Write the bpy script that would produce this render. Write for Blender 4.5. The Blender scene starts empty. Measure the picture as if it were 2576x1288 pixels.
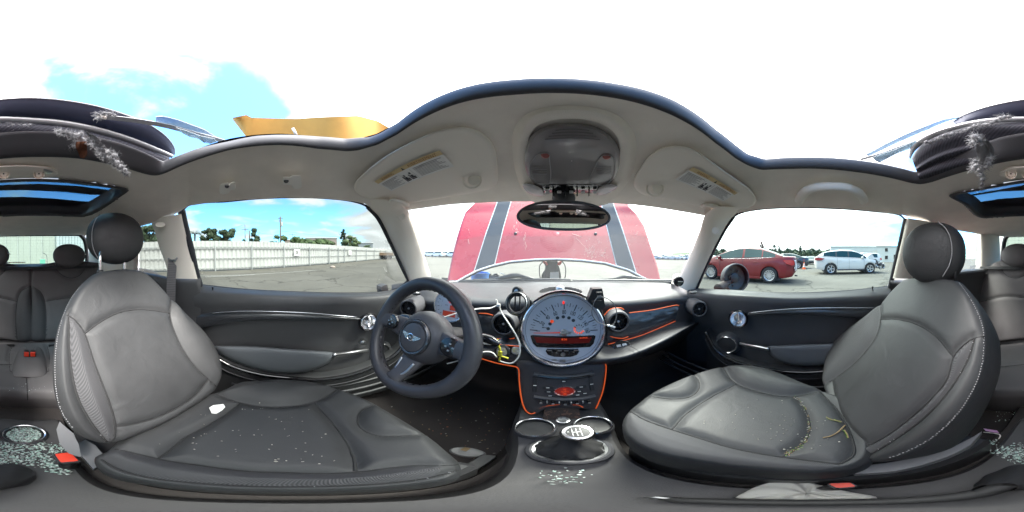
import bpy, bmesh, math, random
import numpy as np
from mathutils import Vector, Matrix, Euler
random.seed(7); rng = np.random.default_rng(7)
S = bpy.context.scene
COL = S.collection
H = 1.07                      # eye height of the camera above the lot
C = np.array([0, 0, H])
# ---------------------------------------------------------------- camera (equirectangular panorama from inside the car)
rx, ry = math.radians(-.4), math.radians(-.8)
RT = np.array(Matrix.Rotation(rx, 3, 'X') @ Matrix.Rotation(ry, 3, 'Y'))
cam = bpy.data.cameras.new('panorama_camera'); cam.type = 'PANO'
try: cam.panorama_type = 'EQUIRECTANGULAR'
except Exception: pass
try: cam.cycles.panorama_type = 'EQUIRECTANGULAR'
except Exception: pass
cam.clip_start = .01; cam.clip_end = 3000
co = bpy.data.objects.new('panorama_camera', cam); COL.objects.link(co); S.camera = co
M = (Matrix(RT.tolist()) @ Matrix.Rotation(math.radians((1384-1288)/2576*360), 3, 'Z') @ Matrix.Rotation(math.radians(90), 3, 'X')).to_4x4()
M.translation = Vector((0, 0, H)); co.matrix_world = M
# ---------------------------------------------------------------- world, sun, exposure
S.view_settings.view_transform = 'Standard'; S.view_settings.look = 'None'
S.view_settings.gamma = 1; S.view_settings.exposure = 3.6
SUN_AZ, SUN_EL = 38.0, 56.0          # clockwise from +Y, degrees
w = bpy.data.worlds.new('World'); S.world = w; w.use_nodes = True
nt = w.node_tree; N = nt.nodes; L = nt.links; N.clear()
def nd(nt, t, **k):
    n = nt.nodes.new(t)
    for a, b in k.items():
        if a == 'ins':
            for i, v in b.items(): n.inputs[i].default_value = v
        else: setattr(n, a, b)
    return n
out = nd(nt, 'ShaderNodeOutputWorld'); bg = nd(nt, 'ShaderNodeBackground', ins={1: .1}); L.new(bg.outputs[0], out.inputs[0])
sky = nd(nt, 'ShaderNodeTexSky', sky_type='NISHITA', sun_disc=False, sun_elevation=math.radians(SUN_EL), sun_rotation=math.radians(SUN_AZ), air_density=1.0, dust_density=.3, ozone_density=2.0)
tc = nd(nt, 'ShaderNodeTexCoord')
sep = nd(nt, 'ShaderNodeSeparateXYZ'); L.new(tc.outputs['Generated'], sep.inputs[0])
def mth(op, a, b=None, c=None, cl=False, t=None):
    T = t or nt
    n = nd(T, 'ShaderNodeMath', operation=op, use_clamp=cl)
    for i, v in enumerate((a, b, c)):
        if v is None: continue
        if isinstance(v, (int, float)): n.inputs[i].default_value = v
        else: T.links.new(v, n.inputs[i])
    return n.outputs[0]
def smooth(v, lo, hi, t=None):
    T = t or nt
    n = nd(T, 'ShaderNodeMapRange', interpolation_type='SMOOTHSTEP', ins={1: lo, 2: hi}); T.links.new(v, n.inputs[0]); return n.outputs[0]
zz = mth('ADD', mth('MAXIMUM', sep.outputs[2], 0), .12)
cmb = nd(nt, 'ShaderNodeCombineXYZ')
L.new(mth('DIVIDE', sep.outputs[0], zz), cmb.inputs[0]); L.new(mth('DIVIDE', sep.outputs[1], zz), cmb.inputs[1])
nz = nd(nt, 'ShaderNodeTexNoise', ins={'Scale': 1.15, 'Detail': 7, 'Roughness': .52, 'Distortion': .35}); L.new(cmb.outputs[0], nz.inputs['Vector'])
cl = smooth(nz.outputs[0], .50, .66)
sd = (math.sin(math.radians(SUN_AZ))*math.cos(math.radians(SUN_EL)), math.cos(math.radians(SUN_AZ))*math.cos(math.radians(SUN_EL)), math.sin(math.radians(SUN_EL)))
dt = nd(nt, 'ShaderNodeVectorMath', operation='DOT_PRODUCT', ins={1: sd}); L.new(tc.outputs['Generated'], dt.inputs[0])
# thin bright overcast on the sun's half of the sky, broken cloud opposite
hd = nd(nt, 'ShaderNodeVectorMath', operation='DOT_PRODUCT', ins={1: (math.sin(math.radians(24)), math.cos(math.radians(24)), .10)}); L.new(tc.outputs['Generated'], hd.inputs[0])
near = smooth(mth('ADD', hd.outputs['Value'], mth('MULTIPLY', mth('SUBTRACT', nz.outputs[0], .5), .8)), -.22, .02)
cov = mth('MAXIMUM', cl, near)
mx = nd(nt, 'ShaderNodeMix', data_type='RGBA'); L.new(cov, mx.inputs['Factor'])
sk2 = nd(nt, 'ShaderNodeMix', data_type='RGBA', blend_type='MULTIPLY', ins={'Factor': 1}); L.new(sky.outputs[0], sk2.inputs['A']); sk2.inputs['B'].default_value = (.44, .78, 1.0, 1); sk3 = nd(nt, 'ShaderNodeMix', data_type='RGBA', ins={'Factor': .05}); L.new(sk2.outputs['Result'], sk3.inputs['A']); sk3.inputs['B'].default_value = (2.6, 2.6, 2.6, 1); L.new(sk3.outputs['Result'], mx.inputs['A'])
cc = nd(nt, 'ShaderNodeMix', data_type='RGBA'); L.new(smooth(dt.outputs['Value'], .25, .85), cc.inputs['Factor'])
cc.inputs['A'].default_value = (2.5, 2.62, 2.75, 1); cc.inputs['B'].default_value = (8.5, 8.6, 8.8, 1)
cs_ = nd(nt, 'ShaderNodeMapRange', ins={1: .45, 2: .75, 3: .72, 4: 1.12}); L.new(nz.outputs[0], cs_.inputs[0])
ccs = nd(nt, 'ShaderNodeMix', data_type='RGBA', blend_type='MULTIPLY', ins={'Factor': 1}); L.new(cc.outputs['Result'], ccs.inputs['A']); L.new(cs_.outputs[0], ccs.inputs['B']); L.new(ccs.outputs['Result'], mx.inputs['B']); L.new(mx.outputs['Result'], bg.inputs[0])
sl = bpy.data.lights.new('sun', 'SUN'); sl.energy = 1.1; sl.angle = math.radians(20); sl.color = (1, .96, .9)
so = bpy.data.objects.new('sun', sl); COL.objects.link(so)
so.rotation_euler = Vector(sd).to_track_quat('Z', 'Y').to_euler()
S.cycles.max_bounces = 8; S.cycles.diffuse_bounces = 5; S.cycles.transparent_max_bounces = 16
S.cycles.sample_clamp_indirect = 4
try: S.cycles.use_denoising = True
except Exception: pass
# ---------------------------------------------------------------- unprojection helpers (pixels of a 2576-wide view of the photo)
def ray(ox, oy):
    a = np.radians((np.asarray(ox, float)-1384)/2576*360); e = np.radians((644-np.asarray(oy, float))/1288*180)
    d = np.stack([np.cos(e)*np.sin(a), np.cos(e)*np.cos(a), np.sin(e)], -1)
    return d @ RT.T
def U(ox, oy, x=None, y=None, z=None, r=None, pl=None):
    """point seen at (ox,oy) lying on a plane x=, y=, z=, at distance r, or on pl=(point, normal). Camera-centred metres."""
    d = ray(ox, oy)
    if x is not None: t = x/d[..., 0]
    elif y is not None: t = y/d[..., 1]
    elif z is not None: t = z/d[..., 2]
    elif r is not None: t = r
    else: t = np.dot(pl[0], pl[1])/(d @ np.asarray(pl[1], float))
    return d*np.asarray(t)[..., None] if np.ndim(t) else d*t
def UL(pts, **k):
    return np.array([U(p[0], p[1], **k) for p in pts])
def nrm(v): v = np.asarray(v, float); return v/np.linalg.norm(v)
# ---------------------------------------------------------------- object helpers
WL = {}
def tag(o, label=None, cat=None, group=None, kind=None):
    if label: o['label'] = label
    if cat: o['category'] = cat
    if group: o['group'] = group
    if kind: o['kind'] = kind
    return o
def thing(name, label, cat, loc=(0, 0, 0), rz=0, group=None):
    o = bpy.data.objects.new(name, None); COL.objects.link(o); o.empty_display_size = .1
    o.location = loc; o.rotation_euler = (0, 0, rz); WL[o.name] = np.array(loc, float)
    return tag(o, label, cat, group)
def mk(name, V, F, mats, parent=None, mi=None, smooth=True, off=C, sharp=None):
    V = np.asarray(V, float).reshape(-1, 3) + np.asarray(off)
    c = (V.min(0)+V.max(0))/2
    me = bpy.data.meshes.new(name); me.from_pydata((V-c).tolist(), [], [tuple(int(i) for i in f) for f in F]); 
    if not isinstance(mats, (list, tuple)): mats = [mats]
    for m in mats: me.materials.append(m)
    if mi is not None: me.polygons.foreach_set('material_index', np.asarray(mi, dtype=np.int32))
    if smooth: me.polygons.foreach_set('use_smooth', np.ones(len(me.polygons), bool))
    me.update(); 
    if sharp: me.set_sharp_from_angle(angle=math.radians(sharp))
    o = bpy.data.objects.new(name, me); COL.objects.link(o)
    WL[o.name] = c
    if parent is not None:
        o.parent = parent; o.location = c - WL[parent.name]
    else: o.location = c
    return o
def gridF(n, m, cu=False, cv=False, base=0):
    """faces of an n x m grid (row-major)"""
    F = []
    for i in range(n if cu else n-1):
        for j in range(m if cv else m-1):
            a = i*m+j; b = i*m+(j+1) % m; c = ((i+1) % n)*m+(j+1) % m; d = ((i+1) % n)*m+j
            F.append((a+base, b+base, c+base, d+base))
    return F
class MB:
    """collects several simple shapes into ONE mesh"""
    def __init__(s): s.V = []; s.F = []; s.mi = []; s.n = 0
    def add(s, V, F, mi=0):
        V = np.asarray(V, float).reshape(-1, 3); s.V.append(V); s.F += [tuple(int(i)+s.n for i in f) for f in F]
        s.mi += [mi]*len(F); s.n += len(V); return s
    def grid(s, P, mi=0, cu=False, cv=False):
        P = np.asarray(P, float); return s.add(P.reshape(-1, 3), gridF(P.shape[0], P.shape[1], cu, cv), mi)
    def tube(s, *a, mi=0, **k): v, f = tubeg(*a, **k); return s.add(v, f, mi)
    def box(s, *a, mi=0, **k): v, f = boxg(*a, **k); return s.add(v, f, mi)
    def lathe(s, *a, mi=0, **k): v, f = latheg(*a, **k); return s.add(v, f, mi)
    def prism(s, *a, mi=0, **k): v, f = prismg(*a, **k); return s.add(v, f, mi)
    def build(s, name, mats, parent=None, smooth=True, off=C, sharp=35):
        return mk(name, np.concatenate(s.V), s.F, mats, parent, s.mi, smooth, off, sharp)
def cat(pts, n, closed=False):
    """Catmull-Rom through pts resampled to n points by arc length"""
    P = np.asarray(pts, float)
    if closed: P = np.vstack([P, P[:1]])
    if len(P) == 2: 
        t = np.linspace(0, 1, n)[:, None]; return P[0]*(1-t)+P[1]*t
    pre = P[-2] if closed else 2*P[0]-P[1]; post = P[1] if closed else 2*P[-1]-P[-2]
    Q = np.vstack([pre, P, post]); R = []
    for i in range(1, len(Q)-2):
        t = np.linspace(0, 1, 12, endpoint=False)[:, None]
        p0, p1, p2, p3 = Q[i-1], Q[i], Q[i+1], Q[i+2]
        d1 = max(np.linalg.norm(p2-p1), 1e-9)
        m1 = (p2-p0)*d1/max(np.linalg.norm(p2-p1)+np.linalg.norm(p1-p0), 1e-9)
        m2 = (p3-p1)*d1/max(np.linalg.norm(p2-p1)+np.linalg.norm(p3-p2), 1e-9)
        R.append((2*t**3-3*t**2+1)*p1+(t**3-2*t**2+t)*m1+(-2*t**3+3*t**2)*p2+(t**3-t**2)*m2)
    R = np.vstack(R+[Q[-2][None]])
    s = np.r_[0, np.cumsum(np.linalg.norm(np.diff(R, axis=0), axis=1))]
    u = np.linspace(0, s[-1], n+1)[:-1] if closed else np.linspace(0, s[-1], n)
    return np.stack([np.interp(u, s, R[:, k]) for k in range(P.shape[1])], 1)
def frames(P, closed=False):
    P = np.asarray(P, float)
    T = (np.roll(P, -1, 0)-np.roll(P, 1, 0)) if closed else np.gradient(P, axis=0)
    T /= np.maximum(np.linalg.norm(T, axis=1), 1e-9)[:, None]
    a = np.array([0, 0, 1.]) if abs(T[0][2]) < .9 else np.array([1., 0, 0])
    n = nrm(np.cross(T[0], a)); Ns = []
    for t in T:
        n = n-t*np.dot(n, t); n = n/max(np.linalg.norm(n), 1e-9); Ns.append(n)
    Ns = np.array(Ns); return T, Ns, np.cross(T, Ns)
def tubeg(path, r, n=8, closed=False, caps=True, flat=1.0, nor=None):
    P = np.asarray(path, float); T, A, B = frames(P, closed)
    if nor is not None:
        A = np.cross(T, np.asarray(nor, float)); A /= np.linalg.norm(A, axis=1)[:, None]; B = np.cross(T, A)
    r = np.broadcast_to(np.asarray(r, float), (len(P),))
    a = np.linspace(0, 2*np.pi, n, endpoint=False)
    if closed and nor is None:    # untwist
        pass
    G = P[:, None]+r[:, None, None]*(np.cos(a)[None, :, None]*A[:, None]+flat*np.sin(a)[None, :, None]*B[:, None])
    F = gridF(len(P), n, closed, True)
    if caps and not closed:
        F += [tuple(range(n))[::-1], tuple(range((len(P)-1)*n, len(P)*n))]
    return G.reshape(-1, 3), F
def basis(n, up=(0, 0, 1)):
    n = nrm(n); u = np.cross(up, n)
    if np.linalg.norm(u) < 1e-6: u = np.array([1., 0, 0])
    u = nrm(u); return u, np.cross(n, u), n      # right (seen from +n side), up, normal
def boxg(c, size, ax=None, bev=.15):
    """chamfered box: ax = 3 axes rows"""
    c = np.asarray(c, float); h = np.asarray(size, float)/2; ax = np.eye(3) if ax is None else np.asarray(ax, float)
    b = min(h)*bev; V = []; 
    for sx in (-1, 1):
        for sy in (-1, 1):
            for sz in (-1, 1):
                V += [(sx*h[0], sy*(h[1]-b), sz*(h[2]-b)), (sx*(h[0]-b), sy*h[1], sz*(h[2]-b)), (sx*(h[0]-b), sy*(h[1]-b), sz*h[2])]
    bm = bmesh.new(); [bm.verts.new(v) for v in V]; bmesh.ops.convex_hull(bm, input=bm.verts)
    bm.verts.ensure_lookup_table(); bm.verts.index_update()
    v = np.array([x.co[:] for x in bm.verts]); F = [tuple(q.index for q in f.verts) for f in bm.faces]; bm.free()
    return c+v@ax, F
def latheg(prof, c, ax, n=32, up=(0, 0, 1), a0=0, a1=360, sc=(1, 1)):
    """prof [(radius, height along ax)]"""
    u, v, w_ = basis(ax, up); full = abs(a1-a0) >= 360
    a = np.radians(np.linspace(a0, a1, n, endpoint=not full)); P = np.asarray(prof, float)
    G = np.asarray(c, float)+P[:, 0][:, None, None]*(sc[0]*np.cos(a)[None, :, None]*u+sc[1]*np.sin(a)[None, :, None]*v)+P[:, 1][:, None, None]*w_
    F = gridF(len(P), n, False, full)
    return G.reshape(-1, 3), F
def prismg(poly, vec, cap_back=True):
    """3D polygon extruded by vec"""
    P = np.asarray(poly, float); n = len(P); V = np.vstack([P, P+np.asarray(vec, float)])
    F = [tuple(range(n))[::-1], tuple(range(n, 2*n))] + [(i, (i+1) % n, n+(i+1) % n, n+i) for i in range(n)]
    return V, F
def prism(name, poly, vec, m, parent=None, off=C, bev=0):
    V, F = prismg(poly, vec); o = mk(name, V, F, m, parent, smooth=False, off=off)
    if bev:
        bm = bmesh.new(); bm.from_mesh(o.data); bmesh.ops.bevel(bm, geom=bm.edges[:], offset=bev, segments=2, affect='EDGES', clamp_overlap=True)
        bm.to_mesh(o.data); bm.free(); o.data.polygons.foreach_set('use_smooth', np.ones(len(o.data.polygons), bool)); o.data.set_sharp_from_angle(angle=math.radians(40))
    return o
def lathe(name, prof, c, ax, m, parent=None, n=40, up=(0, 0, 1), off=C, **k):
    v, f = latheg(prof, c, ax, n, up, **k); return mk(name, v, f, m, parent, off=off, sharp=50)
def tube(name, path, r, m, parent=None, n=8, off=C, **k):
    v, f = tubeg(path, r, n, **k); return mk(name, v, f, m, parent, off=off)
def box(name, c, size, m, parent=None, ax=None, bev=.15, off=C):
    v, f = boxg(c, size, ax, bev); return mk(name, v, f, m, parent, smooth=False, off=off)
def loft(rows, nu, nv, closed=False):
    """rows: list of point lists; returns nv x nu grid, smooth across rows"""
    R = np.array([cat(r, nu, closed) for r in rows])
    if len(rows) == 2:
        t = np.linspace(0, 1, nv)[:, None, None]; return R[0]*(1-t)+R[1]*t
    out = np.zeros((nv, nu, 3))
    for j in range(nu):
        Q = R[:, j]; k = np.linspace(0, len(Q)-1, nv); i = np.minimum(k.astype(int), len(Q)-2); t = (k-i)[:, None]
        p0 = Q[np.maximum(i-1, 0)]; p1 = Q[i]; p2 = Q[i+1]; p3 = Q[np.minimum(i+2, len(Q)-1)]
        out[:, j] = .5*((2*p1)+(-p0+p2)*t+(2*p0-5*p1+4*p2-p3)*t**2+(-p0+3*p1-3*p2+p3)*t**3)
    return out
def sheet(rows, ox0, ox1, nu=80, per=5):
    """rows: [(constraint dict, [(ox,oy)..])] sampled on a common pixel-x grid; returns smooth grid of points"""
    X = np.linspace(ox0, ox1, nu); Rr = []
    for k, pts in rows:
        p = np.array(pts, float); c = cat(p, 200); c = c[np.argsort(c[:, 0])]; y = np.interp(X, c[:, 0], c[:, 1]); Rr.append(np.array([U(a, b, **k) for a, b in zip(X, y)]))
    Q = np.array(Rr); n = len(rows); nv = (n-1)*per+1; out = np.zeros((nv, nu, 3))
    k = np.linspace(0, n-1, nv); i = np.minimum(k.astype(int), n-2); t = (k-i)[:, None, None]
    m = np.zeros_like(Q); m[1:-1] = (Q[2:]-Q[:-2])/2; m[0] = Q[1]-Q[0]; m[-1] = Q[-1]-Q[-2]; m *= .75
    p1, p2, m1, m2 = Q[i], Q[i+1], m[i], m[i+1]
    return (2*t**3-3*t**2+1)*p1+(t**3-2*t**2+t)*m1+(-2*t**3+3*t**2)*p2+(t**3-t**2)*m2
def dpoly(P, poly, closed=False):
    """distance of 2D points P to polyline"""
    Q = np.asarray(poly, float); A = Q if closed else Q[:-1]; B = np.roll(Q, -1, 0) if closed else Q[1:]
    best = np.full(len(P), 1e9)
    for a, b in zip(A, B):
        ab = b-a; t = np.clip(((P-a)@ab)/max(ab@ab, 1e-12), 0, 1)
        best = np.minimum(best, np.linalg.norm(P-a-t[:, None]*ab, axis=1))
    return best
def inpoly(P, poly):
    Q = np.asarray(poly, float); x, y = P[:, 0], P[:, 1]; ins = np.zeros(len(P), bool); j = len(Q)-1
    for i in range(len(Q)):
        xi, yi = Q[i]; xj, yj = Q[j]
        c = ((yi > y) != (yj > y)) & (x < (xj-xi)*(y-yi)/((yj-yi) if yj != yi else 1e-12)+xi); ins ^= c; j = i
    return ins
# ---------------------------------------------------------------- materials (procedural)
def mat(name, col, rough=.5, metal=0, bump=0, bscale=400, var=0, vscale=6, spec=.5, coat=0, emit=None, estr=0, kind=None, dirt=None, tex=None, bdist=.001, wr=0):
    m = bpy.data.materials.new(name); m.use_nodes = True; T = m.node_tree; p = T.nodes['Principled BSDF']
    p.inputs['Roughness'].default_value = rough; p.inputs['Metallic'].default_value = metal
    p.inputs['Specular IOR Level'].default_value = spec; p.inputs['Coat Weight'].default_value = coat; p.inputs['Coat Roughness'].default_value = .05
    p.inputs['Base Color'].default_value = (*col, 1)
    if emit: p.inputs['Emission Color'].default_value = (*emit, 1); p.inputs['Emission Strength'].default_value = estr
    t = nd(T, 'ShaderNodeTexCoord'); vec = t.outputs['Object']; colout = None
    if var:
        n = nd(T, 'ShaderNodeTexNoise', ins={'Scale': vscale, 'Detail': 5, 'Roughness': .6}); T.links.new(vec, n.inputs['Vector'])
        mr = nd(T, 'ShaderNodeMapRange', ins={1: .3, 2: .7, 3: 1-var, 4: 1+var}); T.links.new(n.outputs[0], mr.inputs[0])
        x = nd(T, 'ShaderNodeMix', data_type='RGBA', blend_type='MULTIPLY', ins={'Factor': 1}); x.inputs['A'].default_value = (*col, 1)
        T.links.new(mr.outputs[0], x.inputs['B']); colout = x.outputs['Result']
        r2 = nd(T, 'ShaderNodeMapRange', ins={1: .3, 2: .7, 3: max(rough-.08, .02), 4: min(rough+.08, 1)}); T.links.new(n.outputs[0], r2.inputs[0]); T.links.new(r2.outputs[0], p.inputs['Roughness'])
    if dirt:       # (colour, threshold, scale, amount): blotches and specks of dust with a shape of their own
        n = nd(T, 'ShaderNodeTexNoise', ins={'Scale': dirt[2], 'Detail': 8, 'Roughness': .75}); T.links.new(vec, n.inputs['Vector'])
        mr = nd(T, 'ShaderNodeMapRange', ins={1: dirt[1], 2: dirt[1]+.08, 3: 0, 4: dirt[3]}); T.links.new(n.outputs[0], mr.inputs[0])
        x = nd(T, 'ShaderNodeMix', data_type='RGBA'); T.links.new(mr.outputs[0], x.inputs['Factor'])
        if colout: T.links.new(colout, x.inputs['A'])
        else: x.inputs['A'].default_value = (*col, 1)
        x.inputs['B'].default_value = (*dirt[0], 1); colout = x.outputs['Result']
    h = None
    if bump:
        if tex == 'weave':
            a = nd(T, 'ShaderNodeTexWave', wave_type='BANDS', bands_direction='DIAGONAL', ins={'Scale': bscale, 'Distortion': 0}); T.links.new(vec, a.inputs['Vector']); h = a.outputs[0]
            c2 = nd(T, 'ShaderNodeMix', data_type='RGBA', blend_type='MULTIPLY'); c2.inputs['Factor'].default_value = .45
            if colout: T.links.new(colout, c2.inputs['A'])
            else: c2.inputs['A'].default_value = (*col, 1)
            T.links.new(a.outputs['Color'], c2.inputs['B']); colout = c2.outputs['Result']
        elif tex == 'leather':
            a = nd(T, 'ShaderNodeTexVoronoi', feature='DISTANCE_TO_EDGE', ins={'Scale': bscale}); T.links.new(vec, a.inputs['Vector']); h = mth('MINIMUM', a.outputs['Distance'], .25, t=T)
        else:
            a = nd(T, 'ShaderNodeTexNoise', ins={'Scale': bscale, 'Detail': 4}); T.links.new(vec, a.inputs['Vector']); h = a.outputs[0]
        b = nd(T, 'ShaderNodeBump', ins={'Strength': bump, 'Distance': bdist}); T.links.new(h, b.inputs['Height'])
        if wr:      # soft creases
            n3 = nd(T, 'ShaderNodeTexNoise', ins={'Scale': 16, 'Detail': 3, 'Roughness': .5, 'Distortion': .8}); T.links.new(vec, n3.inputs['Vector']); b3 = nd(T, 'ShaderNodeBump', ins={'Strength': wr, 'Distance': .004}); T.links.new(n3.outputs[0], b3.inputs['Height']); T.links.new(b3.outputs[0], b.inputs['Normal'])
        T.links.new(b.outputs[0], p.inputs['Normal'])
    if colout: T.links.new(colout, p.inputs['Base Color'])
    return m
def glassmat(name, tint, refl=.6, rough=.0, haze=0):
    m = bpy.data.materials.new(name); m.use_nodes = True; T = m.node_tree; T.nodes.clear()
    o = nd(T, 'ShaderNodeOutputMaterial'); a = nd(T, 'ShaderNodeBsdfTransparent'); a.inputs[0].default_value = (*tint, 1)
    g = nd(T, 'ShaderNodeBsdfGlossy'); g.inputs['Roughness'].default_value = rough
    f = nd(T, 'ShaderNodeFresnel', ins={0: 1.45}); x = nd(T, 'ShaderNodeMixShader'); T.links.new(mth('MULTIPLY', f.outputs[0], refl, t=T), x.inputs[0])
    T.links.new(a.outputs[0], x.inputs[1]); T.links.new(g.outputs[0], x.inputs[2]); last = x.outputs[0]
    if haze:
        d = nd(T, 'ShaderNodeBsdfDiffuse'); d.inputs[0].default_value = (.8, .8, .8, 1); y = nd(T, 'ShaderNodeMixShader', ins={0: haze}); T.links.new(last, y.inputs[1]); T.links.new(d.outputs[0], y.inputs[2]); last = y.outputs[0]
    T.links.new(last, o.inputs[0]); return m
M_ = {}
M_['lining'] = mat('headliner_fabric', (.84, .785, .715), .9, bump=.45, bscale=700, var=.06, vscale=9, spec=.2)
M_['beige'] = mat('beige_plastic', (.84, .79, .71), .55, bump=.12, bscale=1200, spec=.4)
M_['visor'] = mat('visor_vinyl', (.84, .79, .72), .8, bump=.2, bscale=700, spec=.3)
M_['leather'] = mat('dark_grey_leather', (.036, .037, .039), .58, bump=.7, bscale=330, tex='leather', wr=.5, var=.16, vscale=7, spec=.45, bdist=.0006)
M_['leather2'] = mat('dark_grey_leather_panel', (.037, .037, .039), .62, bump=.6, bscale=380, tex='leather', wr=.45, var=.14, vscale=9, spec=.35, dirt=((.24, .23, .21), .66, 60, .5), bdist=.0006)
M_['mesh'] = mat('ribbed_seat_fabric', (.080, .080, .085), .65, bump=.5, bscale=260, tex='weave', spec=.3)
M_['stitch'] = mat('pale_stitching', (.30, .30, .31), .8)
M_['dash'] = mat('soft_dashboard_plastic', (.060, .060, .064), .52, bump=.3, bscale=700, var=.06, vscale=10, spec=.42)
M_['door'] = mat('door_trim_plastic', (.066, .067, .071), .5, bump=.3, bscale=650, var=.08, vscale=8, spec=.42)
M_['door2'] = mat('dark_door_fabric', (.04, .041, .043), .8, bump=.3, bscale=900, var=.08)
M_['armrest'] = mat('grey_armrest', (.11, .12, .132), .5, bump=.2, bscale=700, spec=.4)
M_['carbon'] = mat('carbon_weave_trim', (.05, .053, .06), .22, bump=.15, bscale=240, tex='weave', coat=.6)
M_['black'] = mat('black_plastic', (.028, .028, .03), .4, bump=.1, bscale=900)
M_['gloss'] = mat('gloss_black', (.012, .012, .014), .12, coat=.5)
M_['rubber'] = mat('dark_rubber', (.068, .068, .076), .6, bump=.15, bscale=600)
M_['chrome'] = mat('chrome', (.88, .88, .90), .22, 1)
M_['satin'] = mat('satin_metal', (.55, .56, .58), .32, 1)
M_['carpet'] = mat('black_carpet', (.048, .043, .042), .95, bump=.8, bscale=500, dirt=((.16, .14, .11), .68, 90, .8), spec=.1)
M_['steer'] = mat('steering_leather', (.046, .046, .052), .42, bump=.3, bscale=600, tex='leather', var=.1, vscale=20, bdist=.0004)
M_['orange'] = mat('orange_seam_cord', (.75, .09, .02), .5, emit=(1, .12, .02), estr=.0)
M_['tint'] = glassmat('tinted_side_glass', (.325, .345, .325), .25)
M_['shield'] = glassmat('windshield_glass', (.86, .92, .88), .35, haze=.0)
M_['darkglass'] = glassmat('dark_roof_glass', (.10, .19, .26), .9)
M_['midglass'] = glassmat('tinted_roof_glass', (.28, .52, .62), .8)
M_['rearglass'] = glassmat('rear_glass', (.45, .54, .50), .4)
M_['orangelamp'] = mat('orange_lit_display', (.3, .02, .01), .4, emit=(1, .10, .02), estr=.08)
M_['redlamp'] = mat('red_lit_lamp', (.3, .01, .01), .4, emit=(1, .03, .02), estr=.10)
M_['white'] = mat('white_plastic', (.75, .75, .74), .5)
M_['paper'] = mat('white_paper', (.80, .80, .78), .8)
M_['red'] = mat('red_button', (.75, .05, .02), .4)
M_['redpaint'] = mat('red_car_paint', (.34, .010, .022), .3, coat=.45, dirt=((.62, .42, .33), .665, 5.5, .5), var=.06)
CAR = thing('hatchback_car', 'wrecked red hatchback with striped raised hood, open sunroof and dark grey leather seats', 'car', (.045, .4, 0))
# ================================================================ ROOF
IN = [(96,394),(99,394),(197,398),(257,408),(329,426),(362,436),(385,441),(400,440),(420,433),(461,414),(527,391),(580,376),(644,367),(700,364),(760,368),(800,374),(870,380),(900,378),(950,364),(1000,338),(1050,305),(1100,280),(1150,261),(1200,249),(1300,238),(1400,234),(1500,240),(1600,258),(1680,285),(1750,322),(1800,360),(1850,398),(1880,415),(1914,427),(1989,424),(2072,424),(2155,432),(2238,446),(2290,459),(2317,463),(2345,457),(2362,451),(2445,426),(2500,412),(2576,399),(2672,394)]
UP = [(96,330),(197,338),(300,360),(380,392),(410,408),(438,397),(494,375),(576,357),(644,343),(700,340),(800,344),(870,350),(930,346),(960,335),(1000,310),(1050,272),(1100,245),(1150,226),(1200,213),(1300,201),(1400,198),(1450,200),(1550,212),(1620,226),(1690,250),(1750,285),(1800,325),(1850,365),(1880,388),(1922,401),(1989,396.5),(2072,396.5),(2155,403),(2238,417),(2300,433),(2330,432),(2380,408),(2445,375),(2510,348),(2576,335),(2672,330)]
def k3(rows, n=720):
    """[(ox,oy,constraint)] -> 3D points interpolated on a full-turn pixel-x grid starting at the rear"""
    X = 96+np.arange(n)/n*2576
    xs = np.array([r[0] for r in rows], float); P = np.array([U(r[0], r[1], **r[2]) for r in rows])
    return np.stack([np.interp(X, xs, P[:, k]) for k in range(3)], 1)
def sm(P, k=3):
    for _ in range(k): P = (np.roll(P, 1, 0)+2*P+np.roll(P, -1, 0))/4
    return P
ZI = .235
inn = sm(k3([(a, b, dict(z=ZI)) for a, b in IN]), 10)
OUT = [(96,592,dict(y=-1.40)),(205,591,dict(y=-1.39)),(225,592,dict(y=-1.3)),(300,582,dict(x=-.49)),(350,570,dict(x=-.50)),(383,561,dict(x=-.505)),(430,546,dict(x=-.515)),(455,530,dict(x=-.52)),(475,518,dict(x=-.525)),(520,511,dict(x=-.525)),(566,508,dict(x=-.525)),(649,501,dict(x=-.525)),(732,498,dict(x=-.525)),(815,500,dict(x=-.525)),(890,507,dict(x=-.52)),(930,515,dict(x=-.51)),(980,526,dict(x=-.49)),(1025,529,dict(z=.168)),(1080,521,dict(y=.45)),(1132,514.6,dict(y=.50)),(1210,510,dict(y=.535)),(1323,507,dict(y=.56)),(1420,507,dict(y=.565)),(1514,509.5,dict(y=.56)),(1642,521,dict(y=.51)),(1700,530,dict(y=.46)),(1773,543,dict(z=.172)),(1800,543,dict(x=.58)),(1835,540,dict(x=.60)),(1870,533,dict(x=.61)),(1906,527,dict(x=.615)),(1989,522.5,dict(x=.615)),(2072,523.5,dict(x=.615)),(2196,532,dict(x=.615)),(2271,541,dict(x=.613)),(2310,553,dict(x=.605)),(2380,574,dict(x=.60)),(2410,580,dict(x=.595)),(2470,590,dict(x=.58)),(2515,594,dict(y=-1.3)),(2534,596,dict(y=-1.39)),(2576,594,dict(y=-1.40)),(2672,592,dict(y=-1.40))]
oup = k3(OUT)
NR = 48
t = np.linspace(0, 1, NR)[:, None, None]
LIN = inn*(1-t)+oup*t
bul = np.zeros_like(LIN); bul[..., 2] = (np.sin(np.pi*t**.8)*.010)[..., 0]
LIN = LIN+bul
def px_of(P):
    D = (P/np.linalg.norm(P, axis=-1, keepdims=True)) @ RT
    return np.stack([1384+np.degrees(np.arctan2(D[..., 0], D[..., 1]))/360*2576, 644-np.degrees(np.arcsin(D[..., 2]))/180*1288], -1)
LPX = None
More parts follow.
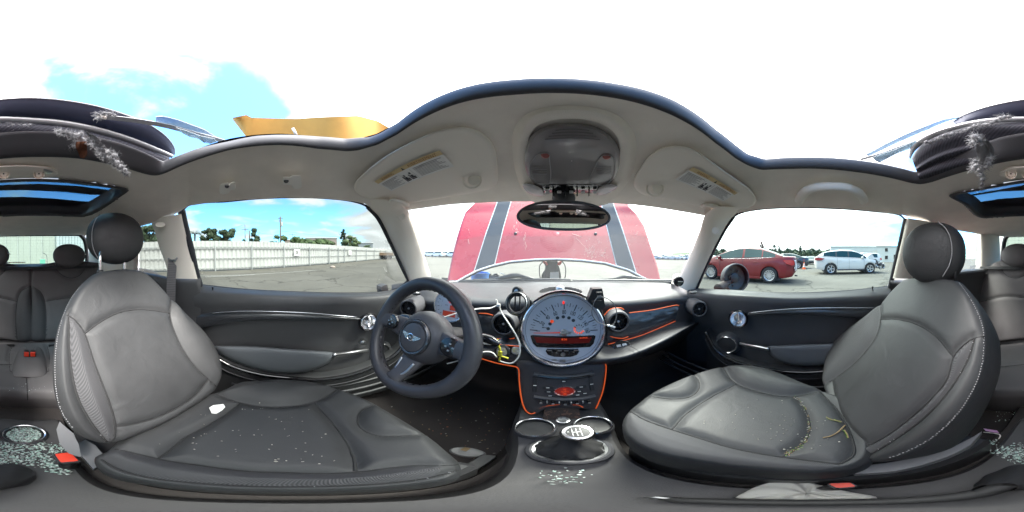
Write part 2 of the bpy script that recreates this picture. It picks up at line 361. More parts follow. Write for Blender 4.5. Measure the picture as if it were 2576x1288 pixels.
def lining(ox, oy, k=.985):
    """point of the headliner seen at a pixel, pulled a little towards the inside"""
    global LPX
    if LPX is None: LPX = px_of(LIN)[..., 1]; 
    fj = ((ox-96) % 2576)/2576*720; j0 = int(fj) % 720; f = fj-int(fj); r = 0
    for j, w_ in ((j0, 1-f), ((j0+1) % 720, f)): r += w_*np.interp(oy, LPX[:, j], np.linalg.norm(LIN[:, j], axis=1))
    return ray(ox, oy)*r*k
HOLE = [(0,453),(99,449.5),(197,455),(263,464),(324,477),(296,500),(263,523),(236,538),(211,545),(132,543),(0,544),(-69,547),(-104,549),(-125,541),(-152,515),(-189,492),(-131,477.5),(-69,465)]
F = gridF(NR, 720, False, True); ctr = np.array([LIN.reshape(-1, 3)[list(f)].mean(0) for f in F]); pc = px_of(ctr)
pc[:, 0] = np.where(pc[:, 0] > 1384, pc[:, 0]-2576, pc[:, 0])
keep = ~inpoly(pc, HOLE)
F = [f for f, k in zip(F, keep) if k]
# outer skin: the same surface pushed out 3 cm, joined at both rims
outer = LIN*1.0; outer[..., 2] += .035; r_ = np.linalg.norm(outer[..., :2], axis=-1, keepdims=True); outer[..., :2] *= 1+.012/np.maximum(r_, .1)*np.array(t)
roof = mk('roof_lining', LIN, F, M_['lining'], CAR)
n0 = NR*720
skinF = [tuple(reversed(f)) for f in F]
sk = mk('roof_skin', outer, skinF, M_['gloss'], CAR)
# rubber seal round the sunroof opening
upp = sm(k3([(a, b, dict(z=.262)) for a, b in UP]), 4)
lo = inn.copy()
ring = []
for a, (wt, dz, rr) in enumerate([(0, -.0005, .0), (0, -.004, -.004), (.15, -.003, -.010), (.45, .0, -.010), (.8, .002, -.006), (1, 0, 0), (1.0, .006, .006), (1.0, .004, .02), (.8, 0.004, .035)]):
    P = lo*(1-wt)+upp*wt; P = P.copy(); rad = P[:, :2]/np.linalg.norm(P[:, :2], axis=1)[:, None]; P[:, :2] += rad*rr; P[:, 2] += dz; ring.append(P)
mk('sunroof_seal', np.array(ring), gridF(len(ring), 720, False, True), M_['rubber'], CAR)
# rear roof window: frame lip, dark panel, glass
def hole3(pts, k=.985): return np.array([lining(a, b, k) for a, b in pts])
hp = cat(np.array(HOLE, float), 160, True); A0 = hole3(hp, .975)
cx, cy = 60, 500
def shrink(p, fx, fy): q = p.copy(); q[:, 0] = cx+(p[:, 0]-cx)*fx; q[:, 1] = cy+(p[:, 1]-cy)*fy; return q
B0 = hole3(hp, 1.02)
B1 = hole3(shrink(hp, .97, .90), .965); B2 = hole3(shrink(hp, .93, .84), 1.0); B3 = hole3(shrink(hp, .90, .78), 1.05); B3[:, 2] += .02; B4 = hole3(shrink(hp, .86, .70), 1.06); B4[:, 2] += .03
mk('rear_window_frame', np.array([B0*1.03, A0, B1, B2, B3, B4]), gridF(6, 160, False, True), M_['rubber'], CAR)
def strip(ya, yb, x0, x1, n=30, dz=.0, k=1.05, bend=None):
    X = np.linspace(x0, x1, n); R = []
    for f in np.linspace(0, 1, 6):
        R.append([lining(x, (ya(x)*(1-f)+yb(x)*f), k)+np.array([0, 0, dz]) for x in X])
    return np.array(R)
tp = lambda x: np.interp(x, [-190, -69, 0, 99, 197, 324], [488, 468, 456, 453, 458, 474])
m1 = lambda x: np.interp(x, [-125, -60, 0, 60, 165, 232], [508, 498, 496, 495, 499, 506])
m2 = lambda x: np.interp(x, [-125, -60, 0, 60, 132, 214], [525, 515, 511, 510.5, 514, 521])
bt = lambda x: np.interp(x, [-125, -60, 0, 132, 240], [548, 552, 552, 550, 545])
GR = strip(tp, bt, -188, 320, 50, .045, 1.07)
o_ = mk('rear_roof_glass', GR, gridF(6, 50), M_['midglass'], CAR)
bl = MB(); bl.grid(strip(lambda x: tp(x)+27, m1, -170, 300, 40, .03, 1.06)); bl.grid(strip(m2, lambda x: bt(x)+3, -170, 300, 40, .03, 1.06))
bl.build('roof_blind_cassette', M_['black'], CAR)
DG = strip(tp, lambda x: m1(x)-.5, -170, 300, 40, .075, 1.10); mk('slid_back_roof_glass', DG, gridF(6, 40), M_['darkglass'], CAR)
# courtesy lamp bar behind the sunroof (left and right half are one housing)
lb = MB(); pts = [(-55,431),(-62,437),(-50,447),(0,447),(60,448),(120,447),(140,441),(145,434),(135,424),(100,417),(40,415),(0,417),(-40,421)]
ot = cat(np.array(pts, float), 60, True); c0 = np.array([45, 432.])
R = [hole3(c0+(ot-c0)*s, k) for s, k in ((1.02, 1.0), (1, .975), (.95, .955), (.8, .94), (.4, .935), (.02, .933))]
lb.grid(np.array(R), 0, False, True)
for x in (9, 98, 2560-2576-17):
    p = lining(x, 437, .93); lb.lathe([(.002, .004), (.008, .004), (.010, -.001), (.012, -.001), (.0135, .004), (.014, .012)], p, -nrm(p), 20, mi=1 if 0 else 0)
    lb.lathe([(.0001, .002), (.0085, .002)], p, -nrm(p), 20, mi=1)
q = [lining(a, b, .925) for a, b in ((110, 424), (134, 432), (126, 438), (108, 436))]; lb.prism(q, nrm(q[0])*.004, mi=2)
lb.build('courtesy_lamp_bar', [M_['beige'], M_['black'], M_['satin']], CAR)
# coat hooks and recess clips on the left where the grab handle is missing
M_['mount'] = mat('glossy_beige_plastic', (.88, .86, .80), .3)
for i, (pts, hole) in enumerate((([(553,463),(575,458),(578,463),(592,455),(594,476),(578,479),(577,487),(557,490),(551,484)], (571, 468)), ([(711,445),(733,445),(733,441),(757,441),(760,470),(755,475),(738,475),(735,466),(712,465)], (720, 455)))):
    P = [lining(a, b, .87) for a, b in pts]; b = prism('handle_mount', P, nrm(P[0])*.05, M_['mount'], CAR, bev=.006)
    p = lining(*hole, k=.866); lathe('screw_hole', [(.0001, .001), (.0045, .001), (.006, 0)], p, -nrm(p), M_['black'], b, 16)
# right grab handle
gh = MB(); arc = [(2009,506),(2016,493),(2032,478),(2060,471),(2092,469.5),(2125,471.5),(2152,480),(2168,494),(2174,506)]
path = np.array([lining(a, b, k) for (a, b), k in zip(arc, (.965, .935, .91, .895, .89, .895, .91, .935, .965))])
path = cat(path, 40); gh.tube(path, np.interp(np.linspace(0, 1, 40), [0, .18, .5, .82, 1], [.0165, .0155, .0125, .0155, .0165]), 14, flat=.75, nor=-nrm(path.mean(0)))
hnd = gh.build('grab_handle', M_['visor'], CAR)
# ---------------------------------------------------------------- sun visors
def flat_panel(name, pts, k_edge, k_mid, m, parent, n=110, puffr=.12):
    ot = cat(np.array(pts, float), n, True); c0 = ot.mean(0); R = []
    for s, f in ((1.0, 0), (1.0, .45), (.99, .75), (.97, .95), (.9, 1), (.7, 1), (.45, 1), (.2, 1), (.01, 1)):
        k = k_edge*(1-f)+k_mid*f; R.append([lining(a, b, k) for a, b in (c0+(ot-c0)*s)])
    R = np.array(R)
    # fit a smooth plane so that the panel is flat, not printed on the roof
    P = R[3:].reshape(-1, 3); cc = P.mean(0); nn = np.linalg.svd(P-cc)[2][2]
    D = R/np.linalg.norm(R, axis=-1, keepdims=True); tt = (cc@nn)/(D@nn); flat = D*tt[..., None]
    for i in range(len(R)):
        if i >= 1:
            base = flat[i]; R[i] = base*(1.0 if i >= 3 else 1+.012*(3-i))
    R[0] = flat[0]*1.05
    return mk(name, R, gridF(len(R), n, False, True), m, parent), (cc, nn)
VL = [(890,469),(893,460),(898,452.5),(939.5,415),(981,386),(1043,353),(1105.5,327),(1155,319),(1187,322.6),(1217,337.5),(1238,359),(1249,388),(1253,431),(1252,458),(1240,472),(1200,483),(1150,492),(1100,500),(1050,508),(1010,514),(970,508),(925,500),(898,485)]
VR = [(1597,473),(1595,452),(1612,422),(1633,393),(1667,371),(1701,366),(1739,373.6),(1777.5,397),(1811.5,422),(1854,452),(1888,477.6),(1903,503),(1892,519),(1854,527),(1777.5,522),(1684,503),(1620,490)]
def text(name, s, c, right, up, h, m, parent=None, wid=None, off=C, ext=.0004, bold=0, cond=1):
    cu = bpy.data.curves.new(name, 'FONT'); cu.body = s; cu.size = 1; cu.align_x = 'CENTER'; cu.align_y = 'CENTER'; cu.offset = bold
    cu.resolution_u = 3
    o = bpy.data.objects.new(name, cu); COL.objects.link(o); bpy.context.view_layer.update()
    me = bpy.data.meshes.new_from_object(o.evaluated_get(bpy.context.evaluated_depsgraph_get()))
    V = np.array([v.co[:] for v in me.vertices]); Fs = [tuple(p.vertices) for p in me.polygons]
    bpy.data.objects.remove(o); bpy.data.curves.remove(cu); bpy.data.meshes.remove(me)
    if len(V) == 0: return None
    ext_ = V[:, :2].max(0)-V[:, :2].min(0); V[:, :2] -= (V[:, :2].max(0)+V[:, :2].min(0))/2
    sy = h/.72; sx = sy*cond
    if wid: sx = wid/ext_[0]
    right = nrm(right); up = nrm(up)
    P = np.asarray(c)+V[:, :1]*sx*right+V[:, 1:2]*sy*up
    if isinstance(parent, MB): parent.add(P, Fs, m); return
    return mk(name, P, Fs, m, parent, smooth=False, off=off)
M_['yellow'] = mat('yellow_label', (.66, .52, .28), .6); M_['ink'] = mat('grey_ink', (.06, .06, .065), .7)
M_['ink2'] = mat('pale_grey_ink', (.30, .30, .31), .7); M_['brownink'] = mat('brown_ink', (.32, .13, .05), .7)
def visor(pts, quad, left):
    v, (cc, nn) = flat_panel('sun_visor', pts, 1.0, .94, M_['visor'], CAR)
    v['label'] = 'left sun visor with wide warning label' if left else 'right sun visor with warning label'
    pl = (cc*.985, nn)
    Q = [U(a, b, pl=pl) for a, b in quad]              # TL, TR, BR, BL of the label as read
    lab = MB(); g = lambda u, v_: (Q[0]*(1-u)+Q[1]*u)*(1-v_)+(Q[3]*(1-u)+Q[2]*u)*v_
    n_ = nn*np.sign(-(cc@nn)); e = n_*.0006
    def q(u0, v0, u1, v1, mi, lift=0): 
        lab.add([g(u0, v0)+e*lift, g(u1, v0)+e*lift, g(u1, v1)+e*lift, g(u0, v1)+e*lift], [(0, 1, 2, 3)], mi)
    q(0, 0, 1, 1, 0); q(0, 0, 1, .22, 1, 1)
    right = Q[1]-Q[0]; up = Q[0]-Q[3]; Lh = np.linalg.norm(up); Lw = np.linalg.norm(right)
    text('w', 'WARNING', g(.22, .115)+e*2, right, up, Lh*.14, 3, lab, wid=Lw*.22)
    text('w', 'AVERTISSEMENT', g(.75, .115)+e*2, right, up, Lh*.14, 3, lab, wid=Lw*.38)
    a, b, c = g(.46, .2), g(.50, .2), g(.48, .04); lab.add([a+e*2, b+e*2, c+e*2], [(0, 1, 2)], 2)
    for k in range(9):
        v0 = .32+k*.068
        if k < 2:
            q(.03, v0, .33-.04*k, v0+.030, 4, 1); q(.58, v0, .95-.06*k, v0+.030, 4, 1)
        else:
            q(.03, v0, .33-(k*7 % 5)*.025, v0+.022, 4, 1); q(.58, v0, .96-(k*3 % 4)*.03, v0+.022, 4, 1)
    # airbag pictogram: two seated figures as grey shapes with a circle
    for cx_, s in ((.40, 1), (.49, 1.25)):
        for u0, v0, u1, v1 in ((-.012, .50-.06*s, .012, .60-.05*s), (-.022, .60, .012, .76), (-.022, .72, .032, .80), (-.04, .52, -.026, .82), (-.04, .82, .03, .88)):
            q(cx_+u0, v0, cx_+u1, v1, 2, 2)
    q(.535, .30, .538, .98, 4, 1); q(.355, .30, .358, .98, 4, 1)
    lab.build('warning_label', [M_['paper'], M_['yellow'], M_['ink'], M_['brownink'], M_['ink2']], v, smooth=False)
    return v, pl
vl, pll = visor(VL, [(941.5,456.6),(1105.5,378),(1142,419),(985,481)], True)
vr, plr = visor(VR, [(1743.6,420),(1856,485),(1820,506.5),(1698,452)], False)
for (a, b), par, pl in (((1187, 453), vl, pll), ((1648, 474), vr, plr)):
    p = U(a, b, pl=pl)*.985; mb = MB()
    mb.lathe([(.024, .0035), (.024, 0), (.019, -.001)], p, -nrm(p), 28); mb.lathe([(.0001, 0.004), (.013, .0035), (.016, 0)], p+nrm(np.cross(p, (0, 0, 1)))*.006, -nrm(p), 20)
    mb.build('visor_clip', M_['beige'], par)
for (a, b), (c, d) in (((990, 503), (1020, 512)), ((1775, 515), (1805, 520))):
    pth = cat([lining(a-8, b+4, .95), lining(a, b, .93), lining(c, d, .93), lining(c+6, d+4, .97)], 12); tube('visor_pivot', pth, .0065, M_['beige'], CAR, 10)
# ---------------------------------------------------------------- overhead console
oc = MB()
RG = [(1300,380),(1303,330),(1330,296),(1375,279),(1437,274),(1500,281),(1550,300),(1583,335),(1590,385),(1578,440),(1550,480),(1520,503),(1440,512),(1360,503),(1325,475),(1307,430)]
ot = cat(np.array(RG, float), 90, True); c0 = np.array([1440, 395.])
R = [[lining(a, b, k) for a, b in (c0+(ot-c0)*s)] for s, k in ((1.1, 1.01), (1.04, .985), (.99, .965), (.93, .955), (.86, .96), (.80, .965))]
oc.grid(sm(np.array(R).transpose(1, 0, 2), 2).transpose(1, 0, 2), 0, False, True)
IP = [(1321,410),(1326,370),(1345,340),(1380,322),(1437,316),(1490,322),(1530,345),(1553,380),(1555,415),(1545,445),(1525,468),(1495,478),(1437,481),(1385,478),(1350,466),(1330,440)]
ot = cat(np.array(IP, float), 90, True); c0 = np.array([1438, 405.])
R = [[lining(a, b, k) for a, b in (c0+(ot-c0)*s)] for s, k in ((1.06, .975), (1.0, .955), (.97, .945), (.9, .94), (.6, .935), (.3, .933), (.01, .933))]
oc.grid(np.array(R), 1, False, True)
con = oc.build('overhead_console', [M_['lining'], mat('console_grey', (.25, .235, .24), .25, coat=.3, bump=.15, bscale=800)], CAR)
M_['dullred'] = mat('dull_red_button', (.38, .12, .11), .5); dk = mat('console_dark', (.13, .12, .125), .4)
sd_ = MB()
for k in range(4):
    yv = 326+k*7.5; hw = 42+k*9
    a = [lining(1440-hw, yv+2.5, .925), lining(1440-hw*.5, yv, .925), lining(1440, yv-.8, .925), lining(1440+hw*.5, yv, .925), lining(1440+hw, yv+2.5, .925)]; sd_.tube(cat(a, 20), .0018, 6, flat=.5)
sd_.build('speaker_grille', dk, con)
for sgn in (-1, 1):
    xo = 1438+sgn*82; P = [(xo-sgn*24, 470), (xo-sgn*26, 430), (xo-sgn*12, 397 if sgn < 0 else 402), (xo+sgn*10, 388), (xo+sgn*22, 402), (xo+sgn*26, 428), (xo+sgn*12, 462)]
    if sgn < 0: P = [(1332,425),(1340,402),(1355,388),(1378,385),(1383,395),(1382,462),(1355,462),(1338,446)]
    else: P = [(1484,462),(1500,412),(1512,394),(1528,389),(1542,398),(1546,428),(1536,455),(1520,466)]
    c = cat(np.array([lining(a, b, .928) for a, b in P]), 40, True); b_ = MB(); b_.tube(c, .0012, 6, closed=True)
    for q in range(4):
        yy = 420+q*6; xx0, xx1 = ((1340, 1376) if sgn < 0 else (1502, 1538)); b_.tube([lining(xx0, yy, .93), lining(xx1, yy, .93)], .0008, 5)
    b_.build('microphone_grille', M_['ink2'], con)
    p = lining(1372 if sgn < 0 else 1526, 390+3*(sgn > 0), .928); lathe('emergency_button', [(.0001, .003), (.006, .003), (.008, 0)], p, -nrm(p), M_['dullred'], con, 18)
for a, b in (([(1315,463),(1332,462),(1362,474),(1368,492),(1345,492),(1325,482)], 0), ([(1502,490),(1505,474),(1530,464),(1553,466),(1550,474),(1525,488)], 0)):
    P = cat(np.array([lining(x, y, .925) for x, y in a]), 30, True); c = P.mean(0); R = [P*1.03, P, c+(P-c)*.85-nrm(c)*.005, c+(P-c)*.4-nrm(c)*.007, c+(P-c)*.01-nrm(c)*.008]
    mk('reading_lamp', np.array(R), gridF(5, 30, False, True), mat('frosted_lamp', (.55, .52, .54), .2, coat=.4), con)
for k, x in enumerate(np.linspace(1377, 1497, 9)):
    p = lining(x, 487 if k % 2 else 483, .905); d = -nrm(p); ax = basis(d)
    if k % 2: box('toggle_switch', p+d*.002, (.0045, .016, .011), M_['gloss'], con, ax, .5)
    else: box('toggle_switch', p, (.0115, .010, .009), M_['satin'], con, ax, .4)
P = [lining(x, y, .93) for x, y in ((1366, 466), (1504, 466), (1506, 486), (1364, 486))]; prism('switch_panel', P, nrm(P[0])*.012, M_['gloss'], con, bev=.002)
# ---------------------------------------------------------------- mirror
mc = U(1419, 546, y=.45); mn = nrm(np.array([-.05, -1, -.072])*1.0)
u, v, n = basis(mn)
mi = MB(); a_ = np.linspace(0, 2*np.pi, 64, endpoint=False)
def oval(sx, sy, h, low=.9):
    x = np.sign(np.cos(a_))*np.abs(np.cos(a_))**.85*sx; y = np.sin(a_)*sy; y = np.where(y < 0, y*low, y)+.003; return mc+x[:, None]*u+y[:, None]*v+h*n
hw = .134; hh = .0465
mi.grid([oval(hw*.6, hh*.6, -.028), oval(hw*.9, hh*.9, -.022), oval(hw, hh, -.008), oval(hw*1.0, hh*1.0, .002), oval(hw*.985, hh*.965, .006), oval(hw*.95, hh*.87, .005), oval(hw*.935, hh*.83, .0015)], 0, False, True)
mir = mi.build('rear_view_mirror', M_['rubber'], CAR)
g = MB(); g.grid([oval(hw*.945, hh*.85, .002), oval(.0001, .0001, .002)], 0, False, True); g.build('mirror_glass', mat('mirror_silver', (.62, .60, .57), .01, 1), mir, smooth=False)
g = MB(); pt = lining(1418, 497, .94); g.lathe([(.001, -.002), (.034, -.002), (.036, .006), (.033, .016), (.022, .026), (.016, .04)], pt, nrm(mc-pt), 28); g.tube([pt, pt*.6+mc*.4, mc-n*.015], .011, 12); g.build('mirror_mount', M_['rubber'], mir)
# ================================================================ BODY SIDES, PILLARS, GLASS, FLOOR
def rowU(axis, pts, X=None, n=80):
    """pts [(ox,oy,val)] -> points on axis=val, interpolated smoothly along pixel x"""
    p = np.array(pts, float); c = cat(p, 240)
    if X is None: c = cat(p, n)
    else: c = c[np.argsort(c[:, 0])]; c = np.stack([X, np.interp(X, c[:, 0], c[:, 1]), np.interp(X, c[:, 0], c[:, 2])], 1)
    return np.array([U(a, b, **{axis: v}) for a, b, v in c])
def blend(Q, per=5, ten=.75):
    Q = np.asarray(Q); n = len(Q); nv = (n-1)*per+1
    k = np.linspace(0, n-1, nv); i = np.minimum(k.astype(int), n-2); t = (k-i)[:, None, None]
    m = np.zeros_like(Q); m[1:-1] = (Q[2:]-Q[:-2])/2; m[0] = Q[1]-Q[0]; m[-1] = Q[-1]-Q[-2]; m *= ten
    p1, p2, m1, m2 = Q[i], Q[i+1], m[i], m[i+1]
    return (2*t**3-3*t**2+1)*p1+(t**3-2*t**2+t)*m1+(-2*t**3+3*t**2)*p2+(t**3-t**2)*m2
def S2(name, rows, x0, x1, m, parent, n=90, per=5, ten=.75, extra=None):
    X = np.linspace(x0, x1, n); Q = [rowU(a, [(q[0], q[1], v if len(q) < 3 else q[2]) for q in pts], X) for a, v, pts in rows]
    G = blend(Q, per, ten); return mk(name, G, gridF(len(G), n), m, parent), G
# --- doors -------------------------------------------------------------------------------------------------------
LD = [('x',-.672,[(488,712),(510,717),(600,727),(740,734),(870,737),(960,733),(1050,718)]),
      ('x',-.655,[(488,716),(510,722),(600,731),(740,738),(870,741),(960,738),(1050,723)]),
      ('x',-.620,[(488,737),(600,741),(740,747),(870,748),(960,745),(1050,732)]),
      ('x',-.612,[(488,762),(600,763),(740,765),(870,764),(960,760),(1050,748)]),
      ('x',-.625,[(488,786),(605,781),(759,784),(902,790),(960,795),(1050,790)]),
      ('x',-.645,[(488,828),(580,812),(708,807),(870,812),(960,830),(1050,835)]),
      ('x',-.665,[(488,860),(600,850),(740,850),(870,855),(960,860),(1050,870)]),
      ('x',-.672,[(488,900),(600,905),(740,905),(870,905),(960,905),(1050,905)]),
      ('x',-.672,[(488,905),(560,925),(656,952),(733,962),(810,964),(887,950),(960,930),(1050,925)])]
dl, _ = S2('door', LD, 488, 1050, M_['door'], CAR); dl['label'] = "left door"
RD_ = [('x',.768,[(1728,716),(1755,726),(1848,730),(1936,736),(2024,737),(2138,731),(2250,719)]),
      ('x',.752,[(1728,722),(1755,731),(1848,735),(1936,741),(2024,742),(2138,736),(2250,724)]),
      ('x',.720,[(1728,736),(1784,740),(1878,745),(1995,750),(2138,746),(2250,740)]),
      ('x',.712,[(1728,748),(1784,752),(1878,760),(1995,763),(2138,757),(2250,752)]),
      ('x',.722,[(1728,775),(1800,785),(1884,785),(1965,777),(2053,773),(2138,772),(2250,775)]),
      ('x',.742,[(1728,812),(1800,815),(1884,797),(1995,793),(2138,800),(2250,805)]),
      ('x',.765,[(1728,840),(1884,830),(1995,830),(2138,835),(2250,835)]),
      ('x',.772,[(1728,880),(1884,875),(1995,880),(2138,880),(2250,880)]),
      ('x',.772,[(1728,905),(1848,918),(1907,935),(1966,944),(2024,947),(2080,943),(2250,925)])]
dr, _ = S2('door', RD_, 1728, 2250, M_['door'], CAR); dr['label'] = "right door"
M_['pocket'] = mat('door_pocket_plastic', (.035, .036, .038), .45, bump=.2, bscale=700)
for dd, sg, lip, low in ((dl, -1, [(520,888),(544,900),(580,920),(656,942),(733,951),(810,954),(887,941),(943,920),(990,895),(1015,870)], 1),
                    (dr, 1, [(1775,835),(1785,855),(1797,875),(1815,892),(1848,909),(1907,925),(1966,934),(2024,937),(2080,933),(2140,920),(2200,900)], 0)):
    xl = -.588 if sg < 0 else .688
    pth = cat(np.array([U(a, b, x=xl) for a, b in lip]), 70); tube('pocket_lip', pth, .010, M_['gloss'], dd, 10)
    rows = [pth+np.array([sg*.05, 0, .006]), pth+np.array([sg*.012, 0, .008]), pth, pth+np.array([-sg*.003, 0, -.02]), pth+np.array([sg*.004, 0, -.06]), pth+np.array([sg*.012, 0, -.10]), pth*[1, 1, 0]+np.array([sg*.02, 0, -.80])]
    o = mk('door_pocket', blend(rows, 4), gridF(25, 70), M_['pocket'], dd)
    p2 = pth+np.array([sg*-.004, 0, -.045]); tube('pocket_seam', p2, .002, M_['satin'] if 0 else M_['rubber'], dd, 6)
    # lower sill plates running forward
    for q, zz_ in enumerate((-.66, -.69, -.715)):
        a = np.array([sg*(.60-.018*q)+(.05 if sg > 0 else 0), -.25, zz_]); b = np.array([a[0], .75, zz_+.01]); tube('sill_ridge', cat([a, (a+b)/2, b], 12), .006, M_['door'], dd, 8)
# trim strips, armrests, handles, speakers, lock pins
def band(top, bot, axis, v, name, m, parent, puff=.006, n=80, sg=1):
    a = rowU(axis, [(p[0], p[1], v) for p in top], None, n); b = rowU(axis, [(p[0], p[1], v) for p in bot], None, n)
    R = []
    for f in np.linspace(0, 1, 8):
        P = a*(1-f)+b*f; k = math.sin(math.pi*f)**.6*puff; P = P-np.array([[k, 0, 0]])*sg if axis == 'x' else P-np.array([[0, k, 0]]); R.append(P)
    return mk(name, np.array(R), gridF(8, n), m, parent)
band([(496,789),(605,783),(759,786.5),(902,797.8)], [(498,829),(580,811),(708,805),(850,804),(906,803)], 'x', -.624, 'trim_strip', M_['carbon'], dl, .012, sg=-1)
band([(1883.6,787),(1965.6,779),(2053.5,775),(2138,774.6),(2235,776)], [(1883.6,791),(1995,791),(2060,795),(2138,800),(2235,806)], 'x', .722, 'trim_strip', M_['carbon'], dr, .012, sg=1)
M_['silverline'] = mat('silver_highlight_strip', (.5, .52, .56), .25, .8)
tube('trim_edge', rowU('x', [(530,788,-.605),(605,783,-.605),(759,786.5,-.605),(898,797.8,-.608)], None, 40), .0025, M_['silverline'], dl, 6)
tube('trim_edge', rowU('x', [(1883.6,787,.705),(1965.6,779,.705),(2053.5,775,.705),(2200,774.6,.705)], None, 40), .0025, M_['silverline'], dr, 6)
def lump(name, pts, axis, v0, depth, m, parent, sg, n=70):
    ot = cat(np.array(pts, float), n, True); c0 = ot.mean(0); R = []
    for s, f in ((1.0, 0), (1.0, .35), (.98, .62), (.94, .82), (.85, .95), (.65, 1), (.35, 1.02), (.01, 1.02)):
        P = np.array([U(a, b, **{axis: v0}) for a, b in (c0+(ot-c0)*s)]); R.append(P*(1-f*depth/abs(v0)))
    return mk(name, np.array(R), gridF(len(R), n, False, True), m, parent)
lump('armrest', [(536,872),(560,870),(640,871),(740,878),(820,884),(842,889),(840,902),(815,920),(770,936),(735,941),(690,938),(640,928),(590,910),(552,892)], 'x', -.665, .085, M_['armrest'], dl, -1)
lump('armrest', [(1930,872),(1960,869),(1995,867),(2060,865),(2130,862),(2200,862),(2205,900),(2150,912),(2080,918),(2039,921),(1995,919),(1954,906),(1936,889)], 'x', .765, .085, M_['armrest'], dr, 1)
for P, d in (([(838,893,-.60),(870,889,-.625),(902,884,-.64),(925,880,-.655)], dl), ([(1862,864,.74),(1880,868,.725),(1905,872,.71),(1935,878,.70)], dr)):
    c = rowU('x', P, None, 20); tube('pull_handle', c, .0095, M_['satin'], d, 12)
def bowl_handle(c, n, rr, par):
    mb = MB(); mb.lathe([(rr*1.18, -.006), (rr*1.2, .004), (rr*1.08, .010), (rr*.98, .008)], c, n, 36, mi=1)
    mb.lathe([(rr*.98, .008), (rr*.92, .009), (rr*.82, -.002), (rr*.6, -.012), (.0005, -.016)], c, n, 36)
    u, v, w_ = basis(n); mb.tube(cat([c+v*rr*.8, c+v*rr*.3+w_*.004+u*rr*.15, c-v*rr*.45+w_*.008+u*rr*.2], 14), np.linspace(.006, .011, 14), 10)
    mb.build('door_handle', [M_['chrome'], M_['gloss']], par)
bowl_handle(U(927, 810, x=-.618), (1, -.15, .05), .037, dl); bowl_handle(U(1857, 802, x=.712), (-1, -.2, .05), .040, dr)
def speaker(c, n, rr, par):
    mb = MB(); mb.lathe([(rr*1.45, -.022), (rr*1.25, .0), (rr*1.12, .010), (rr*1.04, .012)], c, n, 40, mi=0)
    mb.lathe([(rr*1.04, .012), (rr*1.0, .014), (rr*.95, .012)], c, n, 40, mi=1); mb.lathe([(rr*.95, .012), (rr*.9, .008), (rr*.5, .011), (.0005, .012)], c, n, 40, mi=2)
    mb.build('door_speaker', [M_['door'], M_['chrome'], M_['black']], par)
speaker(U(1829, 866, x=.735), (-1, -.2, .1), .050, dr); speaker(U(958, 880, x=-.66), (1, -.25, .1), .040, dl)
for (a, b, x), par in (((535, 728, -.64), dl), ((2195, 726, .735), dr)):
    p = U(a, b, x=x); lathe('lock_pin', [(.006, -.012), (.0055, -.008), (.0028, -.006), (.0028, .004), (.0048, .006), (.0048, .011), (.0001, .0125)], p, (0, 0, 1), M_['black'], par, 14)
p = U(913, 862, x=-.645); lathe('window_switch', [(.014, -.01), (.013, .004), (.006, .007), (.0001, .008)], p, (1, -.2, .1), M_['satin'], dl, 20)
# --- glass -------------------------------------------------------------------------------------------------------
def pane(name, rows, m, parent, n=40):
    G = loft(rows, n, 8); return mk(name, G, gridF(8, n), m, parent)
WLt = [(461,534,-.535),(475,516,-.527),(520,509,-.527),(566,507,-.527),(649,499,-.527),(732,496,-.527),(815,498,-.527),(880,505,-.53),(915,515,-.535),(940,533,-.55)]
WLb = [(508,718,-.68),(560,724,-.68),(600,728,-.68),(740,736,-.68),(870,739,-.68),(960,736,-.68),(1000,728,-.68),(1026,706,-.68)]
WRt = [(1838,552,.635),(1860,537,.62),(1906,527,.617),(1989,522,.617),(2072,523,.617),(2196,531,.617),(2262,540,.617),(2277,552,.62)]
WRb = [(1752,727,.78),(1848,732,.78),(1936,738,.78),(2024,738,.78),(2138,732,.78),(2232,722,.78)]
pane('window_glass', [[U(a, b, x=v) for a, b, v in WLt], [U(a, b, x=v) for a, b, v in WLb]], M_['tint'], dl)
M_['tint2'] = glassmat('tinted_side_glass_right', (.46, .53, .51), .3)
pane('window_glass', [[U(a, b, x=v) for a, b, v in WRt], [U(a, b, x=v) for a, b, v in WRb]], M_['tint2'], dr)
M_['gasket'] = mat('window_gasket', (.02, .022, .03), .6)
def gasket(pts, par, r=.006):
    c = cat(np.array([U(a, b, x=v) for a, b, v in pts]), 80); tube('window_gasket', c, r, M_['gasket'], par, 8)
gasket([(452,546,-.53),(459,531,-.527)]+WLt[1:], dl, .004); gasket(WLb, dl, .006)
gasket([(456,530,-.535),(458,540,-.545),(466,575,-.565),(479,625,-.60),(491,680,-.64),(503,722,-.665)], dl, .0185)
gasket([(925,520,-.54),(952,550,-.56),(981,608,-.60),(1006,662,-.64),(1028,706,-.675)], dl, .009)
gasket(WRt, dr, .004); gasket(WRb, dr, .006)
gasket([(2279,550,.62),(2272,580,.64),(2262,625,.68),(2250,675,.72),(2237,730,.765)], dr, .013)
gasket([(1845,545,.63),(1823,577,.65),(1793,635,.70),(1770,685,.745),(1752,727,.775)], dr, .009)
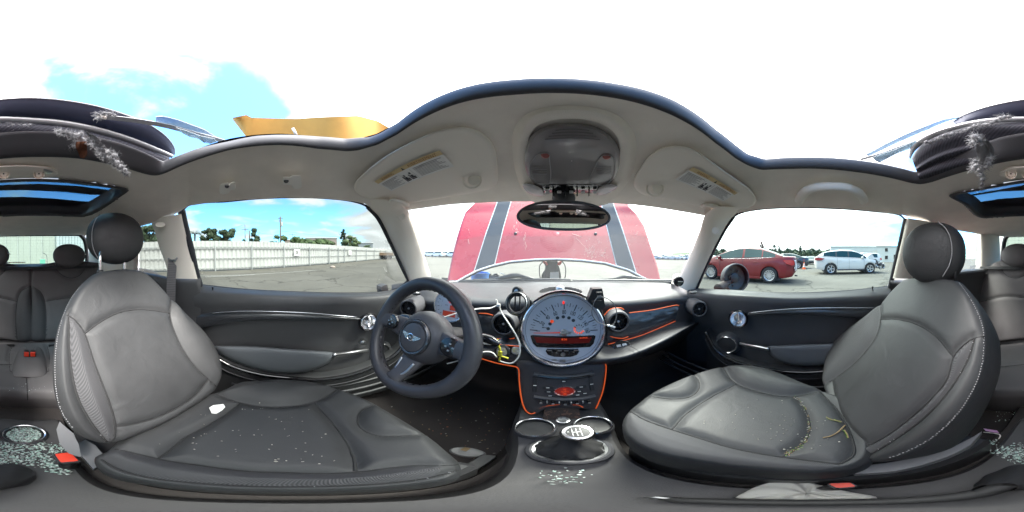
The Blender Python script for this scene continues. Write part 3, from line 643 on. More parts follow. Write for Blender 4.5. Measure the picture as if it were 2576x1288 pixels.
# --- pillars -----------------------------------------------------------------------------------------------------
def pillar(name, L_, R_, m, par, bulge=.02, n=24):
    a = cat(np.array([U(p[0], p[1], **{p[2]: p[3]}) for p in L_]), n); b = cat(np.array([U(p[0], p[1], **{p[2]: p[3]}) for p in R_]), n); R = []
    for f in np.linspace(0, 1, 11):
        P = a*(1-f)+b*f; P = P*(1-bulge*math.sin(math.pi*f)**.7/np.linalg.norm(P, axis=1, keepdims=True)); R.append(P)
    R = [R[0]*1.08]+R+[R[-1]*1.08]
    return mk(name, np.array(R), gridF(13, n), m, par)
pillar('front_pillar', [(905,500,'x',-.535),(926,521,'x',-.54),(953,550,'x',-.56),(982,608,'x',-.60),(1008,662,'x',-.64),(1034,715,'x',-.67)], [(1000,505,'z',.17),(1026,529,'z',.165),(1038,560,'y',.43),(1057,614,'y',.53),(1072,655,'y',.62),(1083,690,'y',.69),(1087,708,'y',.72)], M_['beige'], CAR, .028)
pillar('front_pillar', [(1800,520,'z',.172),(1773,541,'z',.168),(1760,580,'y',.44),(1742,625,'y',.54),(1722,670,'y',.64),(1705,700,'y',.71),(1688,712,'y',.74)], [(1880,522,'x',.62),(1846,545,'x',.63),(1824,577,'x',.65),(1794,635,'x',.70),(1771,685,'x',.745),(1745,738,'x',.775)], M_['beige'], CAR, .028)
pillar('door_pillar', [(378,552,'x',-.51),(388,580,'x',-.53),(402,625,'x',-.56),(418,668,'x',-.59),(427,700,'x',-.60)], [(456,538,'x',-.52),(463,570,'x',-.54),(474,615,'x',-.58),(486,660,'x',-.61),(497,702,'x',-.63)], M_['beige'], CAR, .03)
pillar('door_pillar', [(2280,548,'x',.61),(2272,590,'x',.63),(2260,640,'x',.67),(2246,700,'x',.72)], [(2350,560,'x',.60),(2345,600,'x',.62),(2335,650,'x',.65),(2320,702,'x',.69)], M_['beige'], CAR, .03)
pillar('rear_pillar', [(2466,586,'x',.58),(2467,630,'x',.60),(2466,680,'x',.62)], [(2514,592,'y',-1.3),(2516,630,'y',-1.33),(2516,690,'y',-1.36)], M_['beige'], CAR, .03)
pillar('rear_pillar', [(226,590,'y',-1.3),(224,630,'y',-1.33),(222,690,'y',-1.36)], [(352,568,'x',-.50),(350,620,'x',-.53),(346,690,'x',-.56)], M_['beige'], CAR, .03)
# black inner frame beside the rear window
for a, b in (((196, 586), (228, 588)), ((2514, 590), (2540, 592))):
    V = [U(a[0], a[1], y=-1.38), U(b[0], b[1], y=-1.38)]; pts = []
pl1 = cat([U(2535, 592, y=-1.41), U(2529, 600, y=-1.42), U(2524, 625, y=-1.47), U(2520, 665, y=-1.52)], 16); tube('hatch_edge', pl1, .022, M_['black'], CAR, 10)
pl1 = cat([U(200, 589, y=-1.41), U(212, 602, y=-1.42), U(217, 625, y=-1.47), U(219, 665, y=-1.52)], 16); tube('hatch_edge', pl1, .02, M_['black'], CAR, 10)
# dark lower trims
tr = MB()
X = np.linspace(425, 505, 16); Q = [rowU('x', [(420,696,-.60),(495,700,-.632),(510,700,-.64)], X), rowU('x', [(420,705,-.59),(495,712,-.62),(510,714,-.635)], X), rowU('x', [(420,760,-.60),(510,760,-.62)], X), rowU('x', [(420,900,-.60),(510,900,-.62)], X), rowU('x', [(420,1010,-.6),(510,1010,-.62)], X)]
tr.grid(blend(Q, 4))
X = np.linspace(150, 440, 40); Q = [rowU('x', [(150,672,-.50),(340,682,-.57),(440,700,-.61)], X), rowU('x', [(150,680,-.47),(340,692,-.54),(440,712,-.58)], X), rowU('x', [(150,760,-.50),(440,780,-.58)], X), rowU('x', [(150,1000,-.5),(440,1010,-.58)], X)]
tr.grid(blend(Q, 4))
X = np.linspace(2240, 2480, 40); Q = [rowU('x', [(2240,705,.73),(2330,702,.69),(2400,682,.66),(2480,674,.60)], X), rowU('x', [(2240,715,.71),(2330,712,.67),(2400,692,.64),(2480,682,.57)], X), rowU('x', [(2240,760,.72),(2400,740,.66),(2480,730,.6)], X), rowU('x', [(2240,1000,.7),(2400,1000,.63),(2480,1000,.6)], X)]
tr.grid(blend(Q, 4))
X = np.linspace(2440, 2540, 16); Q = [rowU('y', [(2440,668,-1.25),(2540,664,-1.4)], X), rowU('y', [(2440,690,-1.18),(2540,690,-1.3)], X), rowU('y', [(2440,800,-1.18),(2540,800,-1.3)], X)]
tr.grid(blend(Q, 4))
tr.build('rear_side_trim', M_['door'], CAR)
# belt slots and shoulder belts
M_['belt'] = mat('belt_webbing', (.13, .13, .14), .6, bump=.4, bscale=80, tex='weave')
M_['belt2'] = mat('pale_belt_webbing', (.33, .31, .33), .6, bump=.4, bscale=80, tex='weave')
def ribbon(name, pts, wd, m, par, wdir=None, n=30):
    P = cat(np.array(pts), n); T = np.gradient(P, axis=0); T /= np.linalg.norm(T, axis=1)[:, None]
    W = np.cross(T, P if wdir is None else np.broadcast_to(wdir, P.shape)); W /= np.linalg.norm(W, axis=1)[:, None]
    Nn = np.cross(T, W); G = [P-W*wd/2, P-W*wd/2+Nn*.0012, P+W*wd/2+Nn*.0012, P+W*wd/2, P-W*wd/2]
    return mk(name, np.array(G), gridF(5, n), m, par, sharp=30)
ribbon('seat_belt', [U(434, 652, x=-.575), U(433, 670, x=-.565), U(431, 700, x=-.56), U(430, 745, x=-.555), U(428, 800, x=-.55)], .042, M_['belt'], CAR)
s_ = MB(); p = U(440, 655, x=-.585); s_.lathe([(.0001, .004), (.015, .006), (.022, .002), (.026, -.006)], p, (1, .2, 0), 24, sc=(.75, 1.25)); s_.tube([U(424, 650, x=-.57), U(428, 655, x=-.565), U(441, 655, x=-.565), U(446, 648, x=-.57)], .005, 8, mi=1)
s_.build('belt_slot', [M_['black'], M_['satin']], CAR)
ribbon('seat_belt', [U(2488, 656, x=.60), U(2487, 670, x=.59), U(2483, 705, x=.585), U(2479, 745, x=.58), U(2476, 800, x=.57)], .050, M_['belt2'], CAR)
s_ = MB(); s_.tube(cat([U(2475, 652, x=.60), U(2480, 655, x=.60), U(2488, 657, x=.59), U(2498, 655, x=.60), U(2503, 649, x=.60)], 14), .007, 8, mi=0); s_.tube(cat([U(2478, 683, x=.585), U(2486, 680, x=.58), U(2495, 674, x=.58)], 8), .005, 8, mi=1)
s_.build('belt_slot', [M_['black'], M_['satin']], CAR)
# airbag marks on pillars
for (a, b), v in (((403, 565), -.50), ((2489, 602), .585), ((1800, 580), None), ((1010, 545), None)):
    p = U(a, b, x=v) if v else U(a, b, r=.62); p = p*.955 if v else p
    lathe('airbag_badge', [(.014, -.001), (.014, .002), (.012, .0025), (.0115, .0005), (.0001, .001)], p, -nrm(p), M_['beige'], CAR, 24, sc=(1.5, .8) if v else (1, 1))
# --- windows at the rear -----------------------------------------------------------------------------------------
pane('rear_side_glass', [[U(350,568,x=-.51),U(430,545,x=-.525)],[U(350,690,x=-.60),U(430,700,x=-.62)]], M_['tint'], CAR, 8)
pane('rear_side_glass', [[U(2400,576,x=.605),U(2472,588,x=.59)],[U(2400,690,x=.68),U(2472,680,x=.64)]], M_['shield'], CAR, 8)
rw = pane('rear_window_glass', [[U(-46,594,y=-1.43),U(96,590,y=-1.44),U(214,590,y=-1.43)],[U(-58,664,y=-1.56),U(96,664,y=-1.60),U(220,664,y=-1.56)]], M_['rearglass'], CAR, 20)
hl = MB()
for k in range(9):
    yy = 598+k*7; hl.tube(cat([U(-44, yy, y=-1.43-.017*k+.01), U(96, yy, y=-1.44-.017*k+.01), U(212, yy, y=-1.43-.017*k+.01)], 10), .0006, 4)
for k in range(16):
    xx = -40+k*16.5; hl.tube([U(xx, 594, y=-1.425), U(xx, 662, y=-1.56)], .0004, 4)
hl.build('heating_wires', mat('heating_wire', (.12, .13, .13), .6), rw)
ps = MB(); ps.box([.045, -1.38, -.075], [1.15, .52, .02]); ps.box([.045, -1.60, -.09], [1.2, .08, .05]); ps.build('parcel_shelf', M_['door2'], CAR, smooth=False)
tube('rear_header_edge', cat([U(-50, 594, y=-1.41), U(96, 591, y=-1.42), U(214, 591, y=-1.41)], 24), .012, M_['black'], CAR, 8)
box('yellow_folder', U(33, 660, y=-1.33), [.20, .10, .006], M_['yellow'], None); tag(bpy.data.objects['yellow_folder'], 'thin yellow folder lying on the rear shelf behind the seats', 'folder')
# --- windshield --------------------------------------------------------------------------------------------------
WT = [(1026,529,.385),(1080,519,.46),(1132,512,.51),(1210,508,.55),(1323,505,.575),(1420,505,.58),(1514,507,.575),(1642,519,.525),(1700,528,.475),(1774,541,.38)]
WB = [(1084,706,.72),(1115,712,.82),(1150,714,.90),(1250,713,1.0),(1400,711,1.03),(1550,712,1.0),(1640,714,.9),(1690,712,.78),(1706,704,.72)]
ws = pane('windshield', [[U(a, b, y=v) for a, b, v in WT], [U(a, b, y=v) for a, b, v in WB]], M_['shield'], CAR, 60)
tube('windshield_gasket', cat([U(a, b-2, y=v) for a, b, v in WB], 60), .007, M_['black'], ws, 8)
# --- outer body: side skins, underbody, bulkheads -----------------------------------------------------------------
ob = MB()
for sg, x0 in ((-1, -.70), (1, .80)):
    x1 = x0+sg*.09; G = []
    for yv, zt in ((.72, -.19), (.4, -.20), (0, -.20), (-.4, -.185), (-.9, -.13), (-1.3, -.11), (-1.62, -.12)):
        tp_ = max(0, (-yv-.6))*.13; G.append([(x0-sg*.02-sg*tp_, yv, zt), (x0+sg*.02-sg*tp_, yv, zt-.01), (x1-sg*.02-sg*tp_, yv, zt-.10), (x1-sg*tp_, yv, zt-.25), (x1-sg*.01-sg*tp_, yv, -.65), (x1-sg*.05-sg*tp_, yv, -.92), (x1-sg*.15, yv, -.95)])
    ob.grid(G)
ob.grid([[(-.62, -1.62, -.1), (.045, -1.72, -.1), (.71, -1.62, -.1)], [(-.66, -1.72, -.4), (.045, -1.80, -.4), (.75, -1.72, -.4)], [(-.6, -1.68, -.95), (.045, -1.75, -.95), (.7, -1.68, -.95)]])
ob.build('body_shell', M_['redpaint'], CAR)
for x_ in (-.685, .775):
    kp = MB(); kp.grid([[(x_, y_, z_) for z_ in (-.95, -.6, -.195)] for y_ in (.42, .7, 1.03)]); kp.build('kick_panel', M_['black'], CAR)
fl = MB(); fl.grid([[(-.80, y_, -.955) for y_ in (1.1, -1.8)], [(.90, y_, -.955) for y_ in (1.1, -1.8)]]); fl.grid([[(-.80, 1.02, -.955), (-.80, 1.02, -.19)], [(.045, 1.06, -.955), (.045, 1.06, -.19)], [(.90, 1.02, -.955), (.90, 1.02, -.19)]])
fl.build('underbody', M_['black'], CAR)
f2 = MB(); nx, ny = 60, 80
xs_, ys_ = np.meshgrid(np.linspace(-.72, .82, nx), np.linspace(-1.25, .98, ny)); zf = -.90+.012*np.sin(xs_*23+ys_*7)*np.sin(ys_*17)
zf += np.where(np.abs(xs_-.045) < .13, .10, 0)*1.0; zf += np.clip((ys_-.72)/.26, 0, 1)**2*.45; zf += np.clip((-.68-ys_)/.1, 0, 1)*.02
f2.grid(np.stack([xs_, ys_, zf], -1)); f2.build('floor_carpet', M_['carpet'], CAR)
# ================================================================ SEATS
M_['seam'] = mat('dark_seam', (.018, .018, .019), .8)
LASTPT = []
def pillow(name, outl, pl, thick, R, seams, panels, mats, par, n=200, rings=64, puff=.005, pw=.014, groove=.004, back_in=.9, bulge=0, close=True, p0=None, axis_up=(0, 0, 1), side_k=None, seamr=.0019):
    """upholstered pad: outline (pixels) on plane pl; seams and panel outlines (pixels) shape its surface"""
    p_, nn = np.asarray(pl[0], float), nrm(pl[1]); u, v, _ = basis(nn, axis_up)
    to3 = lambda Q: p_+Q[:, :1]*u+Q[:, 1:2]*v
    def to2(px, sm_=True, n_=60, closed=False):
        P = UL(px, pl=(p_, nn))-p_; Q = np.stack([P@u, P@v], 1)
        return cat(Q, n_, closed) if sm_ else Q
    O = to2(outl, True, n, True); c = O.mean(0) if p0 is None else to2([p0, p0], False)[0]
    SM = [to2(s, True, 40) for s in seams]
    s = 1-np.linspace(0, 1, rings)**1.35; s[-1] = .002
    G = c+(O-c)[None]*s[:, None, None]; Q = G.reshape(-1, 2)
    d = dpoly(Q, O, True); h = R*np.sqrt(np.maximum(0, 1-(1-np.minimum(d/R, 1))**2))
    ds = np.full(len(Q), 1e3)
    for m_ in SM: ds = np.minimum(ds, dpoly(Q, m_))
    h += puff*(1-np.exp(-(np.minimum(ds, d)/pw)**2)) - groove*np.exp(-(ds/.0035)**2)*np.clip(d/.012, 0, 1)
    h += bulge*np.clip(d/.12, 0, 1)
    mi_v = np.zeros(len(Q), int)
    PP = []
    for poly, mi, rs in panels:
        q = to2(poly, True, 80, True); PP.append((q, mi)); ins = inpoly(Q, q); dd_ = dpoly(Q, q, True)
        h += np.where(ins, rs*(1-np.exp(-(dd_/.035)**2)), 0)
    V = to3(Q)+h[:, None]*nn
    V = V.reshape(rings, n, 3)
    side = []
    for f in np.linspace(0, 1, 9)[::-1]:
        sc = 1-(1-back_in)*f**2.2; side.append(to3(c+(O-c)*sc)-nn*thick*f)
    side[-1] = side[-1]
    A = np.concatenate([np.array(side)[:-1], V], 0)
    F = gridF(len(A), n, False, True); F.append(tuple(range(n))[::-1])
    mi = np.zeros(len(F), int); ctr = np.array([A.reshape(-1, 3)[list(f)].mean(0) for f in F[:-1]])
    qc = np.stack([(ctr-p_)@u, (ctr-p_)@v], 1); front = np.arange(len(F)-1) >= 8*n
    for q, m_ in PP: mi[:-1] = np.where(front & inpoly(qc, q), m_, mi[:-1])
    o = mk(name, A, F, mats, par, mi)
    for k_ in (seams if seamr else []):
        q_ = to2(k_, True, 70); i_ = [int(np.argmin(((Q-t_)**2).sum(1))) for t_ in q_]; P_ = to3(q_)+(h[i_]+.0010)[:, None]*nn
        for _ in range(3): P_[1:-1] = (P_[:-2]+2*P_[1:-1]+P_[2:])/4
        tube('seam', P_, seamr, M_['seam'], o, 6)
    def onept(x, y, lift=.0015):
        t_ = to2([(x, y), (x, y)], False)[0]; i_ = int(np.argmin(((Q-t_)**2).sum(1))); return to3(t_[None])[0]+(h[i_]+lift)*nn
    LASTPT.append(onept)
    def onsurf(px, lift=.0008, n_=60):
        q = to2(px, True, n_); 
        idx = [int(np.argmin(((Q-t_)**2).sum(1))) for t_ in q]
        return to3(q)+(h[idx]+lift)[:, None]*nn
    return o, onsurf
def piping(os, px, par, r=.0011, n=60, name='seam_piping', lift=.0, m=None): 
    tube(name, os(px, lift, n), r, m or M_['stitch'], par, 6)
def stitches(os, px, par, n=60, gap=.55, r=.0012, ln=None):
    P = os(px, .0010, n*2); mb = MB()
    for i in range(0, len(P)-2, 2): mb.tube([P[i], P[i]*(1-gap)+P[i+1]*gap*1.0+0*(P[i+2])], r, 5)
    mb.build('stitching', M_['stitch'], par)
LM = [M_['leather'], M_['mesh'], M_['leather2']]
# ---- driver's seat
pD = (np.array([-.29, -.53, -.06]), np.array([0, 1, .727]))
base = MB(); base.box([-.28, -.10, -.74], [.42, .55, .16], mi=0); base.box([-.48, -.02, -.86], [.03, .6, .03], mi=0); base.box([-.10, -.02, -.86], [.03, .6, .03], mi=0)
sD = base.build('front_seat', [M_['black'], M_['satin']], CAR, smooth=False); sD['label'] = 'left front seat'
bo = [(230,695),(256,686),(307,681),(353,687),(384,711),(422,752),(460,793),(501,833.5),(532,879.5),(546,925.6),(542,965),(528,988),(460,1033),(358,1084),(266,1112),(215,1102),(179,1079),(148,1028),(134,961),(135.5,884.7),(148,818),(174,757),(205,716)]
yoke = [(207,843),(245.5,815.6),(286,795),(327,786.5),(368,787.5),(415,794)]
lseam = [(158.6,792.6),(185,812),(207,843),(230,915),(256,987),(271,1038),(274,1074),(266,1112)]
dst = [(169,792.6),(170,840),(171,884.7),(184,976.7),(215,1048),(256,1104.6)]
rseam = [(422,752),(416,797.7),(430,849),(460,905),(506,956),(530,975)]
bseam = [(274,1066),(332,1058.6),(409,1033),(470.6,997),(507,957)]
bk, os = pillow('backrest', bo, pD, .11, .030, [yoke, lseam, rseam, bseam, dst], [([(169,795),(185,812),(207,843),(230,915),(256,987),(271,1038),(274,1074),(262,1105),(215,1048),(184,976.7),(171,884.7)], 1, .012), ([(424,755),(460,793),(501,833.5),(532,879.5),(546,925.6),(542,965),(506,956),(460,905),(430,849),(417,797)], 0, .018), ([(158,795),(169,795),(171,884),(184,976),(215,1048),(256,1104),(215,1100),(179,1079),(148,1028),(136,961),(138,884)], 0, .010)], LM, sD)
stitches(os, dst, bk, 70); stitches(os, [(205,718),(176,757),(151,818),(139,884),(138,961),(151,1026),(182,1075)], bk, 70)
piping(os, bseam, bk, .0009, lift=-.002)
# headrests: rounded pads with a curved seam
def headrest(c, rx_, ry_, rz_, fwd, par, name='headrest', seamside=-1, up=(0, 0, 1), m=None, sd=.72):
    n = nrm(fwd); u, v, _ = basis(n, up); mb = MB(); nu, nv = 48, 30; a = np.linspace(0, 2*np.pi, nu, endpoint=False)
    G = []
    for j in range(nv):
        t = np.pi*(j+.001)/(nv-1+.002); ct, st = np.cos(t), np.sin(t)
        rr = np.abs(st)**.62; dep = np.sign(ct)*np.abs(ct)**.8
        ca, sa = np.cos(a), np.sin(a); x = np.sign(ca)*np.abs(ca)**.92*rr*rx_; y = np.sign(sa)*np.abs(sa)**.92*rr*ry_*(1-.10*(sa < 0)*0); y = np.where(sa < 0, y*1.0, y)
        z = dep*rz_-.18*rz_*(y/ry_)**2*(ct > 0)
        G.append(np.asarray(c)+x[:, None]*u+y[:, None]*v+(z if np.ndim(z) else np.full(nu, z))[:, None]*n)
    mb.grid(G, 0, False, True); o = mb.build(name, m or M_['leather'], par, sharp=None)
    return o, u, v, n
def seam_on(obj_pts, par, r=.0012, m=None): tube('headrest_seam', cat(obj_pts, 40), r, m or M_['stitch'], par, 6)
hc = U(290, 598, r=.665); hD, u, v, n = headrest(hc, .118, .108, .055, (.28, 1, .12), sD)
def surf_on(o, px, lift=.002, n=30):
    V = np.array([v.co[:] for v in o.data.vertices])+WL[o.name]-C; dl_ = np.linalg.norm(V, axis=1); Dn = V/dl_[:, None]; R = []
    for a, b in cat(np.array(px, float), n):
        d = ray(a, b); c = Dn@d; ok = np.where(c > math.cos(.055))[0]; R.append(dl_[ok].min() if len(ok) else dl_.min())
    R = np.array(R)
    for _ in range(6): R[1:-1] = (R[:-2]+2*R[1:-1]+R[2:])/4
    return np.array([ray(a, b) for a, b in cat(np.array(px, float), n)])*(R-lift)[:, None]
tube('headrest_seam', surf_on(hD, [(252,538),(241,552),(234,570),(231,590),(232,612),(237,632),(247,650)]), .0016, M_['stitch'], hD, 6)
for a, b in ((252, 684), (313, 682)):
    p = U(a, b, y=-.565); q = U(a, b-26, y=-.565); tube('headrest_post', [p-(q-p)*.2, p, q, q+(q-p)], .0062, M_['chrome'], hD, 12); lathe('post_collar', [(.013, -.004), (.013, .004), (.009, .008), (.007, .008)], p, (0, 0, 1), M_['black'], hD, 18)
# cushion
pC = (np.array([-.28, 0, -.525]), np.array([0, 0, 1.]))
co_ = [(545,992),(600,969),(660,964),(712,962),(780,967),(850,983),(920,1008),(1000,1052),(1080,1102),(1145,1155),(1160,1188),(1140,1208),(1060,1220),(900,1232),(700,1236),(500,1230),(360,1212),(280,1195),(243,1172),(240,1150),(268,1138),(300,1110),(350,1070),(420,1030),(480,1005)]
thigh = [(545,1000),(580,1014),(620,1025),(656,1030.6),(708,1032),(759,1027),(810,1012.7),(851,985)]
cf = [(792,1023),(830.5,1064),(866,1110),(889,1156),(894.5,1189)]
fb = [(938,1026),(907,1043),(899.6,1069),(912,1087),(948,1102),(994,1104),(1075,1098)]
inner = [(1150,1170),(1137,1174),(1040,1175.4),(963.5,1184),(861,1194),(707.7,1191.8),(644,1191),(511,1176),(435,1166),(358,1150),(291,1134)]
inst = [(256,1160),(307,1187),(384,1206),(511,1219),(650,1226),(800,1226),(950,1220),(1080,1205),(1150,1185)]
rs_ = [(399,1158),(440,1128),(471,1104),(537,1069),(604,1022)]
cu, os = pillow('seat_cushion', co_, pC, .17, .022, [thigh, cf, fb, inner, rs_, inst], [([(545,1000),(580,1014),(656,1030),(708,1032),(759,1027),(810,1012),(851,985),(780,967),(712,962),(650,965),(600,970)], 0, .022), ([(938,1026),(907,1043),(899,1069),(912,1087),(948,1102),(994,1104),(1075,1098),(1000,1052)], 0, .012), ([(291,1134),(358,1150),(511,1176),(644,1191),(861,1194),(963,1184),(1100,1180),(1080,1205),(950,1220),(800,1226),(650,1226),(511,1219),(384,1206),(307,1187),(258,1160)], 1, .012)], LM, sD, puff=.010, p0=(520, 1120), groove=.003)
ptD = LASTPT[-1]; stitches(os, inst, cu, 80); piping(os, rs_, cu, .0010, lift=-.001); piping(os, inner[2:], cu, .0008, lift=-.001)
def scatter_crumbs(name, n, fn, par_label, catg, m, r=(.0012, .0035)):
    mb = MB()
    for i in range(n):
        p = fn(); s = random.uniform(*r); ax = np.array(Euler((random.random()*6, random.random()*6, random.random()*6)).to_matrix()); mb.box(p, [s, s*random.uniform(.5, 1.4), s*random.uniform(.3, .9)], ax=ax, bev=.3, mi=random.randrange(len(m)))
    o = mb.build(name, m, None, smooth=False); return tag(o, par_label, catg, kind='stuff')
# side hinge cover + buckle
P = [(150,1060),(142,1080),(150,1115),(172,1140),(190,1147),(205,1150),(198,1118),(185,1090)]
hg = MB(); q = [U(a, b, pl=(pD[0]-np.array([0, .03, 0]), pD[1])) for a, b in P]; hg.prism(q, -nrm(q[0])*-.02)
q = [U(a, b, z=-.60) for a, b in ((190,1118),(215,1106),(240,1120),(262,1145),(250,1170),(235,1180),(218,1160),(200,1140))]; hg.prism(q, (0, 0, -.03))
hg.build('recliner_cover', mat('grey_plastic_cover', (.16, .165, .175), .35), sD, smooth=False)
def buckle(px, z, par, thick=.02):
    q = np.array([U(a, b, z=z) for a, b in px]); c = q.mean(0); b = prism('belt_buckle', c+(q-c)*1.15, (0, 0, -thick), M_['black'], par, bev=.003)
    q2 = c+(q-c)*np.array([.95, .95, 1]); prism('release_button', q2+np.array([0, 0, .003]), (0, 0, -.004), M_['red'], b, bev=.001)
    tube('buckle_stalk', [c-np.array([0, 0, .02]), c-np.array([0, -.01, .10])], .012, M_['black'], b, 8)
buckle([(137,1142),(178,1137),(200,1160),(152,1164)], -.60, sD)
# ---- passenger seat
pP = (np.array([.41, -.40, -.10]), np.array([0, 1, .77]))
base = MB(); base.box([.35, -.02, -.74], [.42, .55, .16], mi=0); base.box([.16, .02, -.86], [.03, .6, .03], mi=0); base.box([.54, .02, -.86], [.03, .6, .03], mi=0)
sP = base.build('front_seat', [M_['black'], M_['satin']], CAR, smooth=False); sP['label'] = 'right front seat'
bo = [(2285,705.6),(2249,736),(2223,767),(2177,803),(2136,833.5),(2105.6,864),(2085,905),(2077.5,946),(2079,976.8),(2090,1002),(2111,1053.5),(2136,1104.7),(2151.7,1143),(2168,1161),(2200,1163),(2249,1156),(2325.7,1125),(2392,1074),(2443,1007.5),(2474,936),(2482,874.5),(2479,823),(2460,770),(2440,735),(2415,711),(2350,702)]
yoke = [(2223,808),(2264,808),(2315.5,820.8),(2361.5,849),(2407.5,900)]
rs1 = [(2481,848),(2450,858),(2425,878),(2407.5,900),(2392,956),(2351,1007.5),(2290,1064),(2208,1120)]
st1 = [(2458.7,854),(2443,905),(2402,977),(2341,1048),(2269,1104.7),(2177,1160)]
ls = [(2223,767),(2223,808),(2213,849),(2177,900),(2131,941),(2080,974)]
bs = [(2104.7,961.5),(2121,1023),(2157,1079),(2208,1120)]
bk, os = pillow('backrest', bo, pP, .13, .018, [yoke, rs1, ls, bs, st1], [([(2455,858),(2425,878),(2407.5,900),(2392,956),(2351,1007.5),(2290,1064),(2208,1120),(2180,1155),(2269,1104.7),(2341,1048),(2402,977),(2443,905)], 1, .012), ([(2223,770),(2223,808),(2213,849),(2177,900),(2131,941),(2082,974),(2079,946),(2087,905),(2107,864),(2136,835),(2177,805)], 1, .016)], LM, sP, back_in=.97, puff=.008)
stitches(os, st1, bk, 80); stitches(os, [(2418,716),(2452,765),(2476,823),(2479,874),(2471,936),(2440,1005),(2389,1071),(2323,1121),(2249,1153)], bk, 90)
piping(os, bs, bk, .001, lift=-.001)
hc = U(2349, 636, r=.59); hP, u, v, n = headrest(hc, .116, .114, .060, (-.62, 1, .10), sP)
tube('headrest_seam', surf_on(hP, [(2360,558),(2378,573),(2391,600),(2395,635),(2388,667),(2371,696)]), .0016, M_['stitch'], hP, 6)
for a, b in ((2300, 708), (2403, 706)):
    p = U(a, b, y=-.43); q = U(a, b-22, y=-.43); tube('headrest_post', [p, q, q+(q-p)], .006, M_['black'], hP, 12)
pC2 = (np.array([.33, 0, -.51]), np.array([0, 0, 1.]))
co_ = [(1567,1078),(1572,1050),(1600,1022),(1650,987),(1720,956),(1790,934),(1850,926),(1900,928),(1960,944),(2030,972),(2075,990),(2130,1010),(2180,1050),(2200,1100),(2200,1150),(2150,1180),(2060,1190),(1950,1186),(1850,1176),(1750,1163),(1660,1145),(1600,1118)]
thigh = [(1819,933),(1832,955),(1852,974),(1891,989.6),(1942,1002),(1993,1006.5),(2049,996),(2075,990)]
cf = [(1852,974),(1788.5,1007.5),(1727,1048),(1689,1087)]
fb = [(1744,948),(1758,970),(1756,990),(1732,1007.5),(1686,1011.6),(1640,1006),(1622,1004)]
inner = [(1585,1040),(1610,1058),(1635,1069),(1689,1087),(1763,1110),(1865,1138),(1962,1154),(2050,1165),(2110,1172)]
r1 = [(1998,1006.5),(2024,1038),(2036.6,1074),(2031.5,1104.7),(2003,1135),(1967.5,1154)]
r2 = [(2065,994),(2105.6,1038),(2131,1079),(2146.6,1120),(2146.6,1151),(2111,1172)]
cu2, os2 = pillow('seat_cushion', co_, pC2, .17, .022, [thigh, cf, fb, inner, r1, r2], [([(1819,933),(1832,955),(1852,974),(1891,989),(1942,1002),(1993,1006),(2049,996),(2070,988),(2030,974),(1960,946),(1900,930),(1850,928)], 0, .024), ([(1744,948),(1758,970),(1756,990),(1732,1007),(1686,1011),(1640,1006),(1628,1004),(1660,986),(1700,966)], 0, .012), ([(1585,1045),(1635,1071),(1763,1112),(1962,1156),(2110,1174),(2060,1185),(1950,1180),(1850,1172),(1750,1158),(1660,1140),(1600,1112),(1575,1080)], 1, .006)], LM, sP, puff=.009, p0=(1950, 1085), groove=.003)
ptP = LASTPT[-1]; piping(os2, inner[2:], cu2, .0008, lift=-.001); piping(os2, r2, cu2, .001, lift=-.001); piping(os2, thigh, cu2, .0008, lift=-.001)
q = [U(a, b, z=-.60) for a, b in ((2130,1176),(2200,1168),(2300,1152),(2400,1122),(2470,1085),(2440,1120),(2350,1160),(2250,1185),(2150,1192))]; prism('recliner_cover', q, (0, 0, -.03), mat('grey_side_cover', (.2, .2, .21), .35), sP)
q = [U(a, b, x=.745-.0) for a, b in ((2040, 975), (2062, 968), (2068, 985), (2050, 992))]; 
buckle([(2083,1216),(2140,1214),(2155,1224),(2105,1228)], -.66, sP, .03)
# ---- rear seats
Y0 = -1.10
M_['rearleather_lit'] = mat('rear_leather_lightened', (.105, .10, .103), .65, bump=.3, bscale=520, tex='leather', var=.08, vscale=9, spec=.35, bdist=.0006)  # seat leather lightened: extra light for the dim rear put into the colour
pR = (np.array([.045, -1.13, -.3]), np.array([0, 1, .22]))
rb = MB(); rb.box([.045, -1.3, -.5], [1.12, .2, .7]); rs = rb.build('rear_seat', M_['black'], CAR, smooth=False)
RM = [M_['rearleather_lit'], M_['mesh'], M_['rearleather_lit']]
bl_ = [(79,855),(79,760),(79,676),(90,671),(135,660),(180,655),(230,659),(300,668),(400,690),(420,760),(420,855),(250,856),(132,855)]
ins = [(79,724),(99,731),(112,756),(116,804),(112,855)]
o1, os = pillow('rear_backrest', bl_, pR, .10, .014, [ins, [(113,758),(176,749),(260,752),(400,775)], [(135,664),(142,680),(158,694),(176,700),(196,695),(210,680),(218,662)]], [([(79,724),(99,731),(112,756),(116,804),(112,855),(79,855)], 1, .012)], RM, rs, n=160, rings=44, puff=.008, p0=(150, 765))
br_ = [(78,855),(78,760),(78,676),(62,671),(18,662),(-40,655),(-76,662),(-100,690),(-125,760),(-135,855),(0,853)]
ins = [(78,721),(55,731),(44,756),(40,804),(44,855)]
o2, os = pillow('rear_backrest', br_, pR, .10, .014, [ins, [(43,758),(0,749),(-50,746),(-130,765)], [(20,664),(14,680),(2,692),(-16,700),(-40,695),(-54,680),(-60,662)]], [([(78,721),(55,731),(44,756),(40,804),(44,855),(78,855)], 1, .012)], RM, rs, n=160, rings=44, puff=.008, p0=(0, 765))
for cpx, seat in (((174, 643), o1), ((-17, 642), o2)):
    hc = U(*cpx, r=1.12); h_, u, v, n = headrest(hc, .112, .082, .045, (.0, 1, .15), rs, name='rear_headrest', m=M_['rearleather_lit'])
    box('care_label', hc+u*(.112 if cpx[0] < 100 else .108)+v*.005+n*.01, [.016, .002, .026], M_['paper'], h_, basis(n))
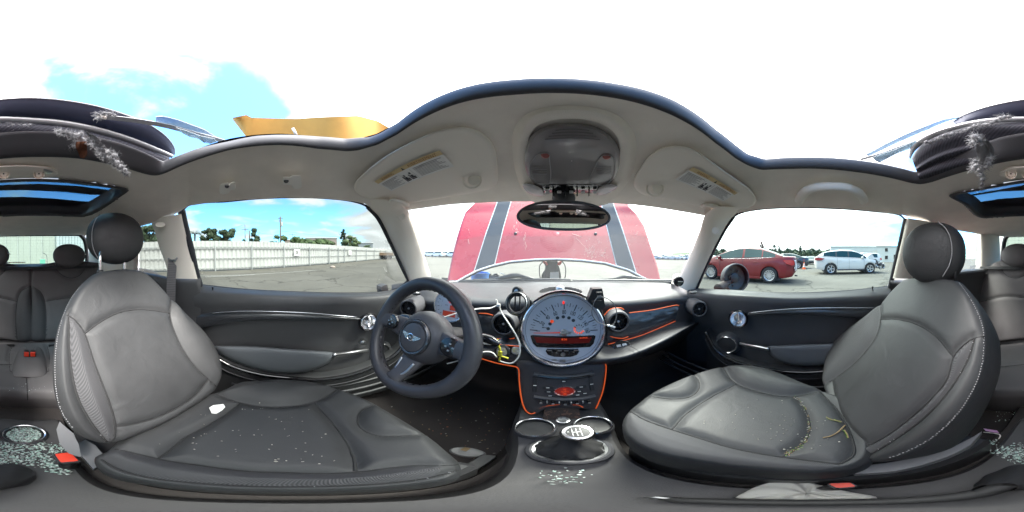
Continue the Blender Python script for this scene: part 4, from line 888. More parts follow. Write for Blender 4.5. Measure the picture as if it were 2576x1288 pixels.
ca = MB(); ca.grid(np.array([[U(x, y, y=yy) for x in np.linspace(-160, 440, 30)] for y, yy in ((850, -1.10), (862, -1.07), (880, -1.05), (905, -1.04))])); ca.build('seat_gap_panel', M_['rearleather_lit'], rs)
pRC = (np.array([.045, -.85, -.66]), np.array([0, .12, 1.]))
rc, os = pillow('rear_cushion', [(60,872),(150,872),(300,885),(450,905),(480,960),(380,1005),(250,1007),(140,1007),(60,1004),(0,1000),(-80,1000),(-160,985),(-200,930),(-150,890),(-60,876)], pRC, .2, .04, [[(70,1007),(68,975),(66,950)], [(-120,940),(-40,932),(0,928),(30,928)], [(26,945),(24,905),(32,880)], [(122,945),(124,905),(118,880)], [(26,945),(50,952),(72,954),(98,952),(122,945)]], [], [M_['rearleather_lit']], rs, n=150, rings=40, puff=.012, p0=(70, 935), back_in=.85)
hm = MB(); P = []
for s, dz in ((1, -.02), (1, .0), (.95, .03), (.85, .055), (.6, .07), (.3, .075), (.02, .075)):
    ot = cat(np.array([(26,950),(28,915),(38,885),(50,868),(62,866),(70,878),(84,878),(92,866),(106,868),(116,885),(122,915),(120,945),(98,954),(50,954)], float), 60, True); c0 = np.array([74, 915.]); P.append(np.array([U(a, b, pl=(pRC[0]+np.array([0, 0, dz]), pRC[1])) for a, b in (c0+(ot-c0)*s)]))
hm.grid(P, 0, False, True); hm.build('buckle_hump', M_['rearleather_lit'], rs)
for x in (67, 83):
    q = U(x, 889, y=-.85); b = box('belt_buckle', q, [.028, .03, .036], M_['black'], rs, bev=.2); box('release_button', q+np.array([0, .015, .004]), [.024, .01, .030], M_['red'], b, bev=.3)
for x0 in (17, 122):
    P = [U(a, b, y=-.98) for a, b in ((x0, 866), (x0+20, 865), (x0+21, 888), (x0+1, 889))]; b = prism('belt_guide', P, (0, .008, 0), M_['black'], rs, bev=.002); c = np.mean(P, 0); prism('guide_slot', [c+(p-c)*.7+np.array([0, .010, 0]) for p in P], (0, .002, 0), M_['door'], b)
# ================================================================ DASHBOARD
rows = [('y', 0, [(985,716,.60),(1040,708,.66),(1085,705,.73),(1115,708,.82),(1150,711,.90),(1250,711,1.0),(1400,709,1.02),(1550,710,.99),(1640,711,.90),(1690,711,.79),(1720,716,.72),(1765,735,.66)]),
        ('y', 0, [(985,728,.57),(1040,722,.62),(1085,720,.68),(1150,724,.78),(1250,725,.84),(1400,723,.85),(1550,724,.84),(1640,723,.79),(1690,724,.73),(1722,730,.68),(1765,745,.63)]),
        ('y', 0, [(985,742,.56),(1040,742,.60),(1085,745,.63),(1150,748,.655),(1250,750,.67),(1400,748,.67),(1550,750,.67),(1640,746,.66),(1690,743,.645),(1720,744,.63),(1765,757,.60)]),
        ('y', 0, [(985,756,.57),(1085,763,.60),(1150,765,.625),(1250,768,.635),(1400,768,.64),(1550,767,.635),(1640,761,.63),(1718,755,.615),(1765,770,.60)]),
        ('y', 0, [(985,790,.60),(1085,792,.62),(1200,790,.64),(1400,792,.64),(1550,791,.64),(1640,778,.635),(1718,768,.62),(1765,780,.61)]),
        ('y', 0, [(985,850,.60),(1085,850,.61),(1200,848,.615),(1400,850,.615),(1550,862,.61),(1614,844,.61),(1699,812,.605),(1765,805,.60)]),
        ('y', 0, [(985,870,.57),(1085,872,.57),(1200,868,.57),(1400,870,.57),(1550,874,.57),(1614,858,.56),(1699,826,.57),(1765,812,.585)]),
        ('y', 0, [(985,890,.55),(1085,893,.53),(1200,893,.53),(1300,905,.54),(1400,908,.54),(1505,908,.50),(1585,895,.47),(1672,858,.48),(1746,815,.54),(1765,812,.58)]),
        ('y', 0, [(985,900,.60),(1085,903,.58),(1200,903,.58),(1300,915,.57),(1400,918,.57),(1505,920,.57),(1585,908,.60),(1672,872,.62),(1746,828,.63),(1765,825,.63)]),
        ('y', 0, [(985,905,.80),(1085,905,.82),(1200,905,.85),(1400,915,.85),(1585,905,.85),(1672,880,.84),(1765,840,.80)])]
dash, DG_ = S2('dashboard', rows, 985, 1765, M_['dash'], CAR, n=180, per=5, ten=.7)
def ring(name, c, n, R, prof, m, par, nn=44, **k): return lathe(name, [(R*a, R*b) for a, b in prof], c, n, m, par, nn, **k)
def vent(c, n, R, par, up=(0, 0, 1), deep=.03):
    mb = MB(); mb.lathe([(R*1.30, -deep), (R*1.22, -R*.5), (R*1.22, R*.0), (R*1.12, R*.22), (R*1.0, R*.28), (R*.92, R*.2)], c, n, 44, mi=0)
    mb.lathe([(R*.92, R*.2), (R*.88, R*.05), (R*.84, -R*.1)], c, n, 44, mi=1); mb.lathe([(R*.84, -R*.1), (R*.8, -R*.45), (.0005, -R*.5)], c, n, 44, mi=2)
    u, v, w_ = basis(n, up)
    for a in (.35, 1.92, 3.49, 5.06): mb.box(np.asarray(c)+(u*math.cos(a)+v*math.sin(a))*R*.42-w_*R*.12, [R*.8, R*.05, R*.25], ax=np.array([u*math.cos(a)+v*math.sin(a), -u*math.sin(a)+v*math.cos(a), w_]), mi=2)
    for s in (.35, .6): mb.lathe([(R*s, -R*.1), (R*(s+.03), -R*.02), (R*(s+.06), -R*.1)], c, n, 30, mi=2)
    mb.lathe([(R*.14, -R*.1), (R*.12, R*.12), (R*.05, R*.16), (.0003, R*.16)], c, n, 16, mi=3)
    return mb.build('air_vent', [M_['rubber'], M_['gloss'], M_['black'], M_['satin']], par)
vent(U(1267, 815, y=.575), (-.05, -1, .12), .040, dash); vent(U(1555, 809, y=.585), (-.05, -1, .12), .040, dash)
vent(U(1028, 776, y=.47), (.55, -1, .15), .036, dash, deep=.16); vent(U(1759, 777, y=.505), (-.62, -1, .12), .037, dash, deep=.16)
for x, y_, yy, sx in ((1047, 737, .50, 1), (1744, 735, .53, 1)):
    p = U(x, y_, y=yy); mb = MB(); mb.lathe([(.026, -.003), (.026, .003), (.022, .004), (.02, 0), (.0001, -.001)], p, (0, -.35, 1), 28, sc=(1, .55))
    for k in range(-2, 3): mb.box(p+np.array([k*.008, 0, .003]), [.003, .018, .003], mi=1)
    mb.build('side_defrost_vent', [M_['black'], M_['satin']], dash)
p = U(1707, 708, y=.60); mb = MB(); mb.lathe([(.028, -.01), (.028, .004), (.024, .008), (.021, .004), (.0001, .003)], p, (-.6, -1, .1), 32, sc=(1, .95)); mb.box(p+np.array([.002, -.012, 0]), [.026, .004, .004], mi=1, ax=basis((-.6, -1, .1))); mb.build('tweeter', [M_['gloss'], M_['satin']], CAR)
# carbon trim strips, orange cords
def dpt(a, b, k=.985):
    P = DG_.reshape(-1, 3); d = ray(a, b); s = (P@d)/np.linalg.norm(P, axis=1); i = int(np.argmax(s)); return d*np.linalg.norm(P[i])*k
def dpatch(name, top, bot, m, par, k=.975, n=50, puff=.008):
    a = cat(np.array(top, float), n); b = cat(np.array(bot, float), n); R = []
    for f in np.linspace(0, 1, 9):
        P = np.array([dpt(q[0], q[1], k-.012*math.sin(math.pi*f)**.6) for q in a*(1-f)+b*f]); 
        for _ in range(6): P[1:-1] = (P[:-2]+2*P[1:-1]+P[2:])/4
        R.append(P)
    return mk(name, np.array(R), gridF(9, n), m, par)
dpatch('trim_strip', [(1520,800),(1585,789),(1650,780),(1708,770)], [(1530,864),(1560,857),(1614,841),(1699,806)], M_['carbon'], dash)
dpatch('trim_strip', [(1205,792),(1235,796),(1262,798),(1320,800)], [(1205,866),(1235,868),(1262,868),(1320,872)], M_['carbon'], dash)
M_['glow'] = mat('orange_edge_light', (.55, .10, .02), .5, emit=(1, .13, .02), estr=.035)
def cord(pts, k=.965, r=.0018, fn=None, par=None):
    P = np.array([(fn or (lambda a, b: dpt(a, b, k)))(a, b) for a, b in cat(np.array(pts, float), 60)])
    for _ in range(4): P[1:-1] = (P[:-2]+2*P[1:-1]+P[2:])/4
    tube('orange_edging', P, r, M_['glow'], par or dash, 6)
for c in ([(1520,793),(1532,780),(1545,775),(1562,775),(1570,779)], [(1583,787),(1640,780),(1704,767),(1708,769)], [(1535,846),(1550,850),(1568,851),(1580,847)], [(1530,866),(1555,860),(1614,843.5),(1699,808)], [(1205,788),(1225,789),(1240,793)], [(1308,812),(1312,802),(1315,793)], [(1208,848),(1250,852),(1280,853),(1305,848)], [(1250,866),(1280,869),(1306,871)]): cord(c)
# defroster grille and sun sensor on the dash top
mb = MB(); c = U(1410, 720, y=.79); 
for k in range(9):
    hw_ = .10*math.sqrt(max(.05, 1-((k-4)/5)**2)); yy = .74+k*.0115; P = [np.array([c[0]+x, yy+.10*(-(x/.11)**2)*.35, -.178+.0+(yy-.75)*.13]) for x in np.linspace(-hw_, hw_, 13)]; mb.tube(P, .0022, 6)
mb.build('defrost_grille', M_['black'], dash)
p = U(1409, 725, y=.71); lathe('sun_sensor', [(.020, -.004), (.019, .004), (.014, .010), (.007, .013), (.0001, .014)], p, (0, 0, 1), M_['satin'], dash, 24)
# ---- passenger badge, start button, key
mb = MB(); p = dpt(1563, 869, .965); nn_ = (0, -.75, .75); u, v, w_ = basis(nn_); mb.lathe([(.036, -.002), (.036, .003), (.033, .004), (.032, .001), (.0001, .001)], p, nn_, 36, sc=(1, .62), mi=0); 
for sx in (-1, 1): mb.box(p+u*sx*.012+w_*.003, [.018, .012, .003], ax=np.array([u, v, w_]), mi=1)
mb.build('dash_badge', [M_['gloss'], M_['chrome']], dash)
p = dpt(1298, 882, .95); lathe('start_button', [(.016, -.004), (.016, .004), (.013, .006), (.012, .003), (.0001, .004)], p, (0, -.9, .35), M_['satin'], dash, 28)
mb = MB(); p = dpt(1264, 884, .95); mb.lathe([(.028, -.004), (.028, .006), (.023, .009), (.022, .003)], p, (0, -.9, .35), 32, mi=0); mb.lathe([(.021, .004), (.019, .012), (.0001, .013)], p, (0, -.9, .35), 28, mi=1); mb.build('key_slot', [M_['black'], M_['satin']], dash)
# ---- centre speedometer
gc = U(1417, 832, y=.525); gn = nrm((-.06, -1, .20)); R = .145
gu, gv, gw = basis(gn)
sp = MB(); sp.lathe([(R*.72, -.16), (R*.90, -.11), (R*1.0, -.05), (R*1.015, -.01), (R*.99, .006), (R*.95, .010)], gc, gn, 72, mi=0); sp.lathe([(R*.95, .010), (R*.925, .012), (R*.90, .006), (R*.885, -.004), (R*.87, -.012)], gc, gn, 72, mi=1)
sp.lathe([(R*1.002, .001), (R*1.006, .006), (R*.998, .010), (R*.99, .0075)], gc, gn, 72, mi=1)
spd = sp.build('speedometer', [M_['gloss'], M_['chrome']], CAR)
face = M_['dial'] = mat('silver_dial', (.60, .61, .65), .45, var=.03)
r0 = R*.868; f0 = gc-gn*.011
def gp(x, y, h=0): return f0+gu*x*r0+gv*y*r0+gn*h
F_ = MB(); F_.lathe([(r0, 0), (r0*.5, 0), (.0002, 0)], f0, gn, 64); F_.build('dial_face', face, spd, smooth=False)
mk_ = MB(); dc = (0.02, -.06)     # dial pivot, in units of the face radius
ang = lambda s: math.radians(180-(s/160)*180)
for s in np.arange(0, 161, 5):
    a = ang(s); big = s % 20 == 0; mid = s % 10 == 0; ra, rb_ = (.70 if big else .78 if mid else .80), (.90 if big else .90 if mid else .86)
    ex = 1.0; ey = .93
    p0 = np.array([dc[0]+math.cos(a)*ra*ex, dc[1]+math.sin(a)*ra*ey+.02]); p1 = np.array([dc[0]+math.cos(a)*rb_*ex, dc[1]+math.sin(a)*rb_*ey+.02]); t_ = nrm(p1-p0); q_ = np.array([-t_[1], t_[0]])*(.014 if big else .008 if mid else .005)
    mk_.add([gp(*(p0-q_), .0008), gp(*(p1-q_), .0008), gp(*(p1+q_), .0008), gp(*(p0+q_), .0008)], [(0, 1, 2, 3)])
for s in range(20, 161, 20):
    a = ang(s); p = gp(dc[0]+math.cos(a)*.60*1.04, dc[1]+.02+math.sin(a)*.57+.0, .0008); rt = a-math.pi/2; rt *= .8
    text('n', str(s), p, gu*math.cos(rt)+gv*math.sin(rt), -gu*math.sin(rt)+gv*math.cos(rt), r0*.125, 0, mk_, cond=.62, bold=.012)
text('n', '0', gp(-.66, -.055, .0008), gv*1, -gu*1, r0*.10, 0, mk_, cond=.7)
text('n', 'MPH', gp(-.50, .06, .0008), gu, gv, r0*.045, 0, mk_, cond=1, bold=.01)
for a in (172, 151, 113, 90, 68, 48):
    a = math.radians(a); mk_.lathe([(.0001, .0006), (r0*.048, .0006)], gp(dc[0]-.02+math.cos(a)*.40, dc[1]+.03+math.sin(a)*.42), gn, 20)
mk_.lathe([(.0001, .0006), (r0*.048, .0006)], gp(-.30, .25), gn, 20)
for k in range(5):
    a = math.radians(150-k*30); mk_.add([gp(.42+math.cos(a)*q[0]-math.sin(a)*q[1], .02+math.sin(a)*q[0]+math.cos(a)*q[1], .0008) for q in ((.10, -.012), (.15, -.012), (.15, .012), (.10, .012))], [(0, 1, 2, 3)])
mk_.build('dial_markings', M_['ink'], spd, smooth=False)
fg = MB()
for k in range(7):
    a = math.radians(165+k*27); fg.add([gp(.42+math.cos(a)*q[0]-math.sin(a)*q[1], .02+math.sin(a)*q[0]+math.cos(a)*q[1], .0012) for q in ((.10, -.016), (.15, -.016), (.15, .016), (.10, .016))], [(0, 1, 2, 3)])
fg2 = MB(); fg2.lathe([(r0*.030, .0014), (r0*.045, .0014)], gp(-.30, .25), gn, 20); fg2.add([gp(-.33, .245, .0016), gp(-.27, .245, .0016), gp(-.27, .262, .0016), gp(-.33, .262, .0016)], [(0, 1, 2, 3)])
fg2.build('fuel_lamp', M_['orangelamp'], spd, smooth=False); fg.build('fuel_gauge', M_['orangelamp'], spd, smooth=False)
lathe('warning_lamp', [(.0001, .0012), (r0*.036, .0012)], gp(.0, .80), gn, M_['redlamp'], spd, 20, sc=(.8, 1.3))
nd_ = MB(); a = math.radians(184); nd_.add([gp(dc[0], dc[1]+.018, .005), gp(dc[0]-.80, dc[1]-.055, .004), gp(dc[0]-.80, dc[1]-.068, .004), gp(dc[0], dc[1]-.02, .005)], [(0, 1, 2, 3)], 0)
nd_.lathe([(r0*.10, .001), (r0*.10, .008), (r0*.08, .011), (.0001, .012)], gp(*dc), gn, 30, mi=1); nd_.tube([gp(dc[0]-.05, dc[1], .011), gp(dc[0]+.10, dc[1]+.008, .011), gp(dc[0]+.19, dc[1]+.01, .010)], [.004, .0045, .0028], 10, mi=1)
nd_.build('needle', [mat('needle_red', (.75, .10, .06), .4, emit=(1, .1, .05), estr=.02), M_['satin']], spd)
ds = MB(); fr = [(-.86, -.22), (-.80, -.19), (.80, -.19), (.86, -.22), (.80, -.46), (.70, -.56), (-.68, -.56), (-.78, -.46)]
ds.prism([gp(*q, .0015) for q in fr], -gn*.003, mi=0); ds.add([gp(*q, .0022) for q in ((-.76, -.24), (.76, -.24), (.68, -.42), (-.68, -.42))], [(0, 1, 2, 3)], 1)
text('n', '8:36', gp(.03, -.285, .003), gu, gv, r0*.060, 2, ds); text('n', '06-09-26', gp(.53, -.25, .003), gu, gv, r0*.042, 2, ds)
ds.build('display', [M_['gloss'], mat('dark_red_screen', (.05, .006, .006), .25, emit=(1, .03, .02), estr=.003), M_['orangelamp']], spd, smooth=False)
for k in range(6):
    x = -.52+k*.205; y_ = -.505-.0*abs(x); b = box('radio_button', gp(x, y_, .003), [r0*.19, r0*.055, .006], M_['gloss'], spd, np.array([gu, gv, gn]), .3); 
    for sx in (-.06, .06): pass
lw = MB(); lw.prism([gp(*q, .001) for q in ((-.40, -.60), (.38, -.60), (.42, -.68), (.36, -.80), (.20, -.86), (-.22, -.86), (-.38, -.80), (-.44, -.68))], -gn*.003, mi=0)
for x in (-.22, .22): lw.lathe([(r0*.085, .001), (r0*.085, .008), (r0*.07, .010), (.0001, .010)], gp(x, -.74), gn, 24, mi=0)
lw.lathe([(r0*.06, .001), (r0*.06, .006), (.0001, .006)], gp(0, -.77), gn, 20, mi=1)
for x in (-.34, -.08, .08, .34): lw.box(gp(x, -.645, .003), [r0*.12, r0*.03, .003], ax=np.array([gu, gv, gn]), mi=1)
lw.build('climate_panel', [M_['gloss'], M_['satin']], spd, sharp=30)
for k in range(3): box('dial_clip', gp(-.22+k*.22, -.965, .004), [r0*.16, r0*.06, .004], M_['satin'], spd, np.array([gu, gv, gn]), .3)
# ---- centre stack
sp0 = np.array([.045, .55, -.40]); sn = nrm((0, -.88, .48)); PLs = (sp0, sn)
def sq(a, b, h=0): return U(a, b, pl=PLs)+sn*h
so_ = [(1298,912),(1302,960),(1308,1005),(1318,1035),(1335,1044),(1352,1042),(1370,1030),(1460,1028),(1490,1033),(1502,1025),(1514,990),(1521,955),(1523,914),(1500,905),(1410,918),(1320,905)]
ot = cat(np.array(so_, float), 90, True); c0 = np.array([1411, 970.]); G = []
for s, h in ((1.0, -.14), (1.0, -.02), (1.0, -.006), (.985, 0), (.95, .004), (.8, .006), (.4, .006), (.01, .006)): G.append([sq(a, b, h) for a, b in (c0+(ot-c0)*s)])
st = mk('centre_stack', np.array(G), gridF(len(G), 90, False, True), mat('stack_plastic', (.05, .046, .05), .45, bump=.15, bscale=900, var=.05), CAR)
su, sv, sw = basis(sn)
def stack_cord(pts):
    P = np.array([sq(a, b, .004) for a, b in cat(np.array(pts, float), 50)]); tube('orange_edging', P, .0022, M_['glow'], st, 6)
stack_cord([(1488,909),(1505,909),(1521,914),(1524,922),(1521,955),(1515,985),(1505,1012),(1498,1027)]); stack_cord([(1212,902),(1250,913),(1285,920),(1302,924),(1306,932),(1307,960),(1313,1005),(1322,1030),(1335,1040),(1347,1037)])
stack_cord([(1357,1028),(1368,1022),(1390,1018),(1410,1016)]); stack_cord([(1440,1017),(1455,1018),(1466,1024)])
sl_ = MB(); P = [sq(a, b, .010) for a, b in cat(np.array([(1343,940),(1380,945),(1418,947),(1455,945),(1492,938)], float), 30)]
sl_.tube(P, .0105, 10, mi=0); sl_.tube([p+sn*.009-sv*.001 for p in P[2:-2]], .0028, 6, mi=1); sl_.build('disc_slot', [M_['door'], M_['gloss']], st)
ov = MB(); c = sq(1419.6, 982, .006); ov.lathe([(.033, 0), (.033, .007), (.030, .010), (.027, .006)], c, sn, 44, sc=(1, .66), mi=0); ov.lathe([(.0275, .006), (.0001, .006)], c, sn, 40, sc=(1, .66), mi=1)
text('n', '70', c+sn*.007+sv*.008, su, sv, .007, 2, ov); text('n', 'AUTO', c+sn*.007-sv*.002, su, sv, .006, 2, ov); text('n', '888', c+sn*.007-sv*.012, su, sv, .005, 2, ov)
ov.build('climate_display', [M_['chrome'], mat('red_lit_screen', (.10, .010, .008), .3, emit=(1, .05, .02), estr=.012), M_['orangelamp']], st, sharp=40)
bt = [(1346,968,10,34),(1487,965,10,34),(1378,974,26,7),(1380,984,20,6),(1384,994,14,6),(1461,972,26,7),(1456,983,16,6),(1452,992,10,6),(1418,958,12,8),(1470,988,8,6)]
for a, b, w_, h_ in bt:
    c = sq(a, b, .006); d = abs(np.linalg.norm(sq(a+w_/2, b)-sq(a-w_/2, b))); e = np.linalg.norm(sq(a, b+h_/2)-sq(a, b-h_/2))
    q = box('stack_button', c, [d, e, .006], M_['black'], st, np.array([su, sv, sn]), .3); mkr = MB(); mkr.box(c+sn*.0034, [min(d, .010), min(e, .003), .0008], ax=np.array([su, sv, sn])); mkr.build('button_mark', M_['paper'], q, smooth=False)
bar = MB(); P = [sq(a, b, .010) for a, b in ((1343, 996), (1370, 1000), (1420, 1003), (1470, 1000), (1496, 994))]; bar.tube(cat(P, 24), .008, 10); bar.build('switch_bar', M_['rubber'], st)
for k, x in enumerate(np.linspace(1362, 1478, 9)):
    c = sq(x, 1010-abs(x-1420)*.06, .014)
    if k % 2 == 0: mb = MB(); mb.box(c, [.010, .018, .014], ax=np.array([su, sv, sn]), bev=.4, mi=0); mb.box(c+sn*.008-sv*.006, [.008, .006, .003], ax=np.array([su, sv, sn]), mi=1); mb.build('toggle_switch', [M_['gloss'], M_['satin']], st, smooth=False)
    else: tube('toggle_guard', [c+sn*.0-sv*.008, c+sn*.012, c+sv*.008], .0022, M_['satin'], st, 8)
P = [sq(a, b, -.004) for a, b in ((1370, 1026), (1455, 1024), (1462, 1056), (1364, 1058))]; prism('stowage_mat', P, -sn*.02, mat('rusty_speckled_mat', (.06, .045, .04), .9, dirt=((.22, .12, .09), .52, 60, .8)), st)
# ---- console
cs = MB(); secs = []
for y_, z_, hw_ in ((.60, -.62, .13), (.52, -.645, .125), (.44, -.655, .125), (.36, -.665, .115), (.29, -.70, .10), (.20, -.725, .088), (.10, -.745, .082), (0, -.755, .080), (-.10, -.76, .082), (-.22, -.762, .088), (-.34, -.762, .098), (-.44, -.765, .10), (-.50, -.78, .098), (-.53, -.84, .095), (-.54, -.90, .092)):
    cx_ = .042; secs.append([(cx_-hw_-.02, y_, -.91), (cx_-hw_-.006, y_, z_-.06), (cx_-hw_, y_, z_-.016), (cx_-hw_+.010, y_, z_-.002), (cx_-hw_*.6, y_, z_), (cx_, y_, z_-.003), (cx_+hw_*.6, y_, z_), (cx_+hw_-.010, y_, z_-.002), (cx_+hw_, y_, z_-.016), (cx_+hw_+.006, y_, z_-.06), (cx_+hw_+.02, y_, -.91)])
secs = np.array(secs).transpose(1, 0, 2); secs = np.array([cat(r, 60) for r in secs]); cs.grid(secs)
M_['console'] = mat('console_plastic', (.066, .064, .066), .55, bump=.3, bscale=600, var=.1, vscale=14, dirt=((.25, .23, .2), .68, 70, .4))
cons = cs.build('centre_console', M_['console'], CAR)
def cup(a, b, z, R, par, depth=.06):
    c = U(a, b, z=z); mb = MB(); mb.lathe([(R*1.13, -.012), (R*1.12, .0), (R*1.06, .006), (R*1.0, .007)], c, (0, 0, 1), 44, mi=0); mb.lathe([(R*1.05, .0065), (R*1.0, .009), (R*.95, .008), (R*.92, .003)], c, (0, 0, 1), 44, mi=1); mb.lathe([(R*.93, .003), (R*.90, -.010), (.0005, -.012)], c, (0, 0, 1), 40, mi=2)
    mb.build('cup_holder', [M_['rubber'], M_['chrome'], M_['black']], par); return c
cup(1346, 1076, -.648, .045, cons); cup(1492, 1070, -.648, .045, cons); cr = cup(60, 1093, -.752, .052, cons)
lathe('power_socket', [(.019, 0), (.018, .004), (.014, .005), (.013, .001), (.0001, 0)], U(1416, 1057, z=-.648), (0, 0, 1), M_['satin'], cons, 28)
bc = U(1434, 1128, z=-.694); mb = MB(); mb.lathe([(.078, -.008), (.077, .003), (.071, .008), (.066, .006)], bc, (0, 0, 1), 56, mi=0); mb.lathe([(.066, .006), (.060, .004)], bc, (0, 0, 1), 56, mi=1)
P = []; aa = np.linspace(0, 2*np.pi, 56, endpoint=False); tipc = np.array([.05, .30, -.60])
for f, r_ in ((0, .060), (.15, .057), (.35, .045), (.6, .028), (.85, .018), (1, .013)):
    c = (bc+np.array([0, 0, .004]))*(1-f)+tipc*f; rr = r_*(1+.22*np.sin(aa*9+f*9)*(1-f)*(.3+f)); P.append(np.stack([c[0]+rr*np.cos(aa), c[1]+rr*np.sin(aa), np.full(56, c[2])+.004*np.sin(aa*5+f*12)], 1))
mb.grid(P, 2, False, True); gb = mb.build('gear_boot', [M_['rubber'], M_['satin'], M_['leather2']], cons)
kc = U(1453, 1089, z=-.565); kn = nrm(np.array([0, -.12, 1])); mb = MB(); mb.tube([tipc-[0, 0, .02], kc-kn*.02], .010, 14, mi=0); mb.lathe([(.012, -.035), (.020, -.022), (.031, -.010), (.0335, -.002), (.032, .005)], kc, kn, 44, mi=0); mb.lathe([(.032, .005), (.029, .009), (.023, .010), (.022, .0085)], kc, kn, 44, mi=1); mb.lathe([(.022, .0085), (.0001, .0095)], kc, kn, 40, mi=2)
ku, kv, kw = basis(kn, (0, 1, 0))
for x in (-.010, -.002, .006): mb.box(kc+kn*.0105+ku*x, [.0016, .022, .001], ax=np.array([ku, kv, kw]), mi=3)
mb.box(kc+kn*.0105-ku*.002, [.018, .0016, .001], ax=np.array([ku, kv, kw]), mi=3); 
for s, x, y_ in (('1', -.010, .014), ('3', -.002, .014), ('5', .006, .014), ('2', -.010, -.014), ('4', -.002, -.014), ('6', .006, -.014), ('R', -.017, .002)): text('n', s, kc+kn*.0108+ku*x+kv*y_, ku, kv, .0045, 3, mb)
mb.build('gear_knob', [M_['gloss'], M_['chrome'], M_['black'], M_['paper']], cons, sharp=40)
# handbrake
mb = MB(); hb = np.array([.05, -.17, -.745]); 
P = [];
for f, r_ in ((0, .050), (.2, .047), (.5, .036), (.8, .025), (1, .018)):
    c = hb*(1-f)+np.array([.05, -.10, -.69])*f; rr = r_*(1+.10*np.sin(aa*7+f*7)*(.2+f)*(1-f)); P.append(np.stack([c[0]+rr*.75*np.cos(aa), c[1]+rr*1.2*np.sin(aa), np.full(56, c[2])+.005*np.sin(aa*6+f*12)*(1-f)], 1))
mb.grid(P, 0, False, True); mb.tube(cat([(.05, -.11, -.70), (.05, -.04, -.705), (.05, .04, -.725)], 20), np.interp(np.linspace(0, 1, 20), [0, .3, .9, 1], [.011, .011, .012, .005]), 14, mi=0); mb.lathe([(.006, 0), (.006, .008), (.0001, .009)], (.05, .04, -.725), (0, 1, -.1), 16, mi=2)
mb.build('hand_brake', [M_['leather2'], M_['console'], M_['satin']], cons)
# ---- steering wheel
sc_ = np.array([-.282, .26, -.215]); wn = nrm((0, -.906, .423)); wu, wv, ww = basis(wn)
aa = np.linspace(0, 2*np.pi, 96, endpoint=False); rim = sc_+.148*(np.cos(aa)[:, None]*wu+np.sin(aa)[:, None]*wv)
swm = MB(); rr = .0178+.0022*np.exp(-((np.degrees(aa)-205) % 360/14)**2)
G = rim[:, None]+.0185*(np.cos(np.linspace(0, 2*np.pi, 16, endpoint=False))[None, :, None]*(np.cos(aa)[:, None]*wu+np.sin(aa)[:, None]*wv)[:, None]+1.12*np.sin(np.linspace(0, 2*np.pi, 16, endpoint=False))[None, :, None]*ww)
swm.grid(G, 0, True, True); sw_ = swm.build('steering_wheel', M_['steer'], CAR)
sb = MB(); sr = .148-.019; P = sc_+sr*(np.cos(aa)[:, None]*wu+np.sin(aa)[:, None]*wv)+ww*.002
for i in range(0, 96, 2): sb.tube([P[i], P[i]*.4+P[(i+1) % 96]*.6], .0008, 5)
sb.build('rim_stitching', M_['gloss'], sw_)
def W(x, y, h=0): return sc_+wu*x+wv*y+ww*h
M_['hub'] = mat('hub_plastic', (.058, .058, .064), .48, bump=.2, bscale=900)
hb_ = MB(); c = W(0, 0, -.044)
hb_.lathe([(.030, -.06), (.060, -.04), (.076, -.012), (.079, .004), (.076, .020), (.065, .036), (.054, .044), (.0485, .047)], c, wn, 64, sc=(1.02, .98)); hb_.build('airbag_cover', M_['hub'], sw_)
hr = MB(); c = W(-.0, -.002, .003); hr.lathe([(.0485, 0), (.0475, .005), (.044, .0075), (.0405, .0065), (.0395, .003)], c, wn, 64, mi=0); hr.lathe([(.0395, .003), (.0385, .0065), (.030, .0095), (.015, .011), (.0002, .0115)], c, wn, 64, mi=1)
hub = hr.build('hub_badge_disc', [M_['carbon'], M_['hub']], sw_)
bd = MB(); bc_ = c+ww*.0125
bd.lathe([(.0105, -.001), (.0105, .0012), (.0085, .0018), (.0078, .0012)], bc_, wn, 36, mi=0); bd.lathe([(.0078, .0012), (.0001, .0014)], bc_, wn, 30, mi=1)
for sg in (-1, 1):
    for k in range(3):
        y0 = .0045-k*.0040; x1 = .029-k*.0052; bd.prism([bc_+wu*sg*x+wv*y for x, y in ((.0103-.0003*k, y0), (x1, y0), (x1-.0035, y0-.0030), (.0103-.0003*k, y0-.0030))][::sg], ww*.0012, mi=0)
    bd.prism([bc_+wu*sg*x+wv*y for x, y in ((.010, .0075), (.031, .0075), (.0285, .0055), (.010, .0055))][::sg], ww*.0014, mi=0)
text('n', 'MINI', bc_+ww*.0018, wu, wv, .0050, 0, bd, cond=.75, bold=.01)
bd.build('wheel_badge', [M_['chrome'], M_['black']], hub, sharp=30)
def spoke(pts, w0, w1, th, dirv, name='spoke'):
    P = cat(np.array(pts), 20); T = np.gradient(P, axis=0); T /= np.linalg.norm(T, axis=1)[:, None]; Wd = np.cross(T, ww); Wd /= np.linalg.norm(Wd, axis=1)[:, None]; Nn = np.cross(Wd, T)
    a = np.linspace(0, 2*np.pi, 20, endpoint=False); wd = np.interp(np.linspace(0, 1, 20), [0, .5, .85, 1], [w0, (w0+w1)/2*.92, w1*.92, w1*1.25])
    G = P[:, None]+(np.sign(np.cos(a))*np.abs(np.cos(a))**.6)[None, :, None]*wd[:, None, None]*Wd[:, None]+(np.sign(np.sin(a))*np.abs(np.sin(a))**.7)[None, :, None]*th*Nn[:, None]
    return mk(name, G, gridF(20, 20, False, True), M_['hub'], sw_)
spl = spoke([W(-.060, .006, -.025), W(-.105, .008, -.010), W(-.135, .008, 0), W(-.140, .006, 0)], .032, .024, .014, None)
spr = spoke([W(.060, .006, -.025), W(.105, .008, -.010), W(.135, .008, 0), W(.140, .006, 0)], .032, .024, .014, None)
